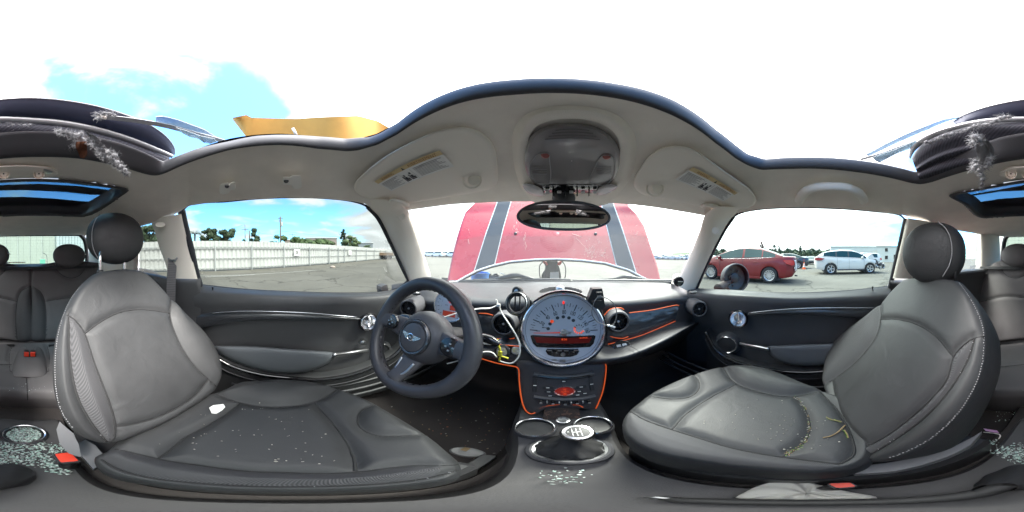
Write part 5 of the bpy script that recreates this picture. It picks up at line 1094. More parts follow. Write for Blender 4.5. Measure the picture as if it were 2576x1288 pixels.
spb = spoke([W(.0, -.058, -.028), W(-.002, -.10, -.012), W(-.004, -.13, 0), W(-.006, -.138, 0)], .034, .022, .013, None)
for sg, p_ in ((-1, spl), (1, spr)):
    c = W(sg*.100, .009, .002); mb = MB(); mb.lathe([(.023, -.003), (.022, .003), (.019, .004)], c, wn, 32, mi=0, sc=(1.1, 1)); mb.lathe([(.019, .004), (.0001, .005)], c, wn, 32, mi=0, sc=(1.1, 1))
    for x, y in ((0, .008), (0, -.008), (.009, 0), (-.009, 0)): mb.box(c+wu*x+wv*y+ww*.005, [.005, .0035, .002], ax=np.array([wu, wv, ww]), mi=1)
    mb.build('wheel_buttons', [M_['gloss'], M_['satin']], p_, sharp=35)
tube('spoke_inlay', cat([W(-.022, -.072, -.010), W(-.016, -.105, .000), W(-.002, -.122, .006), (W(.014, -.105, .000)), W(.020, -.072, -.010)], 30), .0034, M_['satin'], spb, 8)
# column, stalks
mb = MB(); mb.tube([W(0, -.01, -.07), W(0, -.01, -.28)], .052, 28); mb.build('steering_column', M_['black'], CAR)
def stalk(a, b, side):
    mb = MB(); P = cat([W(0, 0, -.09), a*.5+b*.5 if 0 else a, b], 24); mb.tube(P, np.interp(np.linspace(0, 1, 24), [0, .5, .62, .9, 1], [.008, .009, .0125, .0115, .006]), 16); o = mb.build('control_stalk', M_['gloss'], CAR); return o
stalk(U(1216, 850, y=.34), U(1256, 865, y=.335), 1); stalk(U(1030, 800, y=.37), U(1002, 797, y=.36), -1)
# tachometer on the column
tcn = U(1132, 768, y=.475); tn = nrm((.12, -1, .22)); tu, tv, tw = basis(tn); TR = .060
mb = MB(); mb.lathe([(TR*.8, -.07), (TR*1.08, -.05), (TR*1.14, -.01), (TR*1.08, .004)], tcn, tn, 56, mi=0); mb.lathe([(TR*1.08, .004), (TR*1.04, .010), (TR*.98, .009), (TR*.95, .0)], tcn, tn, 56, mi=1); tac = mb.build('tachometer', [M_['hub'], M_['chrome']], CAR)
mb = MB(); mb.lathe([(TR*.95, 0), (.0002, 0)], tcn, tn, 48); mb.build('dial_face', face, tac, smooth=False)
mb = MB()
def tp_(x, y, h=.0006): return tcn+tu*x*TR+tv*y*TR+tw*h
for k in range(17):
    a = math.radians(225-k*16.9); ra = .72 if k % 2 == 0 else .78; p0 = np.array([math.cos(a), math.sin(a)])*ra; p1 = np.array([math.cos(a), math.sin(a)])*.88; t_ = np.array([-math.sin(a), math.cos(a)])*.014
    mb.add([tp_(*(p0-t_)), tp_(*(p1-t_)), tp_(*(p1+t_)), tp_(*(p0+t_))], [(0, 1, 2, 3)])
for k in range(0, 9): a = math.radians(225-k*33.75); text('n', str(k), tp_(math.cos(a)*.58, math.sin(a)*.58), tu, tv, .0065, 0, mb, cond=.8)
text('n', 'RPM', tp_(-.22, -.02), tu, tv, .0045, 0, mb); mb.build('dial_markings', M_['ink'], tac, smooth=False)
mb = MB()
for x0, y0, x1, y1, q in ((.02, -.30, .44, .0, 0), (-.42, -.72, .42, -.38, 0)): mb.add([tp_(x0, y0, .001), tp_(x1, y0, .001), tp_(x1, y1, .001), tp_(x0, y1, .001)], [(0, 1, 2, 3)], 0)
mb.build('display', mat('red_display', (.2, .03, .02), .3, emit=(1, .12, .06), estr=.015), tac, smooth=False)
for x, y in ((.06, .50), (.0, .22)): lathe('warning_lamp', [(.0001, .0012), (.0045, .0012)], tp_(x, y), tn, M_['redlamp'], tac, 16)
# ---- loose things on the dash
M_['cable'] = mat('white_cable', (.78, .76, .72), .5); M_['tagy'] = mat('yellow_tag', (.72, .66, .05), .5)
c1 = cat([U(a, b, y=v) for a, b, v in ((1118,798,.40),(1160,785,.42),(1203,777,.46),(1234,775,.50),(1253.6,767.6,.52),(1256,772,.52),(1261,785,.52),(1281,816,.50),(1300.5,847.7,.49),(1308,871,.48),(1304,898.5,.47),(1285,914,.46),(1253.6,907,.46))], 90)
tg = MB(); tg.tube(c1, .0024, 8); tg.tube([U(1248, 753, y=.52), U(1254, 768, y=.52)], .0024, 8); tg.box(U(1254, 768, y=.515), [.012, .006, .010])
tag(tg.build('cable_tie', M_['cable'], None), 'long white plastic tie looped from the tachometer down past the key slot', 'cable tie')
c2 = cat([U(a, b, y=v) for a, b, v in ((1125,915,.42),(1160,905,.43),(1195,892,.44),(1220,885,.45),(1238,887,.46),(1249,898,.46))], 40); tag(tube('cable_tie', c2, .0024, M_['cable'], None), 'short white plastic tie behind the lower rim of the steering wheel', 'cable tie')
kt = MB(); kt.tube(cat([U(a, b, y=.45) for a, b in ((1251,854),(1254,868),(1258,880),(1259,893),(1256,907))], 20), .0032, 8); kt.tube([U(1258, 896, y=.45), U(1268, 898, y=.45), U(1279, 902, y=.45)], .003, 8); kt.box(U(1258, 890, y=.447), [.012, .004, .02]); tag(kt.build('key_tag', M_['tagy'], None), 'bright yellow plastic tag hanging from the key slot', 'tag')
# cup-holder ring clamp left of the gauge and phone clip right of it
hc_ = U(1301, 763, y=.46); mb = MB(); hn = nrm((-.25, -1, .45)); mb.lathe([(.036, -.006), (.038, .0), (.036, .006), (.030, .008), (.026, .004), (.026, -.006), (.036, -.006)], hc_, hn, 44, mi=0); mb.lathe([(.0335, .0065), (.032, .009), (.0305, .0065)], hc_, hn, 44, mi=1)
c = U(1301, 733, y=.48); mb.lathe([(.016, -.010), (.016, .004), (.013, .007), (.0001, .007)], c, (-.2, -1, .3), 26, mi=0); mb.lathe([(.006, .007), (.006, .009), (.0001, .009)], c, (-.2, -1, .3), 16, mi=1)
mb.tube(cat([c, U(1314, 740, y=.50), U(1324, 748, y=.52), U(1338, 764, y=.53)], 16), .007, 10, mi=0); 
for x in (-.008, .006): mb.box(hc_+np.array([x, .01, 0]), [.004, .004, .05], mi=0)
tag(mb.build('ring_clamp', [M_['black'], M_['satin']], None), 'black ring holder clamped on the left rim of the big round gauge', 'cup holder')
mb = MB(); q = [U(a, b, y=.50) for a, b in ((1478,758),(1491,727),(1515,726),(1519,745),(1522,772),(1510,781),(1497,775))]; mb.prism(q, (0, .03, 0), mi=0); u_, v_, w__ = basis((0, -1, .1)); mb.box(U(1506, 736, y=.495), [.018, .022, .006], mi=0); mb.box(U(1506, 736, y=.491), [.008, .013, .003], mi=1); mb.box(U(1500, 758, y=.495), [.03, .02, .008], mi=0)
tag(mb.build('phone_mount', [M_['black'], M_['satin']], None, smooth=False), 'black phone mount clipped to the right rim of the big round gauge', 'phone mount')
cb = cat([U(a, b, y=v) for a, b, v in ((1507,747,.485),(1500,752,.48),(1493,765,.48),(1489,785,.48),(1494,800,.48),(1508,812,.49),(1525,818,.50),(1538,820,.51),(1546,812,.51),(1551,795,.505),(1549,775,.50),(1540,760,.495),(1525,750,.49),(1512,747,.485))], 90); mb = MB(); mb.tube(cb, .0016, 6, mi=0); mb.box(U(1541, 822, y=.505), [.016, .006, .010], mi=1, ax=basis((0, -1, .5), (.5, 0, 1))); mb.box(U(1531, 819, y=.505), [.008, .006, .007], mi=1); mb.box(U(1508, 747, y=.483), [.012, .007, .008], mi=0)
tag(mb.build('charging_cable', [mat('grey_cable', (.16, .16, .16), .5), M_['white']], None), 'thin charging cable looped in front of the vent right of the gauge', 'cable')
tag(tube('thin_wire', cat([dpt(a, b, .96) for a, b in ((1550,865),(1570,868),(1590,873),(1608,884),(1615,888))], 20), .0014, M_['black'], None, 6), 'thin black wire lying across the oval badge below the passenger vent', 'wire')
# ================================================================ BROKEN SUNROOF, PADDING, DEBRIS
M_['navy'] = mat('dark_navy_panel', (.030, .036, .070), .7, var=.1)  # dark blue underside of the tilted roof glass
M_['strip'] = mat('grey_metal_strip', (.45, .45, .46), .4, .5)
def zsheet(name, rows, zs, m, par, n=70, thick=.006):
    Q = []
    for pts, z in zip(rows, zs): Q.append(np.array([U(a, b, z=z if np.isscalar(z) else 0) for a, b in cat(np.array(pts, float), n)]))
    G = np.array(Q); 
    return mk(name, np.concatenate([G, G[::-1]+np.array([0, 0, thick])]), gridF(2*len(G), n, True, False), m, par)
# tilted front glass, seen from below: front edge (top in view) to the grey strip
topL = [(-178,307),(-165,298),(-150,290),(-110,275),(-60,262),(0,252),(80,248),(160,254),(240,268),(310,288),(370,312),(415,342),(437,370),(440,388)]
botL = [(-172,313),(-160,312),(-150,309),(-110,304),(-60,300),(0,297),(80,301),(160,308),(240,323),(310,342),(370,362),(410,378),(430,388),(437,394)]
zsheet('tilted_roof_glass', [topL, [( (a[0]+b[0])/2, (a[1]+b[1])/2) for a, b in zip(topL, botL)], botL], [.36, .345, .33], M_['navy'], CAR)
ed = cat(np.array([U(a, b-1, z=.362) for a, b in topL]), 80); tube('glass_edge_trim', ed, .0022, M_['strip'], CAR, 6)
zsheet('roof_bow', [[(-290,396),(-286,374),(-255,347),(-195,323),(-100,303),(0,297),(80,300),(160,307),(240,322),(310,342),(370,364),(410,381),(436,393)], [(-285,400),(-276,382),(-245,356),(-190,332),(-100,312),(0,306),(80,309),(160,318),(240,335),(310,354),(370,376),(410,390),(432,398)]], [.315, .31], M_['strip'], CAR)
# roller-blind box under it: padded dark rolls between the bow and the headliner
rowsB = []
b0 = [(-283,398),(-272,379),(-242,352),(-190,328),(-100,308),(0,302),(80,305),(160,313),(240,330),(310,349),(370,371),(405,386),(428,397)]
b9 = [(-262,452),(-240,447),(-200,437),(-150,425),(-100,415),(0,396),(80,395),(160,398),(240,408),(310,424),(350,433),(380,438),(400,440)]
n = 90; A = cat(np.array(b0, float), n); B = cat(np.array(b9, float), n); G = []
for f, z in ((0, .325), (.15, .295), (.3, .285), (.42, .283), (.5, .268), (.56, .262), (.62, .27), (.75, .252), (.88, .240), (1, .242)):
    G.append([U(a, b, z=z) for a, b in A*(1-f)+B*f])
mk('roller_blind_box', np.array(G), gridF(len(G), n), [mat('blind_fabric', (.045, .045, .062), .8, bump=.4, bscale=60, tex='weave')], CAR)
# second metal strip, snapped, hanging from the right towards the left
s1 = [U(a, b, z=.34) for a, b in ((244,293),(262,294),(300,298),(360,306),(420,317),(480,333),(530,346),(572,358))]
P = cat(s1, 40); rb_ = ribbon('snapped_roof_strip', s1, .016, M_['strip'], CAR, wdir=(0, 0, 1)); 
tube('strip_core', cat([U(243, 293, z=.339), U(268, 296, z=.338)], 8), .006, M_['beige'], rb_, 8)
M_['crackglass'] = glassmat('shattered_tinted_glass', (.55, .68, .78), 1.0, .15, haze=.12)
def shard(name, pts, z, m=None, th=.003):
    q = [U(a, b, z=z) for a, b in pts]; return prism(name, q, (0, 0, th), m or M_['crackglass'], CAR)
shard('glass_remnant', [(392,294),(410,293),(440,300),(480,314),(515,327),(540,343),(560,356),(530,346),(480,331),(430,316),(392,306)], .35, glassmat('dusty_glass_piece', (.35, .45, .52), .8, .2, haze=.25))
shard('glass_remnant', [(443,322),(470,330),(505,343),(540,350),(545,357),(528,362),(514,360),(500,350),(478,345),(460,336)], .32)
# right side: long strip with torn padding and crumbled glass
ribbon('snapped_roof_strip', [U(a, b, z=.335) for a, b in ((2165,401),(2220,386),(2290,361),(2360,338),(2440,318),(2510,307),(2580,300),(2640,303),(2720,314),(2790,328),(2830,338))], .013, M_['strip'], CAR, wdir=(0, 0, 1))
shard('glass_remnant', [(2178,389),(2200,378),(2250,352),(2310,325),(2370,302),(2430,293),(2390,305),(2340,325),(2280,350),(2220,378),(2185,394)], .36, glassmat('dusty_glass_piece_right', (.35, .45, .55), .8, .2, haze=.22))
shard('glass_remnant', [(2195,397),(2250,378),(2300,357),(2312,358),(2295,372),(2250,390),(2213,410),(2203,405)], .315)
# wool padding: many thin hairs round a soft core
M_['wool'] = mat('grey_wool_padding', (.27, .27, .285), .95, bump=1, bscale=300); M_['rust'] = mat('rusty_brown_felt', (.20, .075, .04), .95, bump=.8, bscale=300, var=.3, vscale=60)
def wool(name, blobs, nh, label, rad=.004, hl=(.006, .015), z=.30):
    """blobs: [(ox,oy,size_px)] centres; hairs grow in all directions from points of each blob"""
    mb = MB(); r_ = random.Random(len(blobs)*31+nh)
    for a, b, s in blobs:
        c = U(a, b, z=z); rp = s*.0024*np.linalg.norm(c)
        u, v, w_ = basis(-nrm(c)); A = []
        for i in range(7):
            for j in range(7): pass
        th = np.linspace(0, 2*np.pi, 10, endpoint=False)
        G = [c+w_*h+(u*np.cos(th)[:, None]+v*np.sin(th)[:, None])*(rp*k*(.75+.5*np.array([r_.random() for _ in th])))[:, None] for k, h in ((.01, rp*.4), (.6, rp*.3), (.9, 0), (.5, -rp*.3), (.01, -rp*.35))]
        mb.grid(G, 0, False, True)
        for _ in range(nh):
            d = nrm([r_.gauss(0, 1) for _ in range(3)]); p = c+d*rp*r_.uniform(.4, 1.0); L_ = r_.uniform(*hl)*.5; q = p+nrm(d+np.array([r_.gauss(0, .7) for _ in range(3)]))*L_; q2 = q+nrm(d+np.array([r_.gauss(0, 1.0) for _ in range(3)]))*L_
            mb.tube([p, q, q2], [.00035, .0003, .00015], 3, caps=False)
    return tag(mb.build(name, M_['wool'], None, sharp=None), label, 'padding')
wool('wool_tuft', [(x, 315+r2, 5) for x, r2 in ((8, 3), (20, 2), (34, 0), (48, 2), (62, 1), (76, 0))], 26, 'flat tuft of grey wool stuck along the rear roof bow')
wool('wool_tuft', [(150,331,4),(162,334,5),(174,337,6),(186,342,7),(196,345,8),(204,338,6),(206,352,9),(200,362,8),(186,368,6),(178,372,4)], 60, 'matted grey wool clump above the rusty felt scrap', z=.245)
wool('wool_tuft', [(232,352,5),(240,364,6),(250,376,6),(258,388,7),(268,398,8),(280,402,9),(292,410,10),(303,420,9),(312,428,8),(318,436,6),(272,384,6),(288,392,7)], 70, 'long torn strip of grey wool hanging over the rear headliner edge', z=.205)
wool('wool_tuft', [(248,288,4),(262,286,5),(276,287,5),(290,290,4),(246,298,4)], 30, 'small fuzzy wool tuft round the snapped end of the roof strip')
wool('wool_tuft', [(2330+i*11, 358-i*3.4+3*math.sin(i), 5) for i in range(20)], 22, 'ragged band of pale wool along the right roof strip')
def cloth(name, cols, z, m, label, cat_, thick=.004):
    """cols: rows of left/right pixel pairs down the scrap"""
    G = []
    for i, (a, b) in enumerate(cols):
        xs = np.linspace(a[0], b[0], 10); ys = np.linspace(a[1], b[1], 10); G.append([U(x, y, z=z-.0*i)+nrm(U(x, y, z=z))*(.006*math.sin(i*1.3+x*.3)) for x, y in zip(xs, ys)])
    G = np.array(G); bk_ = G*1.01
    o = mk(name, np.concatenate([G, bk_[::-1]]), gridF(2*len(G), 10, True, False), m, None); return tag(o, label, cat_)
cloth('felt_scrap', [((191,357),(217,356)), ((190,366),(218,366)), ((192,374),(219,376)), ((196,382),(220,384)), ((199,390),(218,392)), ((202,397),(212,399))], .228, M_['rust'], 'rusty brown felt scrap dangling below the left wool clump', 'scrap')
cloth('wool_flap', [((214,333),(220,331)), ((228,348),(240,342)), ((240,362),(254,356)), ((250,376),(262,372)), ((262,392),(270,388))], .21, M_['wool'], 'thin grey wool flap between the roof strip and the hanging torn wool', 'padding')
cloth('wool_sheet', [((2460,338),(2472,336)), ((2458,350),(2480,348)), ((2456,364),(2492,360)), ((2456,378),(2501,374)), ((2458,392),(2503,388)), ((2460,406),(2499,402)), ((2461,418),(2490,416)), ((2463,430),(2478,428))], .215, M_['wool'], 'smooth pale wool sheet hanging from the right roof strip', 'padding')
wool('wool_tuft', [(2452,345,8),(2462,352,9),(2448,360,7),(2448,424,6),(2456,418,7),(2466,428,8),(2470,440,7),(2472,452,6),(2470,463,5),(2470,474,4),(2480,420,6),(2488,412,6),(2452,405,5),(2494,398,5)], 60, 'wispy wool threads trailing below the hanging wool sheet', z=.20)
# orange sheet on the roof beyond the left edge
M_['ogsheet'] = mat('orange_vinyl', (.60, .34, .09), .8, bump=.15, bscale=9, var=.10, vscale=12)
z0 = .40; G = []
for f in np.linspace(0, 1, 16):
    row = []
    for ox in np.linspace(586, 985, 60):
        top = np.interp(ox, [586, 620, 632, 700, 745, 800, 900, 950, 985], [296, 289, 296, 298, 299, 295, 291, 304, 325]); bot = np.interp(ox, [586, 620, 700, 800, 870, 985], [302, 345, 352, 352, 358, 358])
        row.append(U(ox, top*(1-f)+bot*f, x=-.40-.22*f*0-.03*math.sin(ox*.02)-.05*f))
    G.append(row)
og = mk('orange_sheet', np.array(G), gridF(16, 60), M_['ogsheet'], None); tag(og, 'orange vinyl sheet with curled corner standing on the roof above the driver\'s window', 'sheet')
tube('sheet_rod', [U(736, 322, x=-.40), U(748, 344, x=-.42)], .004, M_['paper'], og, 8)
# broken glass and dirt
GL = [glassmat('green_glass_crumb', (.55, .78, .70), 1.0, .05, haze=.35), mat('frosted_glass_crumb', (.45, .62, .56), .15, coat=.5), mat('pale_glass_crumb', (.68, .78, .74), .2, coat=.5)]
M_['crumb'] = mat('pale_crumb', (.42, .40, .35), .9); M_['wallt2'] = mat('grey_grit', (.22, .21, .19), .9)
def inpx(poly, z):
    P = np.array(poly, float)
    while 1:
        q = np.array([[random.uniform(P[:, 0].min(), P[:, 0].max()), random.uniform(P[:, 1].min(), P[:, 1].max())]])
        if inpoly(q, P)[0]: return U(q[0, 0], q[0, 1], z=z+random.uniform(0, .006))+np.array([random.gauss(0, .006), random.gauss(0, .006), 0])
def onseat(poly, pt):
    P = np.array(poly, float)
    while 1:
        q = np.array([[random.uniform(P[:, 0].min(), P[:, 0].max()), random.uniform(P[:, 1].min(), P[:, 1].max())]])
        if inpoly(q, P)[0]: return pt(*q[0])
def rcup():
    a, r_ = random.uniform(0, 6.28), .042*math.sqrt(random.random()); return cr+np.array([math.cos(a)*r_, math.sin(a)*r_, -.006+random.uniform(0, .01)])
scatter_crumbs('broken_glass', 620, rcup, 'crumbled greenish window glass filling the rear cup holder', 'broken glass', GL, (.003, .006))
scatter_crumbs('broken_glass', 800, lambda: inpx([(0,1115),(40,1112),(100,1113),(150,1118),(160,1135),(130,1150),(140,1168),(175,1185),(165,1195),(120,1180),(80,1165),(0,1166),(-60,1150),(-90,1125)], -.757), 'crumbled window glass strewn behind the hand brake', 'broken glass', GL, (.0025, .006))
scatter_crumbs('broken_glass', 520, lambda: inpx([(2120,1200),(2200,1192),(2300,1178),(2380,1160),(2460,1130),(2490,1105),(2510,1108),(2500,1130),(2440,1160),(2360,1182),(2250,1200),(2180,1208)], -.80), 'crumbled window glass in the gap beside the right front seat', 'broken glass', GL, (.003, .007))
scatter_crumbs('broken_glass', 160, lambda: inpx([(0,1012),(140,1015),(145,1060),(150,1100),(120,1095),(90,1060),(0,1055),(-70,1060),(-70,1020)], -.875), 'glass grains sprinkled on the carpet before the rear seat', 'broken glass', GL, (.002, .005))
scatter_crumbs('broken_glass', 60, lambda: inpx([(0,932),(20,900),(24,940),(70,952),(128,946),(126,900),(140,930),(140,990),(0,990)], -.64)*1.0, 'few glass grains lying on the rear seat cushion', 'broken glass', GL, (.0015, .003))
scatter_crumbs('seat_crumbs', 60, lambda: onseat([(360,1120),(600,1010),(800,1040),(860,1180),(500,1165),(330,1130)], ptD), 'pale dust crumbs scattered over the left seat cushion', 'crumbs', [M_['wallt2'], M_['crumb']], (.0012, .0032))
scatter_crumbs('seat_crumbs', 60, lambda: onseat([(1720,1060),(1850,990),(2020,1020),(2120,1080),(2120,1150),(1960,1140)], ptP), 'pale dust crumbs scattered over the right seat cushion', 'crumbs', [M_['wallt2'], M_['crumb']], (.0012, .003))
M_['straw'] = mat('dry_leaf_litter', (.24, .17, .09), .9)
mb = MB(); P = cat(np.array([(1998,1006.5),(2014,1022),(2026,1038),(2036.6,1074),(2031.5,1104.7),(2003,1135),(1975,1150)], float), 110)
for i in range(110):
    a, b = P[random.randrange(110)]+np.array([random.gauss(0, 1.3), random.gauss(0, 1.1)]); p = ptP(a, b, .002); d = np.array([random.gauss(0, 1), random.gauss(0, 1), random.gauss(0, .3)]); mb.tube([p, p+nrm(d)*random.uniform(.003, .008)], .0007, 4, mi=random.randrange(3))
tag(mb.build('leaf_litter', [M_['straw'], M_['crumb'], mat('green_needle', (.13, .22, .04), .8)], None), 'line of dry leaf litter caught in the right seat seam', 'litter', kind='stuff')
def twig(pts, z, n=9, label='', ln=.012):
    mb = MB(); P = cat([ptP(a, b, .004) for a, b in pts], 20); mb.tube(P, .0012, 5, mi=0)
    for i in range(2, 20, 2):
        for s in (-1, 1): mb.tube([P[i], P[i]+np.array([random.uniform(-.3, .3)+s*.8, random.uniform(.2, .8), .2])*ln*.5], [.0007, .0003], 4, mi=1)
    return tag(mb.build('conifer_twig', [M_['straw'], bpy.data.materials['green_needle']], None), label, 'twig')
twig([(2078,1062),(2090,1068),(2106,1070),(2118,1072)], -.485, label='green conifer sprig by the right backrest, nearest the door'); twig([(2124,1092),(2130,1100),(2134,1110)], -.485, label='green conifer sprig halfway along the right seat\'s rear seam')
tag(tube('dry_stick', cat([ptP(a, b, .003) for a, b in ((2070,1112),(2090,1108),(2108,1098),(2118,1088),(2126,1078))], 16), .0016, M_['straw'], None, 6), 'thin dry brown stick lying on the rear of the right seat cushion', 'stick')
P = [ptD(a, b, .002) for a, b in ((527,1040),(537,1034),(562,1031),(567,1036),(560,1043),(545,1052),(533,1052))]; tag(prism('paper_scrap', P, (0, 0, .004), M_['paper'], None), 'torn white paper scrap on the left seat cushion', 'paper')
P = [U(a, b, z=-.82) for a, b in ((2474,1078),(2508,1083),(2514,1090),(2480,1084))]; tag(prism('pink_card', P, (0, 0, .002), mat('lilac_card', (.55, .30, .55), .6), None), 'lilac card sticking out behind the right front seat', 'card')
tag(tube('white_wire', cat([U(a, b, z=-.80) for a, b in ((2474,1087),(2512,1092),(2516,1098),(2500,1116),(2470,1132),(2440,1142))], 30), .002, M_['cable'], None, 6), 'white wire bent round the lilac card on the rear floor', 'wire')
P = cat(np.array([(1850,1252),(1870,1240),(1900,1225),(1945,1212),(1985,1206),(2030,1212),(2090,1226),(2150,1240),(2200,1248),(2210,1253),(2100,1256),(1950,1256)], float), 60, True); c0 = P.mean(0)
G = [[U(a, b, z=-.735)+np.array([0, 0, h+.004*math.sin(i*.9+h*900)]) for i, (a, b) in enumerate(c0+(P-c0)*s)] for s, h in ((1, -.004), (1, 0), (.85, .006), (.6, .004), (.35, .010), (.02, .006))]
tag(mk('crumpled_paper', np.array(G), gridF(6, 60, False, True), mat('crumpled_pale_paper', (.55, .54, .50), .7, bump=.6, bscale=60, dirt=((.25, .22, .16), .6, 40, .6)), None), 'crumpled pale paper lying on the console beside the right seat', 'paper')

scatter_crumbs('floor_debris', 70, lambda: inpx([(900,1040),(1000,1010),(1150,1000),(1290,1010),(1320,1060),(1250,1150),(1180,1180),(1130,1110),(1000,1040)], -.885), 'dry leaf bits and glass grains on the left front footwell carpet', 'debris', [M_['straw'], M_['wallt2'], M_['rust']], (.002, .006))
q_ = U(1175, 1138, z=-.87); mb = MB(); mb.lathe([(.034, 0), (.03, .010), (.02, .012), (.0001, .011)], q_, (0, 0, 1), 20, sc=(1.2, .8), mi=0); mb.box(q_+[-.01, .01, .014], [.015, .02, .004], mi=1)
tag(mb.build('plastic_wrapper', [glassmat('clear_wrapper', (.8, .8, .8), 1, .1, haze=.3), M_['straw'], M_['rust']], None), 'crumpled clear wrapper on the floor in front of the left seat', 'wrapper')

scatter_crumbs('broken_glass', 45, lambda: inpx([(1380,1180),(1440,1178),(1470,1190),(1450,1212),(1400,1215),(1370,1198)], -.722), 'glass grains on the console behind the gear lever', 'broken glass', GL, (.002, .004))
# ================================================================ OUTSIDE: GROUND
def asphalt():
    m = bpy.data.materials.new('lot_asphalt'); m.use_nodes = True; T = m.node_tree; p = T.nodes['Principled BSDF']; p.inputs['Roughness'].default_value = .9; p.inputs['Specular IOR Level'].default_value = .2
    g = nd(T, 'ShaderNodeNewGeometry'); A = nd(T, 'ShaderNodeTexNoise', ins={'Scale': .35, 'Detail': 8, 'Roughness': .65}); T.links.new(g.outputs['Position'], A.inputs['Vector'])
    B = nd(T, 'ShaderNodeTexNoise', ins={'Scale': 25, 'Detail': 6, 'Roughness': .7}); T.links.new(g.outputs['Position'], B.inputs['Vector'])
    r = nd(T, 'ShaderNodeValToRGB'); T.links.new(A.outputs[0], r.inputs[0]); e = r.color_ramp.elements; e[0].position = .3; e[0].color = (.105, .100, .086, 1); e[1].position = .7; e[1].color = (.155, .148, .128, 1)
    x = nd(T, 'ShaderNodeMix', data_type='RGBA', blend_type='OVERLAY', ins={'Factor': .35}); T.links.new(r.outputs[0], x.inputs['A']); T.links.new(B.outputs['Fac'], x.inputs['B'])
    V = nd(T, 'ShaderNodeTexVoronoi', feature='DISTANCE_TO_EDGE', ins={'Scale': .28}); 
    W = nd(T, 'ShaderNodeVectorMath', operation='ADD'); n2 = nd(T, 'ShaderNodeTexNoise', ins={'Scale': 1.3, 'Detail': 5}); T.links.new(g.outputs['Position'], n2.inputs['Vector'])
    T.links.new(g.outputs['Position'], W.inputs[0]); T.links.new(n2.outputs['Color'], W.inputs[1]); T.links.new(W.outputs[0], V.inputs['Vector'])
    c = nd(T, 'ShaderNodeMapRange', ins={1: .0, 2: .012, 3: .45, 4: 1}); T.links.new(V.outputs['Distance'], c.inputs[0])
    y = nd(T, 'ShaderNodeMix', data_type='RGBA', blend_type='MULTIPLY', ins={'Factor': 1}); T.links.new(x.outputs['Result'], y.inputs['A']); T.links.new(c.outputs[0], y.inputs['B'])
    D = nd(T, 'ShaderNodeTexNoise', ins={'Scale': .55, 'Detail': 4, 'Roughness': .6}); T.links.new(g.outputs['Position'], D.inputs['Vector'])
    s = nd(T, 'ShaderNodeMapRange', ins={1: .64, 2: .70, 3: 1, 4: .55}); T.links.new(D.outputs[0], s.inputs[0])
    z = nd(T, 'ShaderNodeMix', data_type='RGBA', blend_type='MULTIPLY', ins={'Factor': 1}); T.links.new(y.outputs['Result'], z.inputs['A']); T.links.new(s.outputs[0], z.inputs['B'])
    T.links.new(z.outputs['Result'], p.inputs['Base Color'])
    b = nd(T, 'ShaderNodeBump', ins={'Strength': .5, 'Distance': .01}); T.links.new(B.outputs[0], b.inputs['Height']); T.links.new(b.outputs[0], p.inputs['Normal']); return m
M_['asphalt'] = asphalt()
a = np.linspace(0, 2*np.pi, 64, endpoint=False); G = [[(math.cos(t_)*r, math.sin(t_)*r, 0) for t_ in a] for r in (.01, 5, 20, 60, 200, 700, 1500)]
g_ = mk('ground', np.array(G), gridF(7, 64, False, True), M_['asphalt'], None, smooth=False, off=(0, 0, 0)); tag(g_, kind='structure')
# ================================================================ OWN CAR, OUTSIDE: RAISED HOOD, WIPERS, MIRROR
Ledge = lambda y: np.interp(y, [420,470,513,533,560,598,643,703,712], [1222,1208,1193,1171,1161,1149.5,1138,1126,1125])
Redge = lambda y: np.interp(y, [420,470,521,538,569,622,663,703,712], [1556,1570,1583,1602,1621,1638,1652,1661,1662])
arc = lambda x: np.interp(x, [1100,1132,1150,1171,1200,1236,1284,1343,1403,1463,1523,1583,1623,1645,1700], [709,709,708.5,696,681,669,658,653,651.5,654.5,661.7,679.6,701,708,708])
def hoodpt(ox, oy, dn=0):
    u = (ox-Ledge(oy))/(Redge(oy)-Ledge(oy)); y = 1.2
    for _ in range(6):
        z = U(ox, oy, y=y)[2]; y = 1.02+.13*(1-abs(2*u-1)**2.2)+.66*(z+.12)-dn
    return U(ox, oy, y=y)
Gh = []
for v in np.linspace(0, 1, 60):
    row = []
    for u in np.linspace(0, 1, 90):
        x = Ledge(700)+(Redge(700)-Ledge(700))*u; yb = arc(x) if v < 1 else 0; oy = arc(x)*(1-v)+415*v
        for _ in range(3): x = Ledge(oy)+(Redge(oy)-Ledge(oy))*u; oy = arc(x)*(1-v)+415*v
        row.append(hoodpt(x, oy))
    Gh.append(row)
Gh = np.array(Gh); 
# rolled rims: side and rear edges folded away from the windscreen
def fold(P, d): return P+np.array([0, d, 0])
rimL = [Gh[:, :1]+np.array([-.004, .03, 0]), ]
Gh2 = np.concatenate([Gh[:, :1]+np.array([0.002, .06, 0]), Gh[:, :1]+np.array([-.012, .025, 0]), Gh, Gh[:, -1:]+np.array([.012, .025, 0]), Gh[:, -1:]+np.array([-.002, .06, 0])], 1)
hood = mk('hood', Gh2, gridF(*Gh2.shape[:2]), M_['redpaint'], CAR)
back = Gh2.copy(); back[..., 1] += .035; ub = mk('hood_underside', back, [tuple(reversed(f)) for f in gridF(*Gh2.shape[:2])], mat('hood_liner', (.05, .05, .05), .9), hood)
tube('hood_edge_trim', Gh[0]+np.array([0, -.002, 0]), .0065, mat('pale_seal', (.75, .74, .76), .5), hood, 8)
tube('hood_seal', Gh[0]+np.array([0, .012, -.008]), .008, M_['black'], hood, 8)
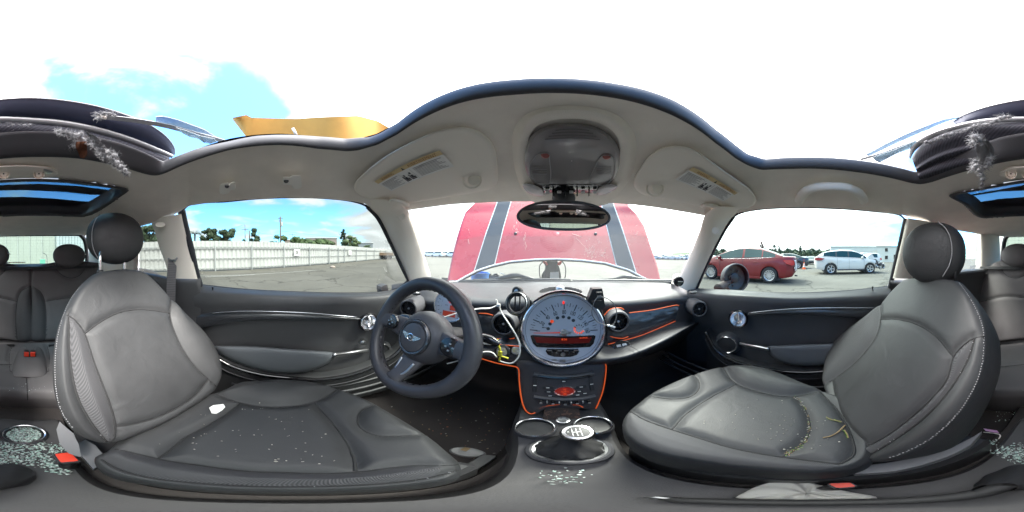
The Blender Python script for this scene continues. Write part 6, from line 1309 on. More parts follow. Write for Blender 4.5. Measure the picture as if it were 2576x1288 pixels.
def stripe(l, r, m, name, lift, lab=None):
    lx = lambda y: np.interp(y, [p[1] for p in l], [p[0] for p in l]); rx_ = lambda y: np.interp(y, [p[1] for p in r], [p[0] for p in r]); G = []
    for v in np.linspace(0, 1, 50):
        row = []
        for u in np.linspace(0, 1, 6):
            oy = 690.; 
            for _ in range(4): x = lx(oy)*(1-u)+rx_(oy)*u; oy = (arc(x)-1.2)*(1-v)+470*v
            row.append(hoodpt(x, oy, lift))
        G.append(row)
    G = np.array(G); return mk(name, G, gridF(50, 6), m, hood)
M_['navystripe'] = mat('faded_navy_stripe', (.014, .022, .034), .55, var=.12, vscale=4, dirt=((.25, .28, .3), .68, 14, .5)); M_['pin'] = mat('white_pinstripe', (.6, .58, .54), .5)
for l, r in (([(1262,470),(1251.6,509.7),(1224,586),(1194,682),(1188,700)], [(1295,470),(1284,508.5),(1264.8,574),(1243,666.5),(1240,680)]), ([(1503,470),(1513.6,511),(1528,572),(1552,667.7),(1555,680)], [(1531,470),(1542,513),(1564,574),(1598.5,683),(1602,700)])):
    stripe([(a-2.2, b) for a, b in l], [(a+2.2, b) for a, b in r], M_['pin'], 'stripe_outline', .003); stripe(l, r, M_['navystripe'], 'hood_stripe', .006)
M_['scr'] = mat('pale_scrape', (.80, .70, .58), .8)
sc = MB(); r_ = random.Random(3)
def scr(a, b, ang_, ln, wd=.0008):
    x2, y2 = a+math.cos(ang_)*ln, b+math.sin(ang_)*ln; P = [hoodpt(a+(x2-a)*f+r_.gauss(0, .25), b+(y2-b)*f+r_.gauss(0, .25), .004) for f in np.linspace(0, 1, 5)]; sc.tube(P, wd*r_.uniform(.4, 1.1), 3)
for _ in range(90):
    a, b = r_.gauss(1488, 11), r_.gauss(632, 13); scr(a, b, r_.uniform(-1.8, -.2), r_.uniform(1, 6))
for _ in range(45): a, b = r_.gauss(1516, 6), r_.gauss(640, 10); scr(a, b, r_.uniform(-1.8, .4), r_.uniform(1, 5))
for _ in range(26): a, b = r_.gauss(1297, 4), r_.gauss(575, 10); scr(a, b, r_.uniform(-1.9, -.9), r_.uniform(1, 6))
for _ in range(45): scr(r_.uniform(1170, 1630), r_.uniform(520, 650), r_.uniform(-2.2, .3), r_.uniform(1, 8), .0006)
for _ in range(24): a, b = r_.gauss(1321, 2), r_.gauss(610, 12); scr(a, b, r_.uniform(-1.8, -1.2), r_.uniform(2, 8), .0006)
scr(1440, 588, .35, 26, .0022); scr(1449, 598, .8, 40, .0008); scr(1178, 575, 1.3, 14, .001); scr(1178, 602, 1.4, 12, .001)
tag(sc.build('scrape_marks', M_['scr'], hood, sharp=None), kind='stuff')
for a, b in ((1297, 588), (1498, 589)): lathe('washer_jet', [(.014, -.002), (.012, .010), (.006, .014), (.0001, .015)], hoodpt(a, b, .0), (0, -1, .4), M_['black'], hood, 16)
# wipers and cowl
wp = MB(); wp.tube(cat([U(a, b, y=v) for a, b, v in ((1128,709,.97),(1150,708,1.0),(1250,706,1.06),(1350,704,1.08),(1435,705,1.08))], 30), .012, 8); wp.tube(cat([U(a, b, y=v) for a, b, v in ((1190,704,1.06),(1240,702,1.07),(1270,697,1.07),(1300,693,1.08),(1322,697,1.08),(1340,702,1.08))], 24), [.007]*8+list(np.linspace(.007, .018, 8))+list(np.linspace(.018, .01, 8)), 8)
wp.build('wiper', M_['black'], CAR)
wp = MB(); wp.tube(cat([U(a, b, y=v) for a, b, v in ((1440,706,1.06),(1520,706,1.05),(1600,706,1.0),(1665,706,.92),(1690,706,.86))], 30), .010, 8); wp.tube(cat([U(a, b, y=v) for a, b, v in ((1500,703,1.08),(1550,700,1.07),(1575,696,1.05),(1600,700,1.02),(1640,705,.98))], 24), [.006]*7+list(np.linspace(.006, .016, 7))+list(np.linspace(.016, .008, 10)), 8)
wp.build('wiper', M_['black'], CAR)
cw = MB(); cw.grid([[U(a, 712, y=v)+np.array([0, dy, dz]) for a, v in ((1090,.76),(1130,.95),(1250,1.02),(1400,1.04),(1550,1.02),(1660,.92),(1702,.76))] for dy, dz in ((.01, .0), (.10, -.01), (.14, -.05), (.15, -.3))]); cw.build('cowl', M_['black'], CAR)
# front wings and bay (outside the view, seen from a step aside)
for sg, x0 in ((-1, -.76), (1, .86)):
    fb_ = MB()
    fb_.grid([[(x0-sg*.02*(i == 0), yv, z) for i, z in enumerate((-.30, -.42, -.62, -.85))] for yv in (.72, 1.0, 1.3, 1.55)]); fb_.grid([[(x0-sg*.0, yv, -.30), (x0-sg*.14, yv, -.29), (x0-sg*.16, yv, -.45)] for yv in (.80, 1.0, 1.3, 1.5)])
    fb_.build('front_wing', M_['redpaint'], CAR)
eb = MB(); eb.box([.045, 1.30, -.62], [.9, .45, .35]); eb.tube(cat([(-.5, 1.1, -.42), (-.2, 1.3, -.40), (.2, 1.25, -.42), (.5, 1.4, -.45)], 20), .03, 8); eb.tube(cat([(-.3, 1.5, -.45), (.1, 1.45, -.40), (.5, 1.2, -.43)], 20), .02, 8); eb.build('engine', M_['black'], CAR)
# upright bracket with cables and pale label
br = MB(); yb_ = 1.75
def bp(a, b, y=yb_): return U(a, b, y=y)
br.prism([bp(a, b) for a, b in ((1360,712),(1363,690),(1370,680),(1374,662),(1376,656),(1402,656),(1405,668),(1408,676),(1411,690),(1413,712))], (0, .06, 0), mi=0)
br.prism([bp(a, b, yb_-.02) for a, b in ((1383,712),(1384,685),(1406,684),(1407,712))], (0, .015, 0), mi=1)
br.prism([bp(a, b, yb_-.01) for a, b in ((1364,655),(1376,660),(1379,666),(1374,668),(1368,664))], (0, .03, 0), mi=2); br.prism([bp(a, b, yb_-.01) for a, b in ((1416,655),(1404,660),(1402,666),(1408,668),(1412,664))], (0, .03, 0), mi=2)
br.prism([bp(a, b, yb_-.015) for a, b in ((1384,658),(1400,658),(1399,678),(1385,678))], (0, .015, 0), mi=3)
for P in (((1366,658),(1358,668),(1357,685),(1359,700),(1360,712)), ((1370,658),(1373,675),(1372,690),(1370,705),(1368,712)), ((1414,657),(1421,668),(1423,680),(1422,695),(1418,712))): br.tube(cat([bp(a, b, yb_-.03) for a, b in P], 24), .006, 6, mi=3)
br.build('radiator_bracket', [mat('dark_green_grey_metal', (.045, .06, .055), .6), M_['paper'], M_['red'], M_['black']], CAR, sharp=30)
mb = MB(); cbk = U(1207, 685, y=1.30)+np.array([0, 0, -.115]); mb.lathe([(.065, -.10), (.082, .10), (.088, .10), (.090, .115), (.080, .115), (.06, -.09), (.0001, -.09)], cbk, (0, 0, 1), 32, sc=(1.0, .9))
tag(mb.build('bucket', mat('blue_plastic', (.05, .30, .85), .4), None), 'bright blue bucket in the engine bay left of the upright bracket', 'bucket')
mb = MB(); mb.tube([U(1230, 712, y=1.5), U(1232, 688, y=1.5)], .018, 8, mi=0); mb.tube(cat([U(a, b, y=1.5) for a, b in ((1233,692),(1238,694),(1240,700),(1248,703),(1256,701),(1254,693),(1247,690),(1240,694))], 20), .011, 8, mi=0); mb.box(U(1246, 698, y=1.5), [.10, .05, .04], mi=0); mb.tube(cat([U(a, b, y=1.5) for a, b in ((1258,687),(1266,689),(1273,694),(1277,700))], 16), .004, 6, mi=1); mb.build('wiring_harness', [M_['black'], M_['paper']], CAR)
# door mirror on the right, glass missing
mcc = U(1854, 699, x=1.0); mn_ = nrm((-.55, -1, .12)); mb = MB()
mb.lathe([(.02, -.11), (.07, -.095), (.10, -.05), (.107, -.01), (.106, .004), (.100, .008), (.095, .002)], mcc, mn_, 44, sc=(1.0, .93), mi=0); mb.lathe([(.095, .002), (.09, -.03), (.05, -.04), (.0001, -.042)], mcc, mn_, 40, sc=(1.0, .93), mi=1)
u_, v_, w__ = basis(mn_)
for q in range(16): a = q*.9; mb.box(mcc+(u_*math.cos(a)+v_*math.sin(a))*.055*((q % 3+1)/3)+w__*-.028, [.014, .008, .006], ax=basis(mn_), mi=2 if q % 3 == 0 else 1)
mb.lathe([(.035, -.04), (.034, -.026), (.02, -.022), (.0001, -.022)], mcc, mn_, 24, mi=1)
mb.build('door_mirror', [M_['rubber'], M_['black'], M_['satin']], dr)
tube('mirror_arm', cat([U(1806, 726, x=.83), U(1816, 720, x=.88), U(1830, 712, x=.95), mcc-mn_*.08-np.array([0, 0, .03])], 14), [.028]*6+[.020]*4+[.015]*4, mat('brown_red_arm', (.045, .026, .024), .6), dr, 14)
q = [U(a, b, x=-.86) for a, b in ((959,722),(966,718),(974,716),(977,730),(976,738),(961,738))]; prism('mirror_stub', q, (-.06, 0, 0), M_['rubber'], dl)
# ================================================================ OTHER THINGS OUTSIDE
def gnd(ox, oy):
    p = U(ox, oy, z=-H); return np.array([p[0], p[1], 0.])
def at(ox, dist): a = math.radians((ox-1384)/2576*360); return np.array([math.sin(a)*dist, math.cos(a)*dist, 0.])
def hgt(ox, oy, dist): d = ray(ox, oy); return H+d[2]/np.linalg.norm(d[:2])*dist
Z0 = (0, 0, 0)
# --- fence
fp = [gnd(a, b) for a, b in ((541,682),(633,678),(713.7,672),(782,668.3),(855,662))]
A_ = np.array(fp); cc = A_.mean(0); dv = np.linalg.svd(A_-cc)[2][0]; dv = dv*np.sign(dv[1]); nf = nrm(np.cross(dv, (0, 0, 1))); nf = nf*np.sign(-(cc@nf))
def fx(ox):
    d = ray(ox, 640); d = np.array([d[0], d[1], 0]); t_ = (cc@nf)/(d@nf); return d*t_
def fs(ox): return (fx(ox)-cc)@dv
FH = np.mean([hgt(a, b, np.linalg.norm(fx(a))) for a, b in ((500,608.5),(635,608),(733,609.7),(855,616.3))])
s0, s1 = fs(330), 75.
fn_ = thing('metal_fence', 'long white corrugated metal fence with grey rails and posts', 'fence', tuple(cc+dv*0))
M_['fence'] = mat('white_fence_sheet', (.50, .51, .50), .6, var=.08, vscale=1.2, dirt=((.25, .27, .24), .62, 2.5, .4)); M_['rail'] = mat('galvanised_rail', (.40, .42, .42), .6, .2)
n = int((s1-s0)/.10); ss = np.linspace(s0, s1, n); off_ = np.where(np.arange(n) % 3 == 0, .07, 0.0)
G = [[cc+dv*s-nf*(.05+o)+np.array([0, 0, z]) for s, o in zip(ss, off_)] for z in (.06, FH)]
mk('fence_sheet', np.array(G), gridF(2, n), M_['fence'], fn_, smooth=False, off=Z0)
for fr_ in (.09, .42, .755, .80): mb = MB(); mb.box(cc+dv*(s0+s1)/2+np.array([0, 0, FH*fr_]), [s1-s0, .05, .045], ax=np.array([dv, nf, [0, 0, 1]])); mb.build('fence_rail', M_['rail'], fn_, smooth=False, off=Z0)
pxs = [541,632.7,713.7,778,827,850.5,865.6,896,921,941,956.7,970,981]; psl = sorted([fs(x) for x in pxs]+[fs(541)-2.4*k for k in range(1, 6)])
for s in psl: box('fence_post', cc+dv*s+nf*.06+np.array([0, 0, FH*.43]), [.07, .07, FH*.86], M_['rail'], fn_, np.array([dv, nf, [0, 0, 1]]), .1, Z0)
for x, lab in ((745.5, 'nearer of the two small white signs on the fence, with black symbol'), (878.5, 'farther of the two small white signs on the fence, with black symbol')):
    c = fx(x)+nf*.10; c[2] = hgt(x, 635.3, np.linalg.norm(c[:2])); mb = MB(); ax = np.array([dv, nf, [0, 0, 1]]); mb.box(c, [.62, .02, .52], ax=ax, mi=0)
    for q in ((0, .10, .22, .05), (0, -.10, .22, .05), (.10, 0, .05, .22), (-.03, 0, .10, .10)): mb.box(c+dv*-q[0]+np.array([0, 0, q[1]])+nf*.013, [q[2], .006, q[3]], ax=ax, mi=1)
    s_ = mb.build('fence_sign', [M_['paper'], M_['ink']], None, smooth=False, off=Z0); tag(s_, lab, 'sign', 'signs on the fence')
# --- trees
M_['bark'] = mat('tree_bark', (.10, .075, .055), .95, bump=.8, bscale=20)
leafm = [mat('dark_conifer_foliage', (.035, .06, .028), .8, var=.5, vscale=2.2), mat('green_foliage', (.06, .10, .035), .8, var=.5, vscale=2), mat('reddish_foliage', (.16, .06, .04), .8, var=.4, vscale=2), mat('pale_green_foliage', (.10, .14, .06), .8, var=.4, vscale=2)]
TR_N = [0]
def tree(ox, dist, top_y, wpx, label, mi=0, shape='round', n=900, base=0, group=None, name='tree', oy0=None, cat_='tree'):
    p = at(ox, dist); h = hgt(ox, top_y, dist); R_ = math.radians(wpx/2576*360)/2*dist*1.22; TR_N[0] += 1; r_ = random.Random(TR_N[0]*7+1)
    t = thing(name, label, cat_, tuple(p), 0, group)
    zb = base if base else h*.12
    mb = MB(); mb.tube(cat([p, p+np.array([r_.uniform(-.1, .1), 0, h*.5]), p+np.array([0, 0, h*.9])], 10), np.linspace(h*.03, h*.006, 10), 7)
    for k in range(7):
        a = r_.uniform(0, 6.28); z = zb+(h-zb)*r_.uniform(.1, .7); mb.tube(cat([p+np.array([0, 0, z]), p+np.array([math.cos(a)*R_*.5, math.sin(a)*R_*.5, z+h*.08]), p+np.array([math.cos(a)*R_*.8, math.sin(a)*R_*.8, z+h*.16])], 6), np.linspace(h*.012, h*.003, 6), 5)
    mb.build('trunk', M_['bark'], t, off=Z0)
    # clumps of leaf-sized faces round limb tips
    cl_ = []
    nc = 34 if n > 500 else 18
    for k in range(nc):
        f = r_.random(); a = r_.uniform(0, 6.28)
        if shape == 'cone': rad = (R_*(1-f)**.8*.75+.05*R_)*r_.random()**.4; z = zb*.6+(h-zb*.6)*f*.93
        elif shape == 'lean': rad = R_*.7*math.sin(math.pi*min(f+.15, 1)); z = zb+(h-zb)*f
        else: rad = R_*.88*math.sqrt(max(.04, 1-((f-.62)/.48)**2))*r_.random()**.35; z = zb+(h-zb)*(.08+.80*f)
        cl_.append((p+np.array([math.cos(a)*rad+(R_*.5*(f-.4) if shape == 'lean' else 0), math.sin(a)*rad, z]), R_*r_.uniform(.26, .50)*(1 if shape != 'cone' else (1.15-f*.8))))
    cb_ = MB(); tt = np.linspace(0, 2*np.pi, 9, endpoint=False)
    for c, cr_ in cl_:
        rr = cr_*.78; cb_.grid([c+np.stack([np.cos(tt)*rr*q*(.8+.4*np.array([r_.random() for _ in tt])), np.sin(tt)*rr*q*(.8+.4*np.array([r_.random() for _ in tt])), np.full(9, z_*rr)], 1) for q, z_ in ((.05, .75), (.7, .5), (1, 0), (.75, -.45), (.05, -.65))], 0, False, True)
    core = (np.concatenate(cb_.V), cb_.F)
    V = []; F = []; lf = max(R_*.062, .07); n = int(n*1.5)
    for i in range(n):
        c, cr_ = cl_[r_.randrange(nc)]; d = nrm([r_.gauss(0, 1) for _ in range(3)])*cr_*r_.random()**.45; d[2] *= .7; q = c+d
        if q[2] > h: q[2] = h-.1*r_.random()
        a1 = nrm([r_.gauss(0, 1) for _ in range(3)]); a2 = nrm(np.cross(a1, [r_.gauss(0, 1) for _ in range(3)])); s = lf*r_.uniform(.6, 1.7); k = len(V); V += [q-a1*s-a2*s*.5, q+a1*s-a2*s*.3, q+a1*s*.7+a2*s*.6, q-a1*s*.6+a2*s*.5]; F.append((k, k+1, k+2, k+3))
    nV = len(V); V = np.concatenate([np.array(V), core[0]]); V[:, 2] = np.minimum(V[:, 2], h); F = F+[tuple(i+nV for i in f) for f in core[1]]
    mk('crown', V, F, leafm[mi], t, smooth=False, off=Z0); return t
tree(529, 42, 573, 46, 'left dark conifer of the pair behind the fence, next to the palm', 0, n=2200, group='trees behind the left fence')
tree(569, 43, 572, 46, 'right dark conifer of the pair behind the fence', 0, n=2200, group='trees behind the left fence')
tree(641, 45, 575, 30, 'wind-bent tree leaning right beside the wooden pole behind the fence', 0, 'lean', 1300, group='trees behind the left fence')
tree(614, 48, 598, 16, 'small low bush at the foot of the thin pole behind the fence', 1, n=500, group='trees behind the left fence')
tree(702, 46, 592, 44, 'scruffy bush at the foot of the tall pole behind the fence', 1, n=1100, group='trees behind the left fence')
tree(750, 52, 595, 44, 'wide low bush left of the flat white roof behind the fence', 1, n=1000, group='trees behind the left fence')
tree(800, 56, 602, 70, 'long low reddish shrub below the flat white roof', 1, n=1200, group='trees behind the left fence', base=.5)
tree(864, 55, 573, 30, 'tall pointed fir behind the far stretch of fence', 0, 'cone', 1500, group='trees behind the left fence')
tree(882, 52, 590, 34, 'round lighter tree at the right of the pointed fir', 3, n=1100, group='trees behind the left fence')
tree(925, 60, 612, 18, 'small round shrub in front of the low grey building', 1, n=400, group='trees behind the left fence')
tree(387, 30, 566, 60, 'dark tree above the fence seen through the left rear side window', 0, n=1600, group='trees behind the left fence')
tree(425, 34, 575, 44, 'dark tree close behind the left door pillar', 0, n=900, group='trees behind the left fence')
# palm
p = at(491, 38); hP_ = hgt(491, 588, 38); pt = thing('palm_tree', 'small palm tree with drooping fronds behind the fence', 'palm tree', tuple(p)); tube('trunk', cat([p, p+np.array([.1, 0, hP_*.5]), p+np.array([0, 0, hP_])], 8), .22, M_['bark'], pt, 8, off=Z0)
mb = MB()
for k in range(34):
    a = k*2.4; ln = random.uniform(1.5, 2.1); d = np.array([math.cos(a), math.sin(a), 0]); e = random.uniform(.1, 1.2); P = cat([p+[0, 0, hP_], p+d*ln*.5+[0, 0, hP_+.7*e], p+d*ln+[0, 0, hP_+.3*e-.6]], 9); s_ = np.cross(d, (0, 0, 1)); 
    for i in range(1, 9):
        for sg in (-1, 1): q = P[i]; mb.add([q, q+d*.10, q+s_*sg*.42+d*.22-[0, 0, .20]], [(0, 1, 2)])
mb.build('fronds', leafm[1], pt, smooth=False, off=Z0)
# --- poles and wires
M_['pole'] = mat('weathered_pole', (.16, .13, .11), .9, bump=.5, bscale=30)
def pole(ox, dist, top, rad, label, arms, cans=0):
    p = at(ox, dist); h = hgt(ox, top, dist); t = thing('utility_pole', label, 'pole', tuple(p), 0, 'utility poles'); tube('shaft', [p, p+np.array([0, 0, h])], rad, M_['pole'], t, 10, off=Z0); right = np.array([p[1], -p[0], 0])/dist
    for dz, wd in arms: box('crossarm', p+np.array([0, 0, h-dz]), [wd, .14, .14], M_['pole'], t, np.array([right, nrm(np.cross((0, 0, 1), right)), [0, 0, 1]]), .1, Z0)
    for k in range(cans): lathe('transformer', [(.0001, -.5), (.28, -.5), (.28, .5), (.2, .6), (.0001, .6)], p+right*.35+np.array([0, 0, h-2.2]), (0, 0, 1), M_['rail'], t, 14, off=Z0)
    return p+np.array([0, 0, h])
a1 = pole(706, 44, 545, .19, 'tall wooden utility pole with short crossarms behind the fence', ((.5, 1.3), (1.2, .9)), 1); a2 = pole(617, 48, 565, .13, 'thin utility pole left of the wind-bent tree', ((1.5, 2.2),)); a3 = pole(628, 46, 580, .17, 'short stout pole against the wind-bent tree', ()); a4 = pole(736, 70, 587, .12, 'small distant pole right of the tallest pole', ((.5, 2.6),))
mb = MB()
for q, (x, y_) in enumerate(((a2, at(470, 50)+[0, 0, 6]), (a2+[0, 0, -1.2], a1+[0, 0, -5]), (a2+[0, 0, -1.5], a3), (a1+[0, 0, -4], at(900, 60)+[0, 0, 7]))): mb.tube(cat([x, (np.asarray(x)+y_)/2-np.array([0, 0, .6]), y_], 14), .03, 4)
tag(mb.build('power_line', M_['ink'], None, off=Z0), 'thin sagging power lines strung between the poles behind the fence', 'power line')
# --- buildings
def building(ox0, ox1, dist, top, label, roofm, wallm, doors=(), depth=12, name='warehouse', rise=.5, wins=()):
    p0, p1 = at(ox0, dist), at(ox1, dist); d = p1-p0; Lw = np.linalg.norm(d); d /= Lw; back = nrm(np.array([d[1], -d[0], 0])); back = back*np.sign(back@p0); h = hgt((ox0+ox1)/2, top, dist); c = (p0+p1)/2+back*depth/2
    t = thing(name, label, 'building', tuple(c)); ax = np.array([d, back, [0, 0, 1]])
    mb = MB(); mb.box(c+[0, 0, (h-rise)/2], [Lw, depth, h-rise], ax=ax, bev=.001); mb.build('wall', wallm, t, smooth=False, off=Z0)
    mb = MB(); P = [p0-d*.3-back*.3+[0, 0, h-rise], p0-d*.3+back*depth/2+[0, 0, h], p0-d*.3+back*(depth+.3)+[0, 0, h-rise], p0-d*.3+back*(depth)+[0, 0, h-rise-.12], p0-d*.3-back*.28+[0, 0, h-rise-.12]]; mb.prism(P, d*(Lw+.6)); mb.build('roof', roofm, t, smooth=False, off=Z0)
    for a, b, z0_, z1_ in doors: box('roller_door', p0+d*Lw*(a+b)/2-back*.04+[0, 0, (z0_+z1_)/2], [Lw*(b-a), .08, z1_-z0_], M_['rail'], t, ax, .02, Z0)
    for a, b, z0_, z1_ in wins: w_o = box('window', p0+d*Lw*(a+b)/2-back*.03+[0, 0, (z0_+z1_)/2], [Lw*(b-a), .06, z1_-z0_], M_['gloss'], t, ax, .02, Z0); box('window_sill', p0+d*Lw*(a+b)/2-back*.08+[0, 0, z0_-.06], [Lw*(b-a)*1.15, .12, .08], wallm, w_o, ax, .02, Z0)
    return t
M_['wallw'] = mat('pale_metal_wall', (.52, .54, .52), .7, bump=.5, bscale=3, var=.05, vscale=.5); M_['roofg'] = mat('grey_roof_sheet', (.42, .44, .43), .6); M_['wallt'] = mat('tan_wall', (.36, .30, .26), .8, var=.08, vscale=.4)
building(2090, 2211, 62, 617, 'long pale metal warehouse with two roller doors behind the white car', M_['roofg'], M_['wallw'], ((.24, .42, .3, 3.6), (.68, .86, .3, 3.6)))
building(2207, 2262, 48, 618, 'white office building with small windows beside the warehouse', M_['roofg'], M_['wallw'], (), 14, 'office_building', .15, ((.35, .48, 3.1, 4.1), (.35, .48, .9, 1.9), (.75, .85, .9, 2.2)))
building(769, 848, 95, 596, 'wide tan building with flat white roof far behind the fence', M_['paper'], M_['wallt'], (), 10, 'warehouse', .6)
building(716, 770, 80, 600, 'low brown building behind the bushes left of the white roof', M_['wallt'], M_['wallt'], (), 10, 'warehouse', .8)
building(897, 938, 75, 609, 'low grey building with flat roof near the far end of the fence', M_['roofg'], M_['rail'], ((.5, .62, 2.2, 3.0),), 8, 'warehouse', .4)
# white panelled unit and corrugated container behind the car
M_['panelw'] = mat('cream_panel', (.27, .29, .265), .6, var=.04, vscale=1)
t = thing('panelled_wall', 'cream panelled wall filling most of the rear window', 'wall', (1.5, -12, 0)); box('wall_sheet', [2.9, -12.2, 1.65], [8.4, .3, 3.3], M_['panelw'], t, None, .02, Z0)
for x in np.arange(-1.2, 7, .9): box('panel_seam', [x, -12.03, 1.65], [.03, .03, 3.3], M_['rail'], t, None, .1, Z0)
box('base_kerb', [2.9, -11.9, .12], [8.4, .2, .24], M_['yellow'], t, None, .05, Z0)
n = 90; xs = np.linspace(-4.6, -1.35, n); G = [[(x, -11.6-.05*(1 if (i//3) % 2 else 0), z) for i, x in enumerate(xs)] for z in (.1, 3.2)]
t = thing('steel_container', 'pale corrugated steel container at the right end of the rear view', 'container', (-3, -12, 0)); mk('side_wall', np.array(G), gridF(2, n), mat('container_grey', (.30, .34, .36), .5), t, smooth=False, off=Z0); box('container_body', [-2.97, -12.7, 1.65], [3.25, 1.9, 3.1], M_['rail'], t, None, .02, Z0)
mb = MB(); q = at(107, 10.6); mb.box(q+[0, 0, .75], [.35, .2, .35], mi=0); mb.tube(cat([q+[-.3, 0, .6], q+[-.25, 0, 1.2], q+[0, 0, 1.35]], 12), .02, 6, mi=1); mb.tube([q, q+[0, 0, .7]], .05, 8, mi=1)
tag(mb.build('hose_box', [mat('green_box', (.10, .32, .24), .5), M_['ink']], None, smooth=False, off=Z0), 'small green box on a post in front of the cream wall', 'box')
# --- hills
hm_ = mat('wooded_hill', (.10, .13, .07), .95, var=.6, vscale=.06)
G = []; NX = 240; xo = np.linspace(1690, 2320, NX); r_ = np.random.default_rng(5); base_ = np.convolve(r_.normal(0, 1, NX+40), np.ones(9)/9, 'same')[20:20+NX]
for f in np.linspace(0, 1, 6): G.append([at(x, 330+60*f)+np.array([0, 0, max(0, (hgt(x, np.interp(x, [1690,1800,1900,2000,2100,2200,2320], [634,633,632,629,626,628,630])+1.0*b, 330))*math.sin(f*math.pi/2))]) for x, b in zip(xo, base_)])
tag(mk('hill', np.array(G), gridF(6, NX), hm_, None, off=Z0), kind='structure')
mb = MB(); V = []; F = []; rr_ = random.Random(8)
for i in range(9000):
    x = rr_.uniform(1780, 2120); dist = rr_.uniform(110, 200); z = rr_.random()**.9*hgt(x, 629.5+2.5*math.sin(x*.11)+2*math.sin(x*.31)+rr_.uniform(-1, 2), dist); c = at(x, dist)+np.array([0, 0, max(z, .3)]); s = rr_.uniform(.4, 1.2); a1 = nrm([rr_.gauss(0, 1) for _ in range(3)]); a2 = nrm(np.cross(a1, [rr_.gauss(0, 1) for _ in range(3)])); k = len(V); V += [c-a1*s, c+a2*s, c+a1*s, c-a2*s]; F.append((k, k+1, k+2, k+3))
tag(mk('far_treeline', np.array(V), F, leafm[0], None, smooth=False, off=Z0), 'line of distant mixed trees along the right edge of the lot', 'trees', kind='stuff')
tree(1915, 80, 606, 24, 'tall reddish tree above the red sedan roof', 2, 'cone', 700, group='trees beyond the right lot'); tree(1948, 85, 613, 21, 'left dark conifer of the pair behind the red sedan', 0, 'cone', 600, group='trees beyond the right lot'); tree(1960, 86, 612, 21, 'right dark conifer of the pair behind the red sedan', 0, 'cone', 600, group='trees beyond the right lot')
tree(2013, 84, 615, 17, 'narrow dark cypress above the traffic cone', 0, 'cone', 600, group='trees beyond the right lot'); tree(2188, 95, 617, 7, 'small conifer top above the warehouse roof', 0, 'cone', 200, group='trees beyond the right lot'); tree(2224, 92, 614, 8, 'conifer top above the office building', 0, 'cone', 200, group='trees beyond the right lot')
# --- cone, trailer, rock, paint lines
p = at(2023, 16.0); mb = MB(); mb.box(p+[0, 0, .02], [.40, .40, .04], mi=0); mb.lathe([(.15, .04), (.112, .22)], p, (0, 0, 1), 24, mi=0); mb.lathe([(.112, .22), (.087, .36)], p, (0, 0, 1), 24, mi=1); mb.lathe([(.087, .36), (.072, .44)], p, (0, 0, 1), 24, mi=0); mb.lathe([(.072, .44), (.055, .54)], p, (0, 0, 1), 24, mi=1); mb.lathe([(.055, .54), (.025, .72), (.0001, .72)], p, (0, 0, 1), 24, mi=0)
tag(mb.build('traffic_cone', [mat('cone_orange', (.85, .13, .02), .5), M_['paper']], None, off=Z0), 'orange traffic cone with white bands on the lot', 'cone')
p = gnd(837, 674); mb = MB(); mb.lathe([(.18, 0), (.2, .08), (.12, .16), (.0001, .18)], p, (0, 0, 1), 9); tag(mb.build('rock', M_['wallt'], None, smooth=False, off=Z0), 'small brown rock on the asphalt before the fence', 'rock')
M_['tyre'] = mat('tyre_rubber', (.025, .025, .027), .8, bump=.3, bscale=60); M_['rimm'] = mat('alloy_rim', (.62, .62, .64), .3, .9)
p = at(975, 30); tdir = nrm(at(1010, 30)-at(955, 30)); tb = nrm(np.cross(tdir, (0, 0, 1))); ax = np.array([tdir, tb, [0, 0, 1]])
t = thing('flatbed_trailer', 'brown wooden flatbed trailer with double wheels by the fence end', 'trailer', tuple(p))
box('load_bed', p+tdir*1.4+[0, 0, .98], [5.6, 2.2, .5], mat('weathered_wood', (.30, .20, .13), .85, var=.2, vscale=3), t, ax, .03, Z0); box('chassis', p+tdir*1.6+[0, 0, .62], [5.2, .5, .16], M_['ink'], t, ax, .1, Z0)
for k in (-.35, .45):
    for sd in (-1, 1): lathe('wheel', [(.0001, -.12), (.25, -.12), (.38, -.10), (.40, 0), (.38, .10), (.25, .12), (.0001, .12)], p+tdir*k+tb*sd*.95+[0, 0, .40], tb, M_['tyre'], t, 24, off=Z0)
ln = MB()
for a, b, c, d in ((440, 694, 800, 679), (470, 697.5, 640, 691)): A, B = gnd(a, b)+[0, 0, .004], gnd(c, d)+[0, 0, .004]; s_ = nrm(np.cross(B-A, (0, 0, 1)))*.04; ln.add([A-s_, B-s_, B+s_, A+s_], [(0, 1, 2, 3)])
tag(ln.build('bay_lines', mat('worn_line_paint', (.42, .42, .40), .8), None, smooth=False, off=Z0), kind='structure')
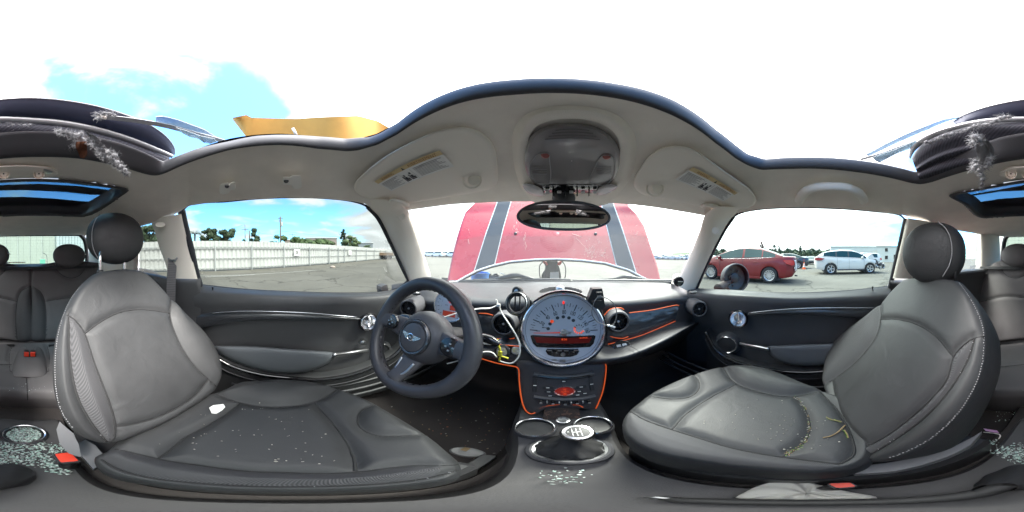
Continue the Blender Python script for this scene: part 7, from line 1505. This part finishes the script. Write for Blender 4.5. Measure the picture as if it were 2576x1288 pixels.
# ================================================================ PARKED CARS
def wheel(c, sd, R, par, spokes=10, hi=True, w=.21):
    ax_ = (sd, 0, 0); mb = MB(); mb.lathe([(R*.66, w*.42), (R*.72, w*.5), (R*.93, w*.48), (R, w*.3), (R, -w*.3), (R*.93, -w*.48), (R*.6, -w*.5)], c, ax_, 36 if hi else 14, mi=0); wo = mb.build('wheel', M_['tyre'], par, off=Z0)
    rm = MB(); rm.lathe([(R*.68, w*.44), (R*.665, w*.46), (R*.60, w*.40), (R*.58, w*.15)], c, ax_, 32 if hi else 12, mi=0); rm.lathe([(R*.60, w*.12), (.0001, w*.1)], c, ax_, 20, mi=1)
    u, v, n_ = basis(ax_)
    if hi:
        for k in range(spokes):
            a = 2*math.pi*k/spokes; d = u*math.cos(a)+v*math.sin(a); s_ = np.cross(n_, d); q = [c+n_*w*.40+d*R*.10-s_*R*.035, c+n_*w*.44+d*R*.64-s_*R*(.065 if spokes > 7 else .12), c+n_*w*.44+d*R*.64+s_*R*(.065 if spokes > 7 else .12), c+n_*w*.40+d*R*.10+s_*R*.035]; rm.prism(q, -n_*.03, mi=0)
        rm.lathe([(R*.14, w*.36), (R*.13, w*.43), (.0001, w*.44)], c, ax_, 18, mi=0)
    rm.build('rim', [M_['rimm'], M_['ink']], wo, off=Z0, sharp=30); return wo
def car(name, label, P, loc, rz, group=None, hi=True, spokes=10):
    """P: profile dict in metres; +y is the front"""
    t = thing(name, label, 'car', loc, rz, group); WLs = dict(WL); base = WL[t.name].copy(); WL[t.name] = np.zeros(3)    # children are built around the origin
    N_ = 110 if hi else 44; y0, y1 = P['rear'], P['front']; ys = np.unique(np.concatenate([np.linspace(y0, y1, N_)]+[np.linspace(w_-P['ar'], w_+P['ar'], 26 if hi else 10) for w_ in P['wy']]))
    itp = lambda k, y: np.interp(y, [q[0] for q in P[k]], [q[1] for q in P[k]])
    W = P['w']/2; G = []
    for y in ys:
        zl = itp('low', y)
        for w_ in P['wy']:
            if abs(y-w_) < P['ar']: zl = max(zl, P['wr']+math.sqrt(P['ar']**2-(y-w_)**2)-.02)
        zt = itp('deck', y); wv = W*itp('wid', y); zm = zl+(zt-zl)*.5; sh = min(zt-.02, max(zl+.02, P['shoulder'](y) if callable(P.get('shoulder')) else zt-.10))
        G.append([(0, y, min(zl+.05, zt-.05)), (wv*.86, y, min(zl+.02, zt-.05)), (wv*.97, y, zl), (wv*.995, y, zl+.03), (wv*1.0, y, zl+(sh-zl)*.35), (wv*1.0, y, zl+(sh-zl)*.7), (wv*.985, y, sh-.03), (wv*.965, y, sh), (wv*.955, y, sh+(zt-sh)*.55), (wv*.93, y, zt-.012), (wv*.78, y, zt), (0, y, zt+.03)])
    G = np.array(G); Mx = G*np.array([-1, 1, 1]); m = G.shape[1]
    mb = MB(); mb.grid(G); mb.add(Mx.reshape(-1, 3), [tuple(reversed(f)) for f in gridF(len(ys), m)])
    for i_, fl in ((0, 0), (len(ys)-1, 1)): ring_ = np.concatenate([G[i_], Mx[i_][::-1]]); mb.add(ring_, [tuple(range(2*m))])
    body = mb.build('body', P['paint'], t, off=Z0, sharp=40)
    # greenhouse
    gy = np.linspace(P['cab'][0], P['cab'][1], 70 if hi else 26); T = np.array([0, .08, .9, 1, 1.0, 1.0]); Gc = []
    for y in gy:
        zb = itp('deck', y)-.02; zr = max(itp('roof', y), zb+.001); wb = W*itp('wid', y)*.93; f = min(1, (zr-zb)/P['cabh']); wt = wb-(P['lean']*f)
        Gc.append([(wb, y, zb), (wb-(wb-wt)*.1, y, zb+(zr-zb)*.10), (wb-(wb-wt)*.90, y, zb+(zr-zb)*.84), (wt-.03, y, zr-.03*f), (wt-.12*min(1, f*2), y, zr-.008*f), (0, y, zr+.02*f)])
    Gc = np.array(Gc); paint = MB(); groups = {}
    def kind_(i, j):
        y = (gy[i]+gy[i+1])/2; f0 = (max(itp('roof', y), 0)-itp('deck', y))/P['cabh']
        if y > P['ws'] and j >= 3 and f0 < .97: return 'windshield'
        if y < P['rw'] and j >= 3 and f0 < .97: return 'rear_window'
        if j == 1:
            for k, (a, b) in enumerate(P['win']):
                if a < y < b and f0 > .12: return 'win%d' % k
            if P.get('trim') and P['win'][0][0] < y < P['win'][-1][1]: return 'pillar%d' % sum(y > a for a, b in P['win'])
        return 'paint'
    for side in (1, -1):
        A = Gc*np.array([side, 1, 1])
        for i in range(len(gy)-1):
            for j in range(5):
                k = kind_(i, j); q = [A[i, j], A[i, j+1], A[i+1, j+1], A[i+1, j]]; q = q if side > 0 else q[::-1]
                tgt = paint if k in ('paint', 'quarter') else groups.setdefault(k if k in ('windshield', 'rear_window') else (k, side), MB()); tgt.add(q, [(0, 1, 2, 3)])
    def weld(o): bm = bmesh.new(); bm.from_mesh(o.data); bmesh.ops.remove_doubles(bm, verts=bm.verts, dist=.0005); bm.to_mesh(o.data); bm.free()
    o = paint.build('cabin_frame', P['paint'], t, off=Z0, sharp=50); weld(o)
    for k in [k for k in groups if k[0].startswith('pillar')]: o = groups.pop(k).build('window_pillar', P['trim'], t, off=Z0); weld(o)
    for k, mbb in groups.items(): o = mbb.build(k if isinstance(k, str) else 'side_window', P['glass'], t, off=Z0, sharp=60); weld(o)
    for w_ in P['wy']:
        for sd in (-1, 1): wheel(np.array([sd*(W-.10), w_, P['wr']]), sd, P['wr'], t, spokes, hi)
    if hi:
        for w_ in P['wy']: box('wheel_well', [0, w_, P['wr']+.02], [P['w']*.80, P['ar']*1.98, P['wr']*1.5], M_['ink'], t, None, .02, Z0)
        for sd in (-1, 1):
            for y in P['seams']:
                z1 = itp('deck', y)-.03; z0_ = itp('low', y)+.05; pth = [(sd*(W*itp('wid', y)*k), y+dy, z0_+(z1-z0_)*f) for f, k, dy in ((0, 1.0, 0), (.35, 1.004, 0), (.7, 1.004, 0), (.88, .985, 0), (1, .955, 0))]; tube('door_seam', pth, .005, M_['ink'], t, 4, off=Z0)
            for y in P['handles']: box('door_handle', [sd*(W*1.005), y, P['hz']], [.03, .20, .03], P['paint'], t, None, .4, Z0)
            tube('window_trim', cat([(sd*(W*itp('wid', y)*.937), y, itp('deck', y)-.004) for y in np.linspace(P['cab'][0]+.35, P['cab'][1]-.25, 14)], 30), .006, P.get('trim', M_['satin']), t, 6, off=Z0)
            mir = MB(); y = P['cab'][1]-.55; mir.lathe([(.0001, -.10), (.07, -.08), (.09, -.02), (.085, .03), (.0001, .04)], (sd*(W+.02), y, itp('deck', y)+.06), (0, -1, .1), 16, sc=(1.2, .85)); mir.build('door_mirror', P['paint'], t, off=Z0)
            box('sill', [sd*(W-.015), (P['wy'][0]+P['wy'][1])/2, itp('low', 0)+.01], [.05, P['wy'][1]-P['wy'][0]-2*P['ar'], .09], P.get('sill', P['paint']), t, None, .2, Z0)
    WL[t.name] = base
    return t
carglass = mat('dark_car_glass', (.05, .09, .085), .12, spec=.35); redp = mat('candy_red_paint', (.19, .009, .012), .34, coat=.25, dirt=((.45, .30, .27), .64, 4, .25)); whp = mat('white_car_paint', (.60, .59, .57), .45, coat=.1); blkp = mat('dark_car_paint', (.02, .025, .032), .22, coat=.8)
k = 1.06
def scl(P, s):
    Q = {}
    for a, b in P.items():
        if isinstance(b, list): Q[a] = [tuple(v*s if (i == 0 or a != 'wid') else v for i, v in enumerate(q)) if isinstance(q, tuple) else q*s for q in b]
        elif isinstance(b, tuple): Q[a] = tuple(v*s for v in b)
        elif isinstance(b, (int, float)): Q[a] = b*s
        else: Q[a] = b
    return Q
SED = dict(rear=-2.30, front=2.30, w=1.80, wy=[-1.30, 1.39], wr=.325, ar=.37, low=[(-2.30,.45),(-2.2,.28),(-1.9,.22),(1.9,.20),(2.2,.25),(2.3,.42)], deck=[(-2.30,1.02),(-2.26,1.06),(-1.75,1.07),(-1.2,1.02),(-.4,.98),(.9,.95),(1.3,.95),(1.9,.84),(2.2,.70),(2.30,.58)], wid=[(-2.30,.72),(-2.22,.86),(-1.95,.95),(-1.3,1.0),(1.4,1.0),(1.9,.93),(2.2,.80),(2.30,.62)],
   roof=[(-1.85,1.05),(-1.70,1.12),(-1.30,1.28),(-.85,1.42),(-.3,1.475),(.15,1.46),(.5,1.38),(.95,1.20),(1.45,.96)], cab=(-1.80,1.42), cabh=.46, lean=.20, ws=.28, rw=-.78, win=[(-1.52,-1.02),(-.98,-.22),(-.12,1.12)], seams=[-.17,.92], handles=[-.75,.28], hz=.83, paint=redp, glass=carglass)
SEDs = scl(SED, k)
# red sedan: side towards the camera, nose ahead
rs_c = (6.60+.95, 2.90, 0)
rsd = car('sedan_car', 'red sedan with missing rear bumper and silver multi-spoke wheels', SEDs, rs_c, 0, None, True, 14)
def on(t, name, verts_fn, *a): pass
def part_box(t, name, c, s, m, ax=None, bev=.3, rz=0):
    WLt = WL[t.name].copy(); WL[t.name] = np.zeros(3); o = box(name, c, s, m, t, ax, bev, Z0); WL[t.name] = WLt; return o
def part_prism(t, name, P, v, m, bev=0):
    WLt = WL[t.name].copy(); WL[t.name] = np.zeros(3); o = prism(name, np.array(P), v, m, t, Z0, bev); WL[t.name] = WLt; return o
tl = mat('red_tail_lens', (.50, .012, .01), .2, coat=.6)
for sd in (-1, 1): part_prism(rsd, 'tail_light', [(sd*x, y, z) for x, y, z in ((.965,-1.93,.99),(.93,-2.2,1.0),(.80,-2.40,.98),(.80,-2.42,.80),(.90,-2.32,.76),(.955,-2.08,.84))], (sd*.03, -.01, 0), tl, .008)
WL_ = WL[rsd.name].copy(); WL[rsd.name] = np.zeros(3); mb = MB(); r_ = random.Random(4)
for i in range(16): mb.box([r_.uniform(-.85, -.55), -2.44+r_.uniform(-.03, .05), r_.uniform(.55, .95)], [r_.uniform(.04, .16), .04, r_.uniform(.03, .12)], mi=r_.randrange(3))
mb.tube(cat([(-.80, -2.42, .98), (-.84, -2.5, .8), (-.82, -2.5, .6), (-.70, -2.45, .52)], 14), .018, 6, mi=1); mb.build('exposed_bumper_frame', [M_['black'], M_['paper'], M_['satin']], rsd, smooth=False, off=Z0)
tube('tow_hook', [(-.7, -2.42, .34), (-.7, -2.54, .33)], .03, M_['black'], rsd, 8, off=Z0); WL[rsd.name] = WL_
# white SUV: nose to the right, front smashed
SUV = dict(rear=-2.42, front=1.88, w=1.90, wy=[-1.38, 1.41], wr=.375, ar=.43, low=[(-2.42,.62),(-2.34,.36),(-2.0,.30),(1.7,.30),(1.9,.40),(2.05,.6)], deck=[(-2.42,1.08),(-2.30,1.18),(-1.7,1.20),(-1.0,1.13),(0,1.10),(1.1,1.08),(1.6,1.04),(1.95,.95),(2.05,.86)], wid=[(-2.42,.78),(-2.3,.90),(-1.9,.97),(-1.3,1.0),(1.5,1.0),(1.9,.92),(2.05,.80)],
   roof=[(-2.36,1.12),(-2.25,1.21),(-2.05,1.36),(-1.85,1.48),(-1.4,1.60),(-.6,1.69),(.1,1.68),(.5,1.58),(.95,1.34),(1.35,1.10)], cab=(-2.34,1.34), cabh=.56, lean=.20, ws=.32, rw=-1.45, win=[(-1.85,-1.05),(-.98,-.18),(-.08,1.12)], seams=[-.13,.95,-.95], handles=[-.78,.22], hz=.93, paint=whp, glass=mat('blue_green_car_glass', (.015, .05, .06), .12, spec=.3), trim=M_['ink'], sill=M_['ink'])
sv_ = car('suv_car', 'white SUV with its front end smashed open, nose to the right', SUV, (10.72+.90, -3.02, 0), math.pi, None, True, 5)
for sd in (-1, 1): part_prism(sv_, 'tail_light', [(sd*x, y, z) for x, y, z in ((.955,-1.80,1.06),(.92,-2.22,1.14),(.80,-2.42,1.10),(.80,-2.44,.96),(.90,-2.28,.92),(.95,-2.0,.94))], (sd*.03, -.01, 0), mat('dark_red_lens', (.28, .01, .02), .2, coat=.6), .008)
WL_ = WL[sv_.name].copy(); WL[sv_.name] = np.zeros(3); mb = MB(); r_ = random.Random(9)
for i in range(130):
    c = np.array([r_.uniform(-.96, .96), r_.uniform(1.85, 2.48), 0]); c[2] = r_.uniform(.42, 1.0-(c[1]-1.95)*.7); ax = np.array(Euler((r_.random()*3, r_.random()*3, r_.random()*3)).to_matrix()); mb.box(c, [r_.uniform(.08, .36), r_.uniform(.04, .16), r_.uniform(.04, .14)], ax=ax, mi=r_.choice((0, 0, 0, 0, 0, 1)))
for i in range(14): a = np.array([r_.choice((-1, 1))*r_.uniform(.4, .9), 2.0, r_.uniform(.4, .9)]); mb.tube(cat([a, a+[0, .2, r_.uniform(-.1, .1)], a+[0, .45, -.25]], 8), .015, 5, mi=0)
mb.build('crushed_front', [M_['ink'], M_['satin'], whp], sv_, smooth=False, off=Z0)
for sd in (-1, 1):
    P = np.array([[(sd*.92, 2.15, .62), (sd*.93, 2.3, .66), (sd*.90, 2.45, .72), (sd*.86, 2.50, .78)], [(sd*.92, 2.15, .50), (sd*.94, 2.3, .52), (sd*.92, 2.48, .56), (sd*.88, 2.56, .60)], [(sd*.90, 2.2, .34), (sd*.92, 2.35, .33), (sd*.90, 2.5, .36), (sd*.86, 2.55, .42)]]); mk('torn_bumper', np.concatenate([P, (P-np.array([sd*.03, 0, 0]))[::-1]]), gridF(6, 4, True), whp, sv_, off=Z0)
P = [(-.8, 1.15, 1.12), (-.8, 1.45, 1.36), (-.80, 1.60, 1.42), (-.78, 1.80, 1.15), (-.80, 2.0, 1.02), (-.82, 1.7, 1.02)]
P = np.array(P); mk('buckled_hood', np.concatenate([P, P*[-1, 1, 1]]), [(0, 1, 2, 3, 4, 5), (6, 11, 10, 9, 8, 7), (0, 6, 7, 1), (1, 7, 8, 2), (2, 8, 9, 3), (3, 9, 10, 4)], whp, sv_, smooth=False, off=Z0); WL[sv_.name] = WL_
# dark sedan and second white SUV
SD2 = scl(SED, 1.07); SD2['paint'] = blkp; ds_ = car('sedan_car', 'dark sedan parked behind the orange traffic cone', SD2, (16.7+.9, 2.2, 0), 0, None, True, 9)
for sd in (-1, 1): part_prism(ds_, 'tail_light', [(sd*x, y, z) for x, y, z in ((.91,-1.85,.93),(.88,-2.08,.94),(.76,-2.26,.92),(.76,-2.28,.76),(.85,-2.19,.72),(.90,-1.96,.79))], (sd*.03, -.01, 0), tl, .008)
SU2 = dict(SUV); SU2['front'] = 2.40; SU2['deck'] = [(-2.42,1.08),(-2.30,1.18),(-1.0,1.13),(1.1,1.08),(2.1,1.0),(2.4,.8)]; SU2['low'] = [(-2.42,.62),(-2.34,.36),(2.2,.30),(2.4,.5)]; SU2['wid'] = [(-2.42,.78),(-2.3,.92),(-1.9,.98),(1.9,.98),(2.2,.9),(2.4,.72)]; SU2['roof'] = [(-2.40,1.12),(-2.30,1.45),(-2.2,1.68),(-1.8,1.78),(0,1.80),(.3,1.72),(.9,1.4),(1.35,1.10)]
s2 = car('suv_car', 'boxy white SUV parked behind the smashed white one', SU2, (19.5, -6.9, 0), 0, None, True, 6)
for sd in (-1, 1): part_prism(s2, 'tail_light', [(sd*x, y, z) for x, y, z in ((.93,-2.12,1.14),(.90,-2.36,1.14),(.89,-2.40,.86),(.93,-2.22,.86))], (sd*.04, -.01, 0), tl, .008)
# distant cars: copies of two small models, each its own object
def copy_tree(o, par=None):
    c = o.copy(); COL.objects.link(c); c.parent = par
    for ch in o.children: copy_tree(ch, c)
    return c
fc = []
for col_, nm in (((.70, .70, .70), 'white'), ((.30, .31, .33), 'grey'), ((.03, .035, .04), 'dark'), ((.30, .32, .38), 'bluish')):
    Q = dict(SED if nm != 'white' else SU2); Q['paint'] = mat('far_paint_'+nm, col_, .3, coat=.6); fc.append((nm, Q))
def far(ox, dist, which, rz, label, grp, protos={}):
    nm, Q = fc[which]; label = label.replace('car', nm+' car', 1) if not label.startswith(('grey', 'small', 'pale')) else label.replace('pale car', ('white', 'grey')[which > 0]+' car')
    if which not in protos:
        protos[which] = car('far_car', label, Q, tuple(at(ox, dist)), rz, grp, False); o = protos[which]
    else: o = copy_tree(protos[which]); o.location = at(ox, dist); o.rotation_euler = (0, 0, rz)
    o['label'] = label; o['category'] = 'car'; o['group'] = grp; return o
r_ = random.Random(21)
far(2023, 34, 1, 1.2, 'grey car beyond the traffic cone, between the dark sedan and white SUV', 'cars beyond the cone'); far(2041, 30, 2, 1.5, 'small black car just left of the smashed white SUV', 'cars beyond the cone')
for i, x in enumerate(np.linspace(1064, 1136, 9)): far(x+r_.uniform(-2, 2), r_.uniform(46, 62), r_.choice((0, 0, 1)), r_.uniform(.9, 1.9), 'pale car in the far row left of the raised hood', 'far row left of the hood')
for i, x in enumerate(np.linspace(1648, 1742, 13)): far(x+r_.uniform(-2, 2), r_.uniform(52, 68), r_.choice((0, 1, 1, 3)), r_.uniform(.2, 2.2), 'car in the far row right of the raised hood', 'far row right of the hood')
for i in range(18): far(1795+i*2.4+r_.uniform(-1, 1), r_.uniform(38, 75), r_.randrange(4), r_.uniform(.2, 2.2), 'car packed in the far rows behind the red sedan', 'far rows behind the red sedan')
for i in range(10): far(1880+i*9+r_.uniform(-2, 2), r_.uniform(50, 80), r_.randrange(4), r_.uniform(.2, 2.2), 'car in the far rows glimpsed through the red sedan\'s windows', 'far rows seen through the red sedan')
